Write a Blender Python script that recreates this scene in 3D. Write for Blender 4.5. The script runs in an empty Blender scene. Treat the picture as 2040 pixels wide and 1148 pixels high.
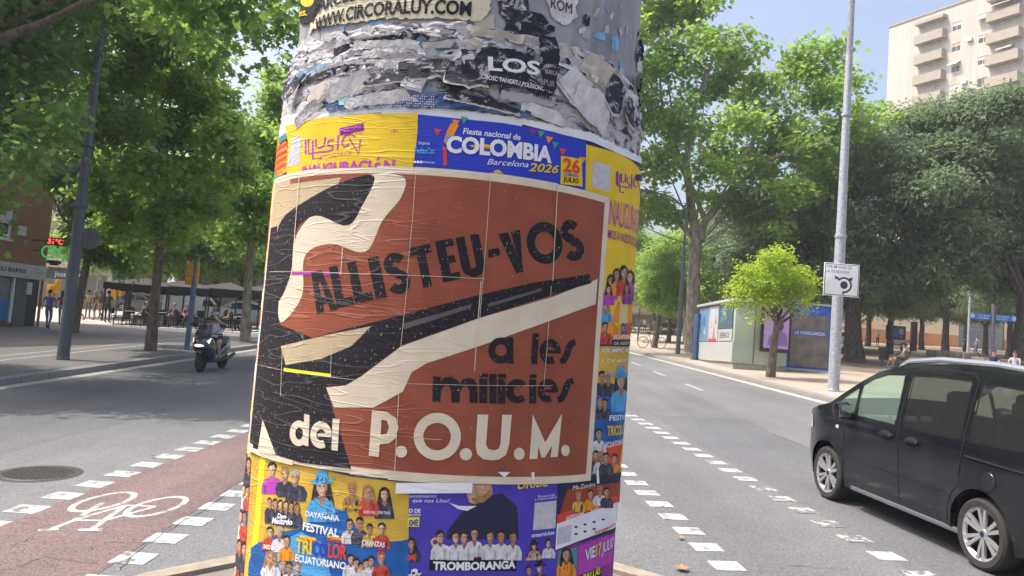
import bpy, bmesh, math, random
import numpy as np
from mathutils import Vector, Matrix, Euler
from mathutils.geometry import delaunay_2d_cdt

sc = bpy.context.scene
COL = sc.collection
R_ = math.radians
PI = math.pi

# ------------------------------------------------------------ camera
F_PX, W_PX, H_PX, CAM_H = 1600.0, 2040.0, 1148.0, 2.15
def up_in_cam(roll, pitch):
    r, p = R_(roll), R_(pitch)
    return Vector((math.sin(r)*math.cos(p), math.cos(r)*math.cos(p), -math.sin(p)))
_n = up_in_cam(3.1, 1.4)                      # road plane normal seen by the camera
_f = Vector((0, 0, -1))
_y = (_f - _n*_f.dot(_n)).normalized()
_x = _y.cross(_n)
MC = Matrix((_x, _y, _n))                     # camera -> world rotation
cam = bpy.data.objects.new('camera', bpy.data.cameras.new('camera'))
COL.objects.link(cam)
cam.data.sensor_width = 36.0
cam.data.lens = F_PX/W_PX*36.0
cam.data.clip_start = 0.05
cam.data.clip_end = 3000
cam.matrix_world = Matrix.Translation((0, 0, CAM_H)) @ MC.to_4x4()
sc.camera = cam
GUP = (MC @ up_in_cam(4.4, 4.1)).normalized()  # true plumb line: the street runs slightly downhill
TILT = Vector((0, 0, 1)).rotation_difference(GUP).to_matrix().to_4x4()

# ------------------------------------------------------------ light
SUN_EL, SUN_AZ = 62.0, -82.0                   # azimuth from +Y, clockwise positive
sun_dir = Vector((math.sin(R_(SUN_AZ))*math.cos(R_(SUN_EL)), math.cos(R_(SUN_AZ))*math.cos(R_(SUN_EL)), math.sin(R_(SUN_EL))))
wd = bpy.data.worlds.new('World'); sc.world = wd; wd.use_nodes = True
nt = wd.node_tree
sky = nt.nodes.new('ShaderNodeTexSky'); sky.sky_type = 'NISHITA'; sky.sun_disc = False
sky.sun_elevation = R_(SUN_EL); sky.sun_rotation = R_(SUN_AZ)
sky.air_density = 0.85; sky.dust_density = 6.5; sky.ozone_density = 1.5
nt.links.new(sky.outputs[0], nt.nodes['Background'].inputs[0])
nt.nodes['Background'].inputs[1].default_value = 0.15
sun = bpy.data.objects.new('sun', bpy.data.lights.new('sun', 'SUN')); COL.objects.link(sun)
sun.data.energy = 2.45; sun.data.angle = R_(0.53); sun.data.color = (1.0, 0.95, 0.86)
sun.rotation_euler = (-sun_dir).to_track_quat('-Z', 'Y').to_euler()
sc.view_settings.view_transform = 'Standard'; sc.view_settings.look = 'None'
sc.view_settings.exposure = 1.08; sc.view_settings.gamma = 1.0; sc.view_settings.use_curve_mapping = False
sc.cycles.max_bounces = 8; sc.cycles.transparent_max_bounces = 16
sc.cycles.use_denoising = True

# ------------------------------------------------------------ pixel -> place helpers
def ray(px, py):
    return MC @ Vector(((px-W_PX/2)/F_PX, -(py-H_PX/2)/F_PX, -1.0))
def gp(px, py, z=0.0):                         # where the line of sight meets level z
    d = ray(px, py); t = (z-CAM_H)/d.z
    return Vector((0, 0, CAM_H)) + d*t
def at(px, py, y):                             # point on the line of sight at distance y
    d = ray(px, py); return Vector((0, 0, CAM_H)) + d*(y/d.y)

# ------------------------------------------------------------ materials
MATS = {}
def new_mat(name):
    m = bpy.data.materials.new(name); m.use_nodes = True
    return m, m.node_tree.nodes, m.node_tree.links, m.node_tree.nodes['Principled BSDF']
def N(ns, t, **k):
    n = ns.new(t)
    for a, b in k.items(): setattr(n, a, b)
    return n
def mat(name, rgb, rough=0.6, metal=0.0, var=0.12, scale=6.0, bump=0.0, bscale=60.0, emit=0.0, coat=0.0, spec=0.5):
    if name in MATS: return MATS[name]
    m, ns, ln, b = new_mat(name)
    b.inputs['Roughness'].default_value = rough; b.inputs['Metallic'].default_value = metal
    b.inputs['Specular IOR Level'].default_value = spec
    if coat: b.inputs['Coat Weight'].default_value = coat; b.inputs['Coat Roughness'].default_value = 0.04
    tc = N(ns, 'ShaderNodeTexCoord')
    if var:
        no = N(ns, 'ShaderNodeTexNoise'); no.inputs['Scale'].default_value = scale; no.inputs['Detail'].default_value = 6
        ln.new(tc.outputs['Object'], no.inputs['Vector'])
        rp = N(ns, 'ShaderNodeMapRange'); rp.inputs[1].default_value = 0.3; rp.inputs[2].default_value = 0.7
        rp.inputs[3].default_value = 1-var; rp.inputs[4].default_value = 1+var
        ln.new(no.outputs[0], rp.inputs[0])
        mx = N(ns, 'ShaderNodeVectorMath', operation='SCALE'); mx.inputs[0].default_value = rgb
        ln.new(rp.outputs[0], mx.inputs['Scale']); ln.new(mx.outputs[0], b.inputs['Base Color'])
    else:
        b.inputs['Base Color'].default_value = (*rgb, 1)
    if bump:
        n2 = N(ns, 'ShaderNodeTexNoise'); n2.inputs['Scale'].default_value = bscale; n2.inputs['Detail'].default_value = 5
        ln.new(tc.outputs['Object'], n2.inputs['Vector'])
        bp = N(ns, 'ShaderNodeBump'); bp.inputs['Strength'].default_value = bump; bp.inputs['Distance'].default_value = 0.02
        ln.new(n2.outputs[0], bp.inputs['Height']); ln.new(bp.outputs[0], b.inputs['Normal'])
    if emit:
        b.inputs['Emission Color'].default_value = (*rgb, 1); b.inputs['Emission Strength'].default_value = emit
    MATS[name] = m
    return m
def glass(name, rgb, alpha_mix=0.5, rough=0.03):
    if name in MATS: return MATS[name]
    m, ns, ln, b = new_mat(name)
    b.inputs['Base Color'].default_value = (*[c*0.15 for c in rgb], 1); b.inputs['Roughness'].default_value = rough
    tr = N(ns, 'ShaderNodeBsdfTransparent'); tr.inputs[0].default_value = (*rgb, 1)
    mx = N(ns, 'ShaderNodeMixShader'); mx.inputs[0].default_value = alpha_mix
    ln.new(tr.outputs[0], mx.inputs[1]); ln.new(b.outputs[0], mx.inputs[2])
    ln.new(mx.outputs[0], ns['Material Output'].inputs[0])
    MATS[name] = m
    return m
def leaf_mat(name, dark, light, trans):
    m, ns, ln, b = new_mat(name)
    ge = N(ns, 'ShaderNodeNewGeometry'); tc = N(ns, 'ShaderNodeTexCoord')
    no = N(ns, 'ShaderNodeTexNoise'); no.inputs['Scale'].default_value = 0.9; no.inputs['Detail'].default_value = 3
    ln.new(tc.outputs['Object'], no.inputs['Vector'])
    ad = N(ns, 'ShaderNodeMath', operation='MULTIPLY_ADD'); ad.inputs[1].default_value = 0.55
    ln.new(ge.outputs['Random Per Island'], ad.inputs[0])
    sb = N(ns, 'ShaderNodeMath', operation='MULTIPLY'); sb.inputs[1].default_value = 0.5
    ln.new(no.outputs[0], sb.inputs[0]); ln.new(sb.outputs[0], ad.inputs[2])
    cr = N(ns, 'ShaderNodeValToRGB'); cr.color_ramp.elements[0].color = (*dark, 1); cr.color_ramp.elements[1].color = (*light, 1)
    cr.color_ramp.elements[0].position = 0.15; cr.color_ramp.elements[1].position = 0.85
    ln.new(ad.outputs[0], cr.inputs[0]); ln.new(cr.outputs[0], b.inputs['Base Color'])
    b.inputs['Roughness'].default_value = 0.5; b.inputs['Specular IOR Level'].default_value = 0.35
    tl = N(ns, 'ShaderNodeBsdfTranslucent'); tl.inputs[0].default_value = (*trans, 1)
    mx = N(ns, 'ShaderNodeMixShader'); mx.inputs[0].default_value = 0.5
    ln.new(b.outputs[0], mx.inputs[1]); ln.new(tl.outputs[0], mx.inputs[2])
    ln.new(mx.outputs[0], ns['Material Output'].inputs[0])
    MATS[name] = m
    return m

# ------------------------------------------------------------ mesh helpers
class MB:
    """collects shapes; build() links them as one mesh object"""
    def __init__(s): s.v = []; s.f = []; s.m = []; s.mats = []; s.cur = 0
    def use(s, m):
        if m not in s.mats: s.mats.append(m)
        s.cur = s.mats.index(m); return s
    def add(s, vs, fs):
        o = len(s.v); s.v += [tuple(v) for v in vs]; s.f += [tuple(i+o for i in f) for f in fs]; s.m += [s.cur]*len(fs)
        return s
    def box(s, c, d, rot=None, bev=0.0):
        hx, hy, hz = d[0]/2, d[1]/2, d[2]/2
        if bev:
            b = min(bev, hx*0.9, hy*0.9, hz*0.9); vs = []; 
            bm = bmesh.new(); bmesh.ops.create_cube(bm, size=1)
            for v in bm.verts: v.co = Vector((v.co.x*d[0], v.co.y*d[1], v.co.z*d[2]))
            bmesh.ops.bevel(bm, geom=bm.edges[:], offset=b, segments=2, affect='EDGES', profile=0.5)
            bm.verts.index_update(); vs = [v.co.copy() for v in bm.verts]; fs = [[v.index for v in f.verts] for f in bm.faces]; bm.free()
        else:
            vs = [Vector((x*hx, y*hy, z*hz)) for z in (-1, 1) for y in (-1, 1) for x in (-1, 1)]
            fs = [(0, 2, 3, 1), (4, 5, 7, 6), (0, 1, 5, 4), (2, 6, 7, 3), (0, 4, 6, 2), (1, 3, 7, 5)]
        if rot is not None: vs = [rot @ v for v in vs]
        return s.add([v+Vector(c) for v in vs], fs)
    def tube(s, pts, rad, n=10, cap=True):
        pts = [Vector(p) for p in pts]
        if not isinstance(rad, (list, tuple)): rad = [rad]*len(pts)
        vs = []; fs = []; prev = None
        for i, p in enumerate(pts):
            t = (pts[min(i+1, len(pts)-1)]-pts[max(i-1, 0)]).normalized()
            if prev is None:
                a = Vector((1, 0, 0)) if abs(t.x) < 0.9 else Vector((0, 1, 0))
                u = (a - t*a.dot(t)).normalized()
            else: u = (prev - t*prev.dot(t)).normalized()
            prev = u; w = t.cross(u)
            for k in range(n):
                q = 2*PI*k/n; vs.append(p + (u*math.cos(q)+w*math.sin(q))*rad[i])
        for i in range(len(pts)-1):
            for k in range(n):
                fs.append((i*n+k, i*n+(k+1) % n, (i+1)*n+(k+1) % n, (i+1)*n+k))
        if cap:
            fs.append(tuple(reversed(range(n)))); fs.append(tuple(range((len(pts)-1)*n, len(pts)*n)))
        return s.add(vs, fs)
    def lathe(s, prof, n=20, mtx=None, cap=True):       # prof: (r, z) pairs
        vs = []; fs = []
        for r, z in prof:
            for k in range(n):
                q = 2*PI*k/n; vs.append(Vector((r*math.cos(q), r*math.sin(q), z)))
        for i in range(len(prof)-1):
            for k in range(n): fs.append((i*n+k, i*n+(k+1) % n, (i+1)*n+(k+1) % n, (i+1)*n+k))
        if cap: fs.append(tuple(reversed(range(n)))); fs.append(tuple(range((len(prof)-1)*n, len(prof)*n)))
        if mtx is not None: vs = [mtx @ v for v in vs]
        return s.add(vs, fs)
    def prism(s, poly, z0, z1, mtx=None):               # poly: 2-D outline, counter-clockwise
        n = len(poly); vs = [Vector((x, y, z0)) for x, y in poly]+[Vector((x, y, z1)) for x, y in poly]
        fs = [tuple(reversed(range(n))), tuple(range(n, 2*n))]+[(i, (i+1) % n, n+(i+1) % n, n+i) for i in range(n)]
        if mtx is not None: vs = [mtx @ v for v in vs]
        return s.add(vs, fs)
    def ball(s, c, r, n=10, m=6):
        if not isinstance(r, (list, tuple)): r = (r, r, r)
        vs = [Vector(c)+Vector((0, 0, -r[2]))]; fs = []
        for i in range(1, m):
            a = -PI/2+PI*i/m
            for k in range(n):
                q = 2*PI*k/n; vs.append(Vector(c)+Vector((r[0]*math.cos(a)*math.cos(q), r[1]*math.cos(a)*math.sin(q), r[2]*math.sin(a))))
        vs.append(Vector(c)+Vector((0, 0, r[2])))
        for k in range(n):
            fs.append((0, 1+(k+1) % n, 1+k)); fs.append((len(vs)-1, 1+(m-2)*n+k, 1+(m-2)*n+(k+1) % n))
        for i in range(m-2):
            for k in range(n): fs.append((1+i*n+k, 1+i*n+(k+1) % n, 1+(i+1)*n+(k+1) % n, 1+(i+1)*n+k))
        return s.add(vs, fs)
    def mesh(s, name, smooth=35):
        me = bpy.data.meshes.new(name); me.from_pydata(s.v, [], s.f)
        for m in s.mats: me.materials.append(m)
        if len(s.mats) > 1: me.polygons.foreach_set('material_index', s.m)
        if smooth:
            me.polygons.foreach_set('use_smooth', [True]*len(me.polygons)); me.set_sharp_from_angle(angle=R_(smooth))
        me.update(); return me
    def build(s, name, m=None, parent=None, smooth=35):
        if m is not None: s.mats = [m]; s.m = [0]*len(s.f)
        return put(name, s.mesh(name, smooth), parent)
def put(name, me, parent=None):
    o = bpy.data.objects.new(name, me); COL.objects.link(o); o.parent = parent
    return o
def tag(o, label=None, cat=None, group=None, kind=None):
    if label: o['label'] = label
    if cat: o['category'] = cat
    if group: o['group'] = group
    if kind: o['kind'] = kind
    return o
def thing(name, label, cat, loc=(0, 0, 0), rz=0.0, group=None, plumb=False):
    o = bpy.data.objects.new(name, None); COL.objects.link(o); o.empty_display_size = 0.2
    m = Matrix.Translation(loc)
    if plumb: m = m @ TILT
    o.matrix_world = m @ Matrix.Rotation(rz, 4, 'Z')
    return tag(o, label, cat, group)
def copy_tree(o, parent=None):
    c = o.copy(); COL.objects.link(c); c.parent = parent
    for ch in list(o.children): copy_tree(ch, c)
    return c
def place(o, loc, rz=0.0, plumb=False, s=1.0):
    m = Matrix.Translation(loc)
    if plumb: m = m @ TILT
    o.matrix_world = m @ Matrix.Rotation(rz, 4, 'Z') @ Matrix.Scale(s, 4)
    return o
def inside(p, polys):
    c = False; x, y = p
    for poly in polys:
        n = len(poly); j = n-1
        for i in range(n):
            xi, yi = poly[i]; xj, yj = poly[j]
            if (yi > y) != (yj > y) and x < (xj-xi)*(y-yi)/(yj-yi)+xi: c = not c
            j = i
    return c
def inside_np(P, polys):
    x, y = P[:, 0], P[:, 1]; c = np.zeros(len(P), bool)
    for poly in polys:
        q = np.array(poly); qn = np.roll(q, 1, axis=0)
        for (xi, yi), (xj, yj) in zip(q, qn):
            if yi == yj: continue
            c ^= ((yi > y) != (yj > y)) & (x < (xj-xi)*(y-yi)/(yj-yi)+xi)
    return c
def fill2d(polys, step=None):
    """triangulate outlines (even-odd) with inner grid points every step; returns verts, faces"""
    vs = []; es = []
    for poly in polys:
        if step:                                     # split long outline edges
            q = []
            for i, a in enumerate(poly):
                b = poly[(i+1) % len(poly)]; k = max(1, int(math.hypot(b[0]-a[0], b[1]-a[1])/step))
                q += [(a[0]+(b[0]-a[0])*t/k, a[1]+(b[1]-a[1])*t/k) for t in range(k)]
            poly = q
        o = len(vs); n = len(poly); vs += [Vector(p) for p in poly]; es += [(o+i, o+(i+1) % n) for i in range(n)]
    if step:
        xs = [v.x for v in vs]; ys = [v.y for v in vs]
        nx = int((max(xs)-min(xs))/step); ny = int((max(ys)-min(ys))/step)
        if nx and ny:
            gx, gy = np.meshgrid(min(xs)+step*(np.arange(1, nx+1)-0.37), min(ys)+step*(np.arange(1, ny+1)-0.41)); G = np.stack([gx.ravel(), gy.ravel()], 1)
            vs += [Vector(p) for p in G[inside_np(G, polys)]]
    r = delaunay_2d_cdt(vs, es, [], 0, 1e-7)
    V = [tuple(v) for v in r[0]]
    if not r[2]: return V, []
    T = np.array([f[:3] for f in r[2]]); A = np.array(V); cen = A[T].mean(1); T = T[inside_np(cen, polys)]
    p, q, w = A[T[:, 0]], A[T[:, 1]], A[T[:, 2]]; ar = (q[:, 0]-p[:, 0])*(w[:, 1]-p[:, 1])-(q[:, 1]-p[:, 1])*(w[:, 0]-p[:, 0])
    T[ar < 0] = T[ar < 0][:, ::-1]; F = [tuple(int(i) for i in t) for t in T[np.abs(ar) > 1e-12]]
    return V, F
_tcache = {}
def text2d(body, size=1.0, bold=0.0, shear=0.0, xs=1.0, spacing=1.0, align='LEFT', fit=None):
    """flat lettering as verts, faces; fit = width to squeeze the line into"""
    c = bpy.data.curves.new('lettering', 'FONT'); c.body = body; c.size = 1.0; c.offset = bold; c.shear = shear
    c.space_character = spacing; c.resolution_u = 3
    o = bpy.data.objects.new('lettering', c); me = bpy.data.meshes.new_from_object(o)
    V = [(v.co.x, v.co.y) for v in me.vertices]; F = [tuple(p.vertices) for p in me.polygons]
    bpy.data.objects.remove(o); bpy.data.curves.remove(c); bpy.data.meshes.remove(me)
    x0 = min(v[0] for v in V); x1 = max(v[0] for v in V)
    sx = size*xs/0.73
    if fit: sx = fit/(x1-x0)
    off = {'LEFT': x0, 'CENTER': (x0+x1)/2, 'RIGHT': x1}[align]
    sy = size/0.73                                    # size = cap height
    return [((x-off)*sx, y*sy) for x, y in V], F
def ell(cx, cy, rx, ry=None, n=20, a0=0.0):
    ry = ry or rx
    return [(cx+rx*math.cos(2*PI*k/n+a0), cy+ry*math.sin(2*PI*k/n+a0)) for k in range(n)]
def rect(x0, y0, x1, y1): return [(x0, y0), (x1, y0), (x1, y1), (x0, y1)]
def stroke(pts, w):
    """outline of a poly-line with width w"""
    L = []; Rr = []
    for i, p in enumerate(pts):
        a = pts[max(i-1, 0)]; b = pts[min(i+1, len(pts)-1)]
        dx, dy = b[0]-a[0], b[1]-a[1]; l = math.hypot(dx, dy) or 1
        L.append((p[0]-dy/l*w/2, p[1]+dx/l*w/2)); Rr.append((p[0]+dy/l*w/2, p[1]-dx/l*w/2))
    return Rr+L[::-1]
def arc(cx, cy, rx, ry, a0, a1, n=14):
    return [(cx+rx*math.cos(R_(a0+(a1-a0)*k/n)), cy+ry*math.sin(R_(a0+(a1-a0)*k/n))) for k in range(n+1)]
def jag(pts, amp, step, rnd):
    """make an outline ragged, like torn paper"""
    out = []
    for i, a in enumerate(pts):
        b = pts[(i+1) % len(pts)]; l = math.hypot(b[0]-a[0], b[1]-a[1]); k = max(1, int(l/step))
        for t in range(k):
            f = t/k; out.append((a[0]+(b[0]-a[0])*f+rnd.uniform(-amp, amp), a[1]+(b[1]-a[1])*f+rnd.uniform(-amp, amp)))
    return out
# ============================================================ the setting: ground, road, pavements
def asphalt(name, base, patchy=0.12, speck=0.35):
    m, ns, ln, b = new_mat(name)
    tc = N(ns, 'ShaderNodeTexCoord')
    n1 = N(ns, 'ShaderNodeTexNoise'); n1.inputs['Scale'].default_value = 0.35; n1.inputs['Detail'].default_value = 7; n1.inputs['Roughness'].default_value = 0.65
    n2 = N(ns, 'ShaderNodeTexVoronoi'); n2.inputs['Scale'].default_value = 85
    n3 = N(ns, 'ShaderNodeTexNoise'); n3.inputs['Scale'].default_value = 40; n3.inputs['Detail'].default_value = 3
    mp = N(ns, 'ShaderNodeMapping'); mp.inputs['Scale'].default_value = (0.95, 0.07, 1)
    n4 = N(ns, 'ShaderNodeTexNoise'); n4.inputs['Scale'].default_value = 1.0; n4.inputs['Detail'].default_value = 4
    ln.new(tc.outputs['Object'], mp.inputs[0]); ln.new(mp.outputs[0], n4.inputs['Vector'])
    for n in (n1, n2, n3): ln.new(tc.outputs['Object'], n.inputs['Vector'])
    def rng(sock, a, c):
        r = N(ns, 'ShaderNodeMapRange'); r.inputs[1].default_value = 0.25; r.inputs[2].default_value = 0.75; r.inputs[3].default_value = a; r.inputs[4].default_value = c
        ln.new(sock, r.inputs[0]); return r.outputs[0]
    def mul(a, c):
        q = N(ns, 'ShaderNodeMath', operation='MULTIPLY'); ln.new(a, q.inputs[0]); ln.new(c, q.inputs[1]); return q.outputs[0]
    bw = N(ns, 'ShaderNodeRGBToBW'); ln.new(n2.outputs['Color'], bw.inputs[0])
    v = mul(mul(rng(n1.outputs[0], 1-patchy, 1+patchy), rng(n4.outputs[0], 1-patchy*1.1, 1+patchy*0.9)), mul(rng(bw.outputs[0], 1-speck, 1+speck), rng(n3.outputs[0], 0.9, 1.1)))
    sc_ = N(ns, 'ShaderNodeVectorMath', operation='SCALE'); sc_.inputs[0].default_value = base; ln.new(v, sc_.inputs['Scale'])
    ln.new(sc_.outputs[0], b.inputs['Base Color']); b.inputs['Roughness'].default_value = 0.85
    bp = N(ns, 'ShaderNodeBump'); bp.inputs['Strength'].default_value = 0.5; bp.inputs['Distance'].default_value = 0.006
    ln.new(n2.outputs['Distance'], bp.inputs['Height']); ln.new(bp.outputs[0], b.inputs['Normal'])
    return m
m_asph = asphalt('asphalt', (0.128, 0.128, 0.132), 0.20, 0.26)
m_red = asphalt('red_lane', (0.138, 0.094, 0.091), 0.28, 0.35)
m_pavL = asphalt('pavement_grey', (0.125, 0.12, 0.12), 0.15, 0.12)
m_pavR = asphalt('pavement_sand', (0.33, 0.275, 0.215), 0.12, 0.15)
m_earth = asphalt('park_earth', (0.17, 0.13, 0.09), 0.25, 0.2)
m_tile = mat('island_tile', (0.27, 0.225, 0.175), 0.85, var=0.18, scale=9, bump=0.3, bscale=120)
m_kerb = mat('kerb_granite', (0.22, 0.205, 0.195), 0.8, var=0.2, scale=14, bump=0.3, bscale=90)
m_gut = mat('gutter_concrete', (0.33, 0.315, 0.285), 0.85, var=0.18, scale=3)

def worn_paint(name='road_paint', lo=0.37, hi=0.46):
    m, ns, ln, b = new_mat(name)
    tc = N(ns, 'ShaderNodeTexCoord')
    n1 = N(ns, 'ShaderNodeTexNoise'); n1.inputs['Scale'].default_value = 7; n1.inputs['Detail'].default_value = 8; n1.inputs['Roughness'].default_value = 0.62
    ln.new(tc.outputs['Object'], n1.inputs['Vector'])
    cr = N(ns, 'ShaderNodeValToRGB'); e = cr.color_ramp.elements
    e[0].position = lo; e[0].color = (0.13, 0.13, 0.132, 1); e[1].position = hi; e[1].color = (0.32, 0.33, 0.325, 1)
    e.new(0.8).color = (0.41, 0.425, 0.415, 1)
    ln.new(n1.outputs[0], cr.inputs[0]); ln.new(cr.outputs[0], b.inputs['Base Color']); b.inputs['Roughness'].default_value = 0.8
    return m
m_paint = worn_paint(); m_paint2 = worn_paint('road_paint_worn', 0.495, 0.515)

def sheet(name, poly, z, m, parent=None):
    b = MB(); b.add([(x, y, z) for x, y in poly], [tuple(range(len(poly)))]); return b.build(name, m, parent, 0)
ground = tag(sheet('ground', rect(-900, -60, 900, 1800), -0.06, m_earth), kind='structure')
def kR(y): return 9.0+(21.45-y)*0.0858 if y < 60 else 9.0+(21.45-60)*0.0858
def kL(y): return -10.27+(y-16)*0.022
YS = [-12+4*i for i in range(45)]
road = tag(sheet('road', [(kL(y), y) for y in YS[::-1]]+[(kR(y), y) for y in YS], 0.0, m_asph), kind='structure')
lanes = sheet('bicycle_lane_surface', [(-4.62, 2.5), (-2.95, 2.5), (-2.98, 9), (-2.65, 13), (-2.4, 15.5), (-3.9, 15.5), (-4.0, 12.1), (-4.30, 8.8), (-4.38, 6.2)], 0.004, m_red, road)

m_asph2 = asphalt('asphalt_relaid', (0.108, 0.109, 0.116), 0.18, 0.26)
sheet('relaid_strip', jag([(3.15, 17.5), (5.2, 17.5), (5.3, 9), (5.6, 3), (4.0, 3), (3.55, 9.5)], 0.05, 0.6, random.Random(4)), 0.002, m_asph2, road)
sheet('relaid_strip', jag([(-9.4, 9), (-6.3, 8), (-6.0, 14), (-6.2, 26), (-9.2, 26)], 0.06, 0.8, random.Random(6)), 0.002, m_asph2, road)
def raised(name, poly, z, m):
    n = len(poly); b = MB(); b.add([(x, y, z) for x, y in poly], [tuple(range(n))])
    return tag(b.build(name, m, None, 0), kind='structure')
K = 0.30
pavL = raised('pavement_left', [(kL(y)-K, y) for y in YS]+[(-140, YS[-1]), (-140, YS[0])], 0.14, m_pavL)
pavR = raised('pavement_right', [(kR(y)+K, y) for y in YS[::-1]]+[(60, YS[0]), (60, YS[-1])], 0.14, m_pavR)
park = tag(sheet('shaded_park_ground', [(14.3, 36), (19, 33.5), (30, 27), (70, 18), (140, 60), (140, 98), (36, 98), (15.0, 55), (14.0, 40)], 0.148, m_earth), kind='structure')  # park earth, drawn out over the pavement to stand in for tree shade
plaza = tag(sheet('plaza', [(-70, 41.5), (-10.6, 41.5), (-10.3, 160), (-100, 160)], 0.146, mat('plaza_paving', (0.42, 0.39, 0.35), 0.85, var=0.12, scale=0.6)), kind='structure')

def kerb_run(fx, side, y0, y1, parent, yend):
    b = MB(); b.box((0, 0, 0), (K-0.004, 0.994, 0.26), bev=0.015); me = b.use(m_kerb).mesh('kerb_stone'); me.materials.clear(); me.materials.append(m_kerb)
    y = y0
    while y < y1:
        o = put('kerb_stone', me, parent); o.location = (fx(y+0.5)+side*K/2, y+0.5, 0.015+random.uniform(-0.003, 0.003))
        o.rotation_euler.z = -math.atan2(fx(y+1)-fx(y), 1.0); y += 1.0
    b = MB()
    while y < yend:
        b.add([(fx(y)+side*a, y, z) for a, z in ((0, -0.05), (0, 0.145), (K, 0.145))]+[(fx(y+4)+side*a, y+4, z) for a, z in ((0, -0.05), (0, 0.145), (K, 0.145))],
              [(0, 1, 4, 3), (1, 2, 5, 4)]); y += 4
    tag(b.build('kerb_line', m_kerb, parent, 0), kind='stuff')
random.seed(3)
kerb_run(kL, -1, 10, 55, pavL, 160)
kerb_run(kR, 1, 14, 60, pavR, 160)
for fx, side in ((kL, 1), (kR, -1)):
    b = MB(); vs = []; fs = []
    for i, y in enumerate(range(4, 150, 3)):
        vs += [(fx(y)+side*0.01, y, 0.004), (fx(y)+side*0.36, y, 0.004)]
        if i: fs.append((2*i-2, 2*i-1, 2*i+1, 2*i))
    b.add(vs, fs).build('gutter_strip', m_gut, road, 0)
for o_ in (0.0, 0.72):                                # two pale lines of the bicycle track on the left pavement
    b = MB(); vs = []; fs = []
    for i, y in enumerate(range(12, 60, 3)):
        vs += [(-12.62-o_-(y-20)*0.012, y, 0.1445), (-12.72-o_-(y-20)*0.012, y, 0.1445)]
        if i: fs.append((2*i-2, 2*i-1, 2*i+1, 2*i))
    b.add(vs, fs).build('track_line', m_paint, pavL, 0)

rd = random.Random(5)
def dash(cx, cy, w, l, ang, wear=0.0, z=0.0052):
    pts = [(-w/2, -l/2), (w/2, -l/2), (w/2, l/2), (-w/2, l/2)]
    pts = jag(pts, 0.003+0.004*wear, 0.05, rd)
    c, s = math.cos(ang), math.sin(ang); b = MB(); b.prism([(cx+x*c-y*s, cy+x*s+y*c) for x, y in pts], 0.0006, z)
    return b.build('lane_dash', m_paint2 if wear > 0.6 else m_paint, road, 0)
y = 6.0
while y < 17: dash(-4.46+(y-7.6)*0.066, y, 0.30, 0.29, -0.06, 0.05); y += 0.546
y = 5.32
while y < 13: dash(-2.88+(y-6.4)*0.03, y, 0.29, 0.28, -0.03, 0.3); y += 0.554
for k in range(22):
    y = 17.03-0.553*k; worn = 0.85 if k in (12, 13, 14, 15, 16, 18) else 0.3 if k > 8 else 0.08
    x = 2.66+(17.0-y)*0.107
    dash(x, y, 0.27, 0.27, 0.1, worn)
for k in range(10):
    y = 11.38-0.54*k; dash(1.62+(11.4-y)*0.088, y, 0.27, 0.26, 0.08, 0.12)
for cx, cy in ((5.65, 29.9), (5.80, 24.9), (5.6, 35), (5.55, 40.2), (5.5, 46)):
    b = MB(); b.add([(cx-0.05, cy-1.0, 0.004), (cx+0.07, cy-1.0, 0.004), (cx+0.0, cy+1.0, 0.004), (cx-0.12, cy+1.0, 0.004)], [(0, 1, 2, 3)]); b.build('lane_dash', m_paint, road, 0)
# bicycle pictogram
b = MB()
def ring2(cx, cy, rx, ry, w, skew):
    o = [(x+(y-cy)*skew, y) for x, y in ell(cx, cy, rx, ry, 28)]; i = [(x+(y-cy)*skew, y) for x, y in ell(cx, cy, rx-w, ry-w*1.5, 28)]
    V, F = fill2d([o, i]); b.add([(x, y, 0.0058) for x, y in V], F)
ring2(-3.94, 8.05, 0.22, 0.44, 0.055, 0.12); ring2(-3.38, 7.98, 0.22, 0.44, 0.055, 0.12)
zz = 0.0060
for pts, w in (([(-3.93, 8.0), (-3.86, 7.35), (-3.9, 7.06)], 0.055), ([(-3.86, 7.36), (-3.60, 7.40)], 0.05), ([(-3.57, 7.1), (-3.61, 7.4), (-3.68, 7.95)], 0.055),
               ([(-3.86, 7.38), (-3.68, 7.95)], 0.05), ([(-3.60, 7.42), (-3.39, 7.96)], 0.05), ([(-3.68, 7.95), (-3.39, 7.97)], 0.05), ([(-3.98, 7.0), (-3.84, 7.07)], 0.07), ([(-3.68, 7.07), (-3.48, 7.12)], 0.08)):
    V, F = fill2d([stroke(pts, w)]); b.add([(x, y, zz) for x, y in V], F); zz += 0.0001
b.build('bicycle_symbol', m_paint, road, 0)
# cracks in the surface by the lane
m_crack = mat('crack_dark', (0.045, 0.043, 0.042), 0.95, var=0)
zc = 0.0068
def crack(pts, w):
    global zc
    q = []
    for i in range(len(pts)-1):
        for t in range(8): f = t/8; q.append((pts[i][0]+(pts[i+1][0]-pts[i][0])*f+rd.uniform(-.02, .02), pts[i][1]+(pts[i+1][1]-pts[i][1])*f+rd.uniform(-.03, .03)))
    V, F = fill2d([jag(stroke(q, w*0.55), w*0.25, 0.04, rd)]); b = MB(); b.add([(x, y, zc) for x, y in V], F); b.build('crack', m_crack, road, 0); zc += 0.0002
for l, w in (([gp(470, 975), gp(300, 1082), gp(222, 1148)], 0.012), ([gp(330, 1080), gp(210, 1083), gp(170, 1100)], 0.012), ([gp(60, 1072), gp(18, 1095)], 0.012),
             ([gp(0, 1140), gp(90, 1112), gp(200, 1125)], 0.01), ([gp(330, 925), gp(165, 968)], 0.008), ([gp(1540, 865), gp(1600, 890), gp(1625, 892)], 0.02), ([gp(1700, 1135), gp(1500, 1125)], 0.01)):
    crack([(p.x, p.y) for p in l], w)

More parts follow.
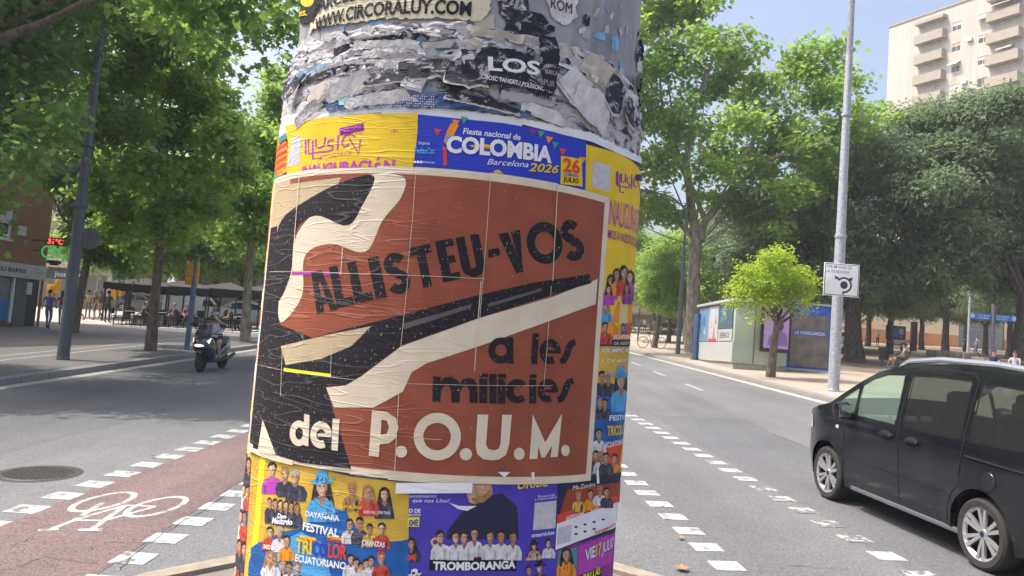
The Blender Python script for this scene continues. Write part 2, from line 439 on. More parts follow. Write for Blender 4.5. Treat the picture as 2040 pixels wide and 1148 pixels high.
# traffic island that carries the column
isl = [(-2.95, 4.6), (-2.78, 5.25), (-2.5, 5.78), (-2.04, 6.25), (-1.3, 6.62), (-0.5, 6.78), (0.3, 6.76), (0.94, 6.61), (1.3, 6.33), (1.75, 5.8), (2.0, 5.1), (2.1, 4.2), (2.2, -6), (-3.0, -6)]
b = MB(); n = len(isl)
b.add([(x, y, 0.09) for x, y in isl]+[(x, y, -0.05) for x, y in isl], [tuple(reversed(range(n)))]+[(i, (i+1) % n, n+(i+1) % n, n+i) for i in range(n)])
island = tag(b.build('traffic_island', mat('island_bed', (0.17, 0.15, 0.13), 0.95), None, 0), kind='structure')
def inset(poly, d):
    c = (sum(p[0] for p in poly)/len(poly), sum(p[1] for p in poly)/len(poly)); out = []
    for x, y in poly:
        l = math.hypot(x-c[0], y-c[1]); out.append((x-(x-c[0])/l*d, y-(y-c[1])/l*d))
    return out
for i in range(11):                                   # rounded edge stones
    a, c = isl[i], isl[i+1]; q = inset(isl, 0.16); d, e = q[i+1], q[i]
    b = MB(); b.prism([a, e, d, c] if False else [e, d, c, a][::-1], 0.0, 0.125); o = b.build('edge_stone', m_tile, island, 0)
    o.location.z = 0.0
q = inset(isl, 0.19)
tb = MB(); tb.box((0, 0, 0), (0.392, 0.192, 0.04), bev=0.006); tme = tb.mesh('paving_tile'); tme.materials.append(m_tile)
for j in range(30):
    for i in range(16):
        x = -3.1+0.4*i+(0.2 if j % 2 else 0); y = 1.2+0.2*j
        if y < 4.6 and -2.3 < x < 1.9: continue
        if all(inside((x+dx*0.19, y+dy*0.09), [q]) for dx in (-1, 1) for dy in (-1, 1)):
            o = put('paving_tile', tme, island); o.location = (x, y, 0.098+rd.uniform(-0.002, 0.002))
# manhole
mh = thing('manhole_cover', 'round ribbed iron manhole cover set in the asphalt beside the red lane', 'manhole', (-5.2, 9.08, 0.0))
m_iron = mat('cast_iron', (0.06, 0.055, 0.055), 0.6, 0.4, var=0.25, scale=20)
b = MB(); b.lathe([(0.0, 0.004), (0.40, 0.004), (0.43, 0.006), (0.45, 0.002)], 40, cap=False); b.build('frame', m_iron, mh)
b = MB(); b.lathe([(0.0, 0.008), (0.365, 0.008), (0.37, 0.004)], 40, cap=False); b.build('lid', mat('iron_lid', (0.085, 0.08, 0.078), 0.6, 0.3, var=0.2, scale=15), mh)
for k in range(15):
    x = -0.33+k*0.047; l = math.sqrt(max(0.36**2-x*x, 0))*0.92
    b = MB(); b.box((x, 0, 0.0105), (0.02, 2*l, 0.008)); b.build('rib', m_iron, mh, 0)
# fallen leaves on the asphalt
m_dry = mat('dry_leaf', (0.30, 0.18, 0.075), 0.8, var=0.2, scale=20)
for i, (px, py, s_, lab) in enumerate(((1358, 1135, 0.085, 'tan fallen plane leaf on asphalt nearest the island edge'), (1356, 1073, 0.05, 'small ochre fallen leaf between two worn white dashes'),
                                  (305, 911, 0.04, 'dark shrivelled leaf beside the far dashes of the red lane'))):
    p = gp(px, py, 0.012); pts = []
    for k in range(14):
        a = 2*PI*k/14; r = s_*(1.0 if k % 2 else 0.45)*rd.uniform(0.8, 1.2); pts.append((r*math.cos(a), r*math.sin(a)))
    V, F = fill2d([pts]); b = MB(); b.add([(x, y, 0.012+0.25*abs(x)+0.15*y*y/s_) for x, y in V], F)
    o = b.build('fallen_leaf', m_dry if i < 2 else m_crack, None); o.location = p; tag(o, lab, 'leaf')
# ============================================================ advertising column and its posters
CR, BARE = 0.630, 0.597                       # radius of the paper mass, of the bare concrete
C0 = Vector((0, 0, CAM_H)) + ray(897, 600)*2.84
EZ = GUP.copy()
_v = Vector((0, 0, CAM_H))-C0; _v -= EZ*_v.dot(EZ); EF = _v.normalized(); ER = EF.cross(EZ)*-1.0
if (MC.transposed() @ ER).x < 0: ER = -ER
CBASE = C0-EZ*((C0.z-0.11)/EZ.z)
EY = -EF
CM = Matrix(((ER.x, EY.x, EZ.x, CBASE.x), (ER.y, EY.y, EZ.y, CBASE.y), (ER.z, EY.z, EZ.z, CBASE.z), (0, 0, 0, 1)))
CMI = CM.inverted()
_o = CMI @ Vector((0, 0, CAM_H))
def cuv(px, py, R=CR):                         # photo point -> (arc length, height) on the column
    d = CMI.to_3x3() @ ray(px, py)
    A = d.x*d.x+d.y*d.y; B = 2*(d.x*_o.x+d.y*_o.y); C = _o.x**2+_o.y**2-R*R
    t = (-B-math.sqrt(max(B*B-4*A*C, 0)))/(2*A); q = _o+d*t
    return (CR*math.atan2(q.x, -q.y), q.z)
def cmap(u, v, r): return (r*math.sin(u/CR), -r*math.cos(u/CR), v)

def wrinkle_group():
    g = bpy.data.node_groups.new('paper_wrinkle', 'ShaderNodeTree')
    g.interface.new_socket('Normal', in_out='OUTPUT', socket_type='NodeSocketVector')
    g.interface.new_socket('Crease', in_out='OUTPUT', socket_type='NodeSocketFloat')
    g.interface.new_socket('UV', in_out='OUTPUT', socket_type='NodeSocketVector')
    ns, ln = g.nodes, g.links; out = ns.new('NodeGroupOutput')
    tc = N(ns, 'ShaderNodeTexCoord'); sp = N(ns, 'ShaderNodeSeparateXYZ'); ln.new(tc.outputs['Object'], sp.inputs[0])
    ng = N(ns, 'ShaderNodeMath', operation='MULTIPLY'); ng.inputs[1].default_value = -1; ln.new(sp.outputs[1], ng.inputs[0])
    a = N(ns, 'ShaderNodeMath', operation='ARCTAN2'); ln.new(sp.outputs[0], a.inputs[0]); ln.new(ng.outputs[0], a.inputs[1])
    r = N(ns, 'ShaderNodeMath', operation='MULTIPLY'); r.inputs[1].default_value = CR; ln.new(a.outputs[0], r.inputs[0])
    cb = N(ns, 'ShaderNodeCombineXYZ'); ln.new(r.outputs[0], cb.inputs[0]); ln.new(sp.outputs[2], cb.inputs[1]); ln.new(cb.outputs[0], out.inputs['UV'])
    def tex(sx, sy, det, dist=0.0):
        m = N(ns, 'ShaderNodeMapping'); m.inputs['Scale'].default_value = (sx, sy, 1); ln.new(cb.outputs[0], m.inputs[0])
        n = N(ns, 'ShaderNodeTexNoise'); n.inputs['Scale'].default_value = 1; n.inputs['Detail'].default_value = det; n.inputs['Distortion'].default_value = dist
        ln.new(m.outputs[0], n.inputs['Vector']); return n.outputs[0]
    def ridge(s, w):                           # thin raised crease where the noise crosses 0.5
        b = N(ns, 'ShaderNodeMath', operation='SUBTRACT'); b.inputs[1].default_value = 0.5; ln.new(s, b.inputs[0])
        c = N(ns, 'ShaderNodeMath', operation='ABSOLUTE'); ln.new(b.outputs[0], c.inputs[0])
        m = N(ns, 'ShaderNodeMapRange'); m.inputs[1].default_value = 0; m.inputs[2].default_value = w; m.inputs[3].default_value = 1; m.inputs[4].default_value = 0
        ln.new(c.outputs[0], m.inputs[0]); return m.outputs[0]
    # creases run round the column, more of them towards the left
    lf = N(ns, 'ShaderNodeMapRange'); lf.inputs[1].default_value = 0.15; lf.inputs[2].default_value = -0.25; lf.inputs[3].default_value = 0.12; lf.inputs[4].default_value = 1.0
    ln.new(r.outputs[0], lf.inputs[0])
    c1 = ridge(tex(3.2, 24, 1.5, 0.25), 0.022); c2 = ridge(tex(7, 50, 1.5, 0.2), 0.02)
    sm = N(ns, 'ShaderNodeMath', operation='MULTIPLY_ADD'); sm.inputs[1].default_value = 0.35; ln.new(c2, sm.inputs[0]); ln.new(c1, sm.inputs[2])
    ml = N(ns, 'ShaderNodeMath', operation='MULTIPLY'); ln.new(sm.outputs[0], ml.inputs[0]); ln.new(lf.outputs[0], ml.inputs[1])
    low = tex(3, 9, 4); ad = N(ns, 'ShaderNodeMath', operation='MULTIPLY_ADD'); ad.inputs[1].default_value = 1.6; ln.new(low, ad.inputs[0]); ln.new(ml.outputs[0], ad.inputs[2])
    bp = N(ns, 'ShaderNodeBump'); bp.inputs['Strength'].default_value = 0.5; bp.inputs['Distance'].default_value = 0.0028
    ln.new(ad.outputs[0], bp.inputs['Height']); ln.new(bp.outputs[0], out.inputs['Normal']); ln.new(ml.outputs[0], out.inputs['Crease'])
    return g
WR = wrinkle_group()
def paper(name, rgb, wear=0.0, rough=0.68, var=0.07, nsc=14):
    if name in MATS: return MATS[name]
    m, ns, ln, b = new_mat(name)
    g = N(ns, 'ShaderNodeGroup'); g.node_tree = WR
    no = N(ns, 'ShaderNodeTexNoise'); no.inputs['Scale'].default_value = nsc; no.inputs['Detail'].default_value = 6; ln.new(g.outputs['UV'], no.inputs['Vector'])
    rp = N(ns, 'ShaderNodeMapRange'); rp.inputs[1].default_value = 0.3; rp.inputs[2].default_value = 0.7; rp.inputs[3].default_value = 1-var; rp.inputs[4].default_value = 1+var
    ln.new(no.outputs[0], rp.inputs[0])
    s = N(ns, 'ShaderNodeVectorMath', operation='SCALE'); s.inputs[0].default_value = rgb; ln.new(rp.outputs[0], s.inputs['Scale'])
    col = s.outputs[0]
    fac = N(ns, 'ShaderNodeMapRange'); fac.inputs[1].default_value = 0.35; fac.inputs[2].default_value = 1.2; fac.inputs[3].default_value = 0; fac.inputs[4].default_value = 0.16
    ln.new(g.outputs['Crease'], fac.inputs[0]); f = fac.outputs[0]
    if wear:                                   # specks where the ink has come off
        mp = N(ns, 'ShaderNodeMapping'); mp.inputs['Scale'].default_value = (160, 90, 1); ln.new(g.outputs['UV'], mp.inputs[0])
        n2 = N(ns, 'ShaderNodeTexNoise'); n2.inputs['Scale'].default_value = 1; n2.inputs['Detail'].default_value = 3; ln.new(mp.outputs[0], n2.inputs['Vector'])
        r2 = N(ns, 'ShaderNodeMapRange'); r2.inputs[1].default_value = 0.70-wear*0.12; r2.inputs[2].default_value = 0.76-wear*0.1; r2.inputs[3].default_value = 0; r2.inputs[4].default_value = 0.55
        ln.new(n2.outputs[0], r2.inputs[0])
        mxx = N(ns, 'ShaderNodeMath', operation='MAXIMUM'); ln.new(f, mxx.inputs[0]); ln.new(r2.outputs[0], mxx.inputs[1]); f = mxx.outputs[0]
    mx = N(ns, 'ShaderNodeMix', data_type='RGBA'); mx.inputs[7].default_value = (0.55, 0.50, 0.45, 1)
    ln.new(f, mx.inputs[0]); ln.new(col, mx.inputs[6]); ln.new(mx.outputs[2], b.inputs['Base Color'])
    b.inputs['Roughness'].default_value = rough; b.inputs['Specular IOR Level'].default_value = 0.16
    ln.new(g.outputs['Normal'], b.inputs['Normal'])
    MATS[name] = m
    return m
P_CREAM = paper('print_cream', (0.66, 0.57, 0.43)); P_BROWN = paper('print_brown', (0.275, 0.080, 0.046), 0.14, var=0.14, nsc=9); P_BLACK = paper('print_black', (0.022, 0.020, 0.024), 0.55)
P_TAN = paper('print_tan', (0.48, 0.38, 0.24), 0.3); P_YEL = paper('print_yellow', (0.72, 0.50, 0.03)); P_BLUE = paper('print_blue', (0.035, 0.06, 0.46)); P_PUR = paper('print_purple', (0.25, 0.04, 0.24))
P_WHITE = paper('print_white', (0.74, 0.74, 0.76)); P_RED = paper('print_red', (0.62, 0.07, 0.035)); P_GOLD = paper('print_gold', (0.60, 0.39, 0.06), var=0.22, nsc=7); P_SKY = paper('print_sky', (0.08, 0.34, 0.62))
P_BLUE2 = paper('print_deepblue', (0.025, 0.12, 0.38), var=0.3, nsc=8); P_VIO = paper('print_violet', (0.08, 0.058, 0.40), var=0.12); P_INK = paper('print_ink', (0.02, 0.02, 0.03)); P_SKIN = paper('print_skin', (0.56, 0.31, 0.20))
P_HAIR = paper('print_hair', (0.05, 0.03, 0.022)); P_BLOND = paper('print_blond', (0.50, 0.26, 0.09)); P_NAVY = paper('print_navy', (0.03, 0.035, 0.07)); P_GREEN = paper('print_green', (0.06, 0.36, 0.15))
P_ORAN = paper('print_orange', (0.75, 0.27, 0.03)); P_MAG = paper('print_magenta', (0.42, 0.06, 0.40)); P_TEAL = paper('print_teal', (0.06, 0.25, 0.30)); P_GREY = paper('print_grey', (0.36, 0.35, 0.36)); P_LIME = paper('print_lime', (0.70, 0.72, 0.03))

PH = dict(var=0.38, nsc=75)                        # printed photographs: mottled tone
P_SKIN = paper('photo_skin', (0.48, 0.29, 0.195), **PH); P_SKIND = paper('photo_skin_dark', (0.30, 0.165, 0.105), **PH); P_SKINP = paper('photo_skin_pale', (0.56, 0.39, 0.29), **PH); P_SKINT = paper('photo_skin_tan', (0.38, 0.20, 0.125), **PH)
P_HAIR = paper('photo_hair', (0.045, 0.03, 0.025), var=0.6, nsc=90); P_BLOND = paper('photo_blond', (0.34, 0.18, 0.075), var=0.4, nsc=90); P_LIP = paper('photo_features', (0.17, 0.085, 0.06), **PH)
F_WHITE = paper('photo_white', (0.60, 0.59, 0.60), var=0.22, nsc=60); F_NAVY = paper('photo_navy', (0.045, 0.048, 0.07), var=0.55, nsc=60); F_RED = paper('photo_red', (0.48, 0.06, 0.045), **PH)
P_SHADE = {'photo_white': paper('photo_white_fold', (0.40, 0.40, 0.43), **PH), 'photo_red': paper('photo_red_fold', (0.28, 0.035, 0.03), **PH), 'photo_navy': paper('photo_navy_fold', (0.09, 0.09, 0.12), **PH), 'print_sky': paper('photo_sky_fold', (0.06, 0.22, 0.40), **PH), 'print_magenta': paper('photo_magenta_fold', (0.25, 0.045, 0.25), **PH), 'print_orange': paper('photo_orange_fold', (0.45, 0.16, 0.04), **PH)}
SWAP = {'print_white': F_WHITE, 'print_navy': F_NAVY, 'print_red': F_RED, 'print_ink': F_NAVY}
P_QR = paper('blank_square', (0.50, 0.50, 0.52), var=0.12, nsc=60)
def wrapped(b, V, F, r):                       # flat region in (u, v) -> on the column
    b.add([cmap(u, v, r) for u, v in V], F)
def cut(V, F, step=0.014):                      # slice flat lettering so that it can follow the curve
    us = [v[0] for v in V]
    if max(us)-min(us) < step: return V, F
    bm = bmesh.new(); vs = [bm.verts.new((x, y, 0)) for x, y in V]
    for f in F:
        try: bm.faces.new([vs[i] for i in f])
        except ValueError: pass
    x = min(us)+step
    while x < max(us):
        bmesh.ops.bisect_plane(bm, geom=bm.verts[:]+bm.edges[:]+bm.faces[:], dist=1e-6, plane_co=(x, 0, 0), plane_no=(1, 0, 0)); x += step
    bmesh.ops.triangulate(bm, faces=bm.faces[:])
    bm.verts.index_update(); V2 = [(v.co.x, v.co.y) for v in bm.verts]; F2 = []
    for f in bm.faces:
        ix = [v.index for v in f.verts]
        F2.append(ix if f.normal.z >= 0 else ix[::-1])
    bm.free(); return V2, F2

class Poster:
    def __init__(s, name, label, outline, m, r, px=True, cat='poster', ragged=0.0, seed=1, group=None):
        s.r = r; s.k = 0
        s.root = thing(name, label, cat, group=group); s.root.matrix_world = CM.copy()
        s.sheet = s.shape('paper_sheet', [outline], m, px, ragged=ragged, seed=seed)
        s.k = 0.0005; s.nb = 0
    def uv(s, p, px): return cuv(p[0], p[1], s.r) if px else p
    def shape(s, name, polys, m, px=True, step=0.014, ragged=0.0, seed=1, parent=None, lvl=None):
        q = []
        for poly in polys:
            if px:                              # long edges follow the curve
                d = []
                for i, a in enumerate(poly):
                    c = poly[(i+1) % len(poly)]; k = max(1, int(math.hypot(c[0]-a[0], c[1]-a[1])/25))
                    d += [(a[0]+(c[0]-a[0])*t/k, a[1]+(c[1]-a[1])*t/k) for t in range(k)]
                poly = d
            poly = [s.uv(p, px) for p in poly]
            if ragged: poly = jag(poly, ragged, ragged*2.2, random.Random(seed))
            q.append(poly)
        V, F = fill2d(q, step); b = MB(); wrapped(b, V, F, s.r+(s.k if lvl is None else lvl)); s.k += 0.00006 if lvl is None else 0
        return b.build(name, m, parent or s.root, 40)
    def many(s, name, lst, m, px=True, parent=None, lvl=None):   # several patches of one print colour that belong together
        b = MB()
        for poly in lst:
            V, F = fill2d([[s.uv(p, px) for p in poly]], 0.014); wrapped(b, V, F, s.r+(s.k if lvl is None else lvl)); s.k += 0.000004
        s.k += 0.00005 if lvl is None else 0
        return b.build(name, m, parent or s.root, 40)
    def text(s, body, a, c, hpx, m, bold=0.0, shear=0.0, name='lettering', spacing=1.0, parent=None):
        """a, c: photo points of the two ends of the base line; hpx: cap height"""
        A = s.uv(a, True); C = s.uv(c, True); T = s.uv((a[0]+hpx*0.06, a[1]-hpx), True); h = T[1]-A[1]
        dx, dy = C[0]-A[0], C[1]-A[1]; L = math.hypot(dx, dy); ca, sa = dx/L, dy/L
        V, F = text2d(body, h, bold, shear, spacing=spacing, fit=L)
        V, F = cut(V, F); b = MB(); wrapped(b, [(A[0]+x*ca-y*sa, A[1]+x*sa+y*ca) for x, y in V], F, s.r+max(s.k, 0.0030)); s.k += 0.00003
        return b.build(name, m, parent or s.root, 40)
    def bust(s, cx, cy, h, cloth, hair=None, long=False, hat=None, w=1.0, skin=None):
        """small printed half-length figure: cx, cy = top of the head, h = height in photo pixels"""
        cloth = SWAP.get(cloth.name, cloth); r = h*0.150*w; hy = cy+h*0.22; L = 0.0010+(s.nb % 9)*0.00018; s.nb += 1
        rr = random.Random(int(cx*7+cy*3)); t = rr.uniform(-0.5, 0.5)*r; skin = skin or rr.choice([P_SKIN, P_SKIN, P_SKINP, P_SKINT]); hair = hair or rr.choice([P_HAIR, P_HAIR, P_HAIR, P_BLOND]); a = rr.uniform(0.8, 1.2); e = rr.uniform(0.8, 1.15)
        def sh(poly, m, k): s.shape('printed_figure', [poly], m, lvl=L+k*0.000026)
        if long: sh([(cx-r*1.0, cy+h*0.05), (cx+r*1.0, cy+h*0.05), (cx+r*1.45, cy+h*0.35), (cx+r*(1.5+0.3*a), cy+h*0.68), (cx+r*0.9, cy+h*0.78), (cx-r*0.9, cy+h*0.72), (cx-r*1.7, cy+h*0.62*a), (cx-r*1.35, cy+h*0.3)], hair, 0)
        sh([(cx-r*2.1*a, cy+h), (cx-r*2.2, cy+h*0.70), (cx-r*1.7, cy+h*0.53), (cx-r*0.6, cy+h*0.46), (cx+r*0.6, cy+h*0.46), (cx+r*1.7*e, cy+h*0.53), (cx+r*2.3*e, cy+h*0.72), (cx+r*2.2, cy+h)], cloth, 1)
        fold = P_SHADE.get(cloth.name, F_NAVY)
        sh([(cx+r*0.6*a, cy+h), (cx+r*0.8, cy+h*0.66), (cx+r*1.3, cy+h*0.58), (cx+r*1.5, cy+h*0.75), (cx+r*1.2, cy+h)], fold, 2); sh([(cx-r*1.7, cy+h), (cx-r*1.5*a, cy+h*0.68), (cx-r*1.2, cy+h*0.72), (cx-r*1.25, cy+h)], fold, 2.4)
        sh([(cx-r*0.38, cy+h*0.36), (cx+r*0.42, cy+h*0.36), (cx+r*0.55, cy+h*0.49), (cx+t*0.4, cy+h*rr.uniform(0.56, 0.7)), (cx-r*0.55, cy+h*0.49)], P_SKIND, 3)
        f = [(cx+t*0.3-r*0.80, hy-h*0.10), (cx+t*0.3-r*0.5, hy-h*0.2), (cx+t*0.3+r*0.5, hy-h*0.2), (cx+t*0.3+r*0.80, hy-h*0.10), (cx+t*0.3+r*0.78, hy+h*0.06), (cx+t*0.4+r*0.45, hy+h*0.17), (cx+t*0.5, hy+h*0.205), (cx+t*0.4-r*0.45, hy+h*0.17), (cx+t*0.3-r*0.78, hy+h*0.06)]
        sh(f, skin, 4)
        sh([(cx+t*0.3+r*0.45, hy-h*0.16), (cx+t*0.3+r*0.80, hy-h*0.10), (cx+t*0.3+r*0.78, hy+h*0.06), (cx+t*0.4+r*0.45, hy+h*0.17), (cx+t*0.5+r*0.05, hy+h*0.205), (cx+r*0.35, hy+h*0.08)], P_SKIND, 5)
        for dx in (-0.36, 0.30): sh(rect(cx+t*0.5+r*(dx-0.17), hy-h*0.035, cx+t*0.5+r*(dx+0.17), hy+h*0.004), P_LIP, 5.5)
        sh([(cx+t*0.5-r*0.06, hy), (cx+t*0.5+r*0.14, hy+h*0.065), (cx+t*0.5-r*0.10, hy+h*0.065)], P_SKIND, 5.8)
        sh([(cx+t*0.5-r*0.26, hy+h*0.115), (cx+t*0.5+r*0.26, hy+h*0.11), (cx+t*0.5, hy+h*0.135)], P_LIP, 6)
        top = cy-h*0.02*a
        sh([(cx-r*0.92, hy+h*0.0*a), (cx-r*0.98, cy+h*0.07), (cx-r*0.5, top), (cx+r*0.4, top-h*0.01), (cx+r*0.95, cy+h*0.07), (cx+r*0.92, hy+h*0.02*e), (cx+r*0.70, cy+h*0.13), (cx+t, cy+h*0.07*a), (cx-r*0.70, cy+h*0.14*e)], hair, 6.5)
        if hat:
            sh([(cx-r*1.9, cy+h*0.1), (cx-r*0.9, cy+h*0.06), (cx-r*0.8, cy-h*0.10), (cx+r*0.1, cy-h*0.15), (cx+r*0.75, cy-h*0.12), (cx+r*0.9, cy+h*0.05), (cx+r*2.0, cy+h*0.02), (cx+r*1.2, cy+h*0.15), (cx-r*0.9, cy+h*0.17)], hat, 7)
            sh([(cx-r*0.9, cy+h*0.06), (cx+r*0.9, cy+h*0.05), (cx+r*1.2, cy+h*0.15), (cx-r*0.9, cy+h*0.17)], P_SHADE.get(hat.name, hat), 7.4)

# ---- the column itself
from mathutils import noise as mnoise
column = thing('advertising_column', 'round concrete poster column thick with pasted paper on the traffic island', 'column'); column.matrix_world = CM.copy()
m_conc, ns_, ln_, b_ = new_mat('column_concrete')
tc_ = N(ns_, 'ShaderNodeTexCoord'); mp_ = N(ns_, 'ShaderNodeMapping'); mp_.inputs['Scale'].default_value = (22, 22, 2.2); ln_.new(tc_.outputs['Object'], mp_.inputs[0])
n1_ = N(ns_, 'ShaderNodeTexNoise'); n1_.inputs['Scale'].default_value = 1.0; n1_.inputs['Detail'].default_value = 6; ln_.new(mp_.outputs[0], n1_.inputs['Vector'])
n2_ = N(ns_, 'ShaderNodeTexNoise'); n2_.inputs['Scale'].default_value = 6; n2_.inputs['Detail'].default_value = 8; ln_.new(tc_.outputs['Object'], n2_.inputs['Vector'])
ad_ = N(ns_, 'ShaderNodeMath', operation='ADD'); ln_.new(n1_.outputs[0], ad_.inputs[0]); ln_.new(n2_.outputs[0], ad_.inputs[1])
cr_ = N(ns_, 'ShaderNodeValToRGB'); e_ = cr_.color_ramp.elements; e_[0].position = 0.36; e_[0].color = (0.19, 0.19, 0.20, 1); e_[1].position = 0.66; e_[1].color = (0.37, 0.37, 0.40, 1)
hv_ = N(ns_, 'ShaderNodeMath', operation='MULTIPLY'); hv_.inputs[1].default_value = 0.5; ln_.new(ad_.outputs[0], hv_.inputs[0]); ln_.new(hv_.outputs[0], cr_.inputs[0])
ln_.new(cr_.outputs[0], b_.inputs['Base Color']); b_.inputs['Roughness'].default_value = 0.7
bp_ = N(ns_, 'ShaderNodeBump'); bp_.inputs['Strength'].default_value = 0.3; bp_.inputs['Distance'].default_value = 0.01; ln_.new(n2_.outputs[0], bp_.inputs['Height']); ln_.new(bp_.outputs[0], b_.inputs['Normal'])
b = MB(); b.lathe([(BARE+0.10, 0.0), (BARE+0.10, 0.10), (BARE, 0.14), (BARE, 3.55)], 120); b.build('concrete_shaft', m_conc, column, 30)
b = MB(); b.lathe([(BARE+0.02, 3.552), (BARE+0.08, 3.60), (BARE+0.08, 3.68), (BARE*0.5, 3.84), (0.02, 3.88)], 80); b.build('cap', m_conc, column, 30)

def torn_mat(name, cols, sc_=14, stretch=(1.0, 2.2)):
    m, ns, ln, b = new_mat(name)
    g = N(ns, 'ShaderNodeGroup'); g.node_tree = WR
    mp = N(ns, 'ShaderNodeMapping'); mp.inputs['Scale'].default_value = (stretch[0], stretch[1], 1); ln.new(g.outputs['UV'], mp.inputs[0])
    n1 = N(ns, 'ShaderNodeTexNoise'); n1.inputs['Scale'].default_value = sc_; n1.inputs['Detail'].default_value = 9; n1.inputs['Roughness'].default_value = 0.68; n1.inputs['Distortion'].default_value = 0.8
    ln.new(mp.outputs[0], n1.inputs['Vector'])
    cr = N(ns, 'ShaderNodeValToRGB'); cr.color_ramp.interpolation = 'CONSTANT'; e = cr.color_ramp.elements
    while len(e) < len(cols): e.new(0.5)
    for i, (p, c) in enumerate(cols): e[i].position = p; e[i].color = (*c, 1)
    ln.new(n1.outputs[0], cr.inputs[0]); ln.new(cr.outputs[0], b.inputs['Base Color']); b.inputs['Roughness'].default_value = 0.8
    bp = N(ns, 'ShaderNodeBump'); bp.inputs['Strength'].default_value = 0.9; bp.inputs['Distance'].default_value = 0.012; ln.new(n1.outputs[0], bp.inputs['Height']); ln.new(bp.outputs[0], b.inputs['Normal'])
    return m
m_torn = torn_mat('torn_layers', [(0.0, (0.03, 0.03, 0.045)), (0.40, (0.10, 0.10, 0.13)), (0.445, (0.34, 0.33, 0.35)), (0.50, (0.52, 0.50, 0.51)), (0.575, (0.40, 0.38, 0.38)), (0.63, (0.16, 0.26, 0.38)), (0.66, (0.55, 0.52, 0.51))])
def grid_ring(name, z0, z1, nz, rf, m, nt_=300, parent=column, a0=-PI, a1=PI):
    b = MB(); vs = []; fs = []
    for j in range(nz+1):
        z = z0+(z1-z0)*j/nz
        for i in range(nt_+1):
            th = a0+(a1-a0)*i/nt_; r, dz = rf(th, z, j/nz); vs.append((r*math.sin(th), -r*math.cos(th), z+dz))
    w = nt_+1
    for j in range(nz):
        for i in range(nt_): fs.append((j*w+i, j*w+i+1, (j+1)*w+i+1, (j+1)*w+i))
    return b.add(vs, fs).build(name, m, parent, 60)
grid_ring('paper_mass', 0.9, 2.70, 40, lambda th, z, f: (CR-0.001+0.0015*mnoise.noise(Vector((th*8, z*12, 3))), 0), m_torn, 200)
def ridge(th, z, f):
    n = mnoise.fractal(Vector((th*10, z*40, 1.7)), 0.9, 2.1, 6); n2 = mnoise.noise(Vector((th*3.2, z*9, 8))); n3 = mnoise.noise(Vector((th*26, z*60, 4)))
    prof = math.sin(PI*min(max(f, 0.0), 1.0))**0.5
    q = f*6+0.9*mnoise.noise(Vector((th*4, 3, 1)))+0.35*mnoise.noise(Vector((th*17, 7, 1))); stp = math.floor(q)/6; fr = q-math.floor(q)
    fs = min(1.0, stp+(fr**5)/6)                     # sheets end in steps, like the edges of torn layers
    r = (CR-0.003)*(1-fs)+(BARE-0.004)*fs + prof*(0.012*abs(n)+0.010*n2+0.005*n3+0.006)
    return r, 0.03*mnoise.noise(Vector((th*2.1, 5, 2)))*f + 0.016*mnoise.noise(Vector((th*11, 9, 2)))*f
grid_ring('torn_paper_ridge', 2.660, 2.822, 64, ridge, m_torn, 700)

m_torndark = torn_mat('torn_dark', [(0.0, (0.012, 0.013, 0.022)), (0.50, (0.03, 0.033, 0.05)), (0.545, (0.10, 0.10, 0.12)), (0.575, (0.42, 0.41, 0.42)), (0.64, (0.05, 0.055, 0.08)), (0.70, (0.5, 0.49, 0.48))], 22, (1.0, 1.4))
m_tornblue = torn_mat('torn_blue', [(0.0, (0.015, 0.03, 0.09)), (0.44, (0.04, 0.09, 0.22)), (0.52, (0.20, 0.18, 0.30)), (0.57, (0.07, 0.16, 0.30)), (0.63, (0.45, 0.45, 0.48))], 16, (0.6, 2.0))
# ---- loose torn scraps, each curling off the column
rs = random.Random(11)
S_MATS = [mat('scrap_grey', (0.42, 0.40, 0.41), 0.85, var=0.25, scale=30, bump=0.4, bscale=80), mat('scrap_white', (0.60, 0.58, 0.57), 0.85, var=0.2, scale=30, bump=0.4, bscale=80), mat('scrap_navy', (0.035, 0.04, 0.065), 0.7, var=0.4, scale=50),
          mat('scrap_black', (0.02, 0.02, 0.022), 0.6, var=0.4, scale=60), mat('scrap_blue', (0.18, 0.36, 0.55), 0.8, var=0.2, scale=30), mat('scrap_beige', (0.46, 0.41, 0.34), 0.85, var=0.2, scale=30), mat('scrap_teal', (0.07, 0.14, 0.19), 0.7, var=0.4, scale=40)]
S_MATS[2] = m_torndark; S_MATS[3] = m_torndark
def scrap(u, v, w, h, m, r, curl, ang=0.0, seed=0, hinge='bottom'):
    rr = random.Random(seed); c, s_ = math.cos(ang), math.sin(ang)
    base = [(-w/2, -h/2), (w*rr.uniform(-.1, .2), -h*rr.uniform(.4, .6)), (w/2, -h/2*rr.uniform(.5, 1)), (w/2*rr.uniform(.7, 1.1), h*rr.uniform(-.1, .2)), (w/2*rr.uniform(.4, 1), h/2), (-w*rr.uniform(.0, .3), h/2*rr.uniform(.6, 1.1)), (-w/2, h/2*rr.uniform(.3, .9))]
    pts = jag(base, min(w, h)*0.06, min(w, h)*0.22, rr); V, F = fill2d([pts], max(w, h)/5)
    b = MB(); vs = []
    for x, y in V:
        t = (y/h+0.5) if hinge == 'bottom' else (0.5-y/h) if hinge == 'top' else (x/w+0.5) if hinge == 'left' else (0.5-x/w)
        t = max(t, 0); out = curl*t*t+0.004*mnoise.noise(Vector((x*30+seed, y*30, 1)))
        X, Y = x*c-y*s_, x*s_+y*c; vs.append(cmap(u+X, v+Y, r+0.001+max(out, 0)))
    n = len(vs); inn = [Vector(p)*1.0 for p in vs]
    b.add(vs, F); return b.build('paper_scrap', m, column, 50)
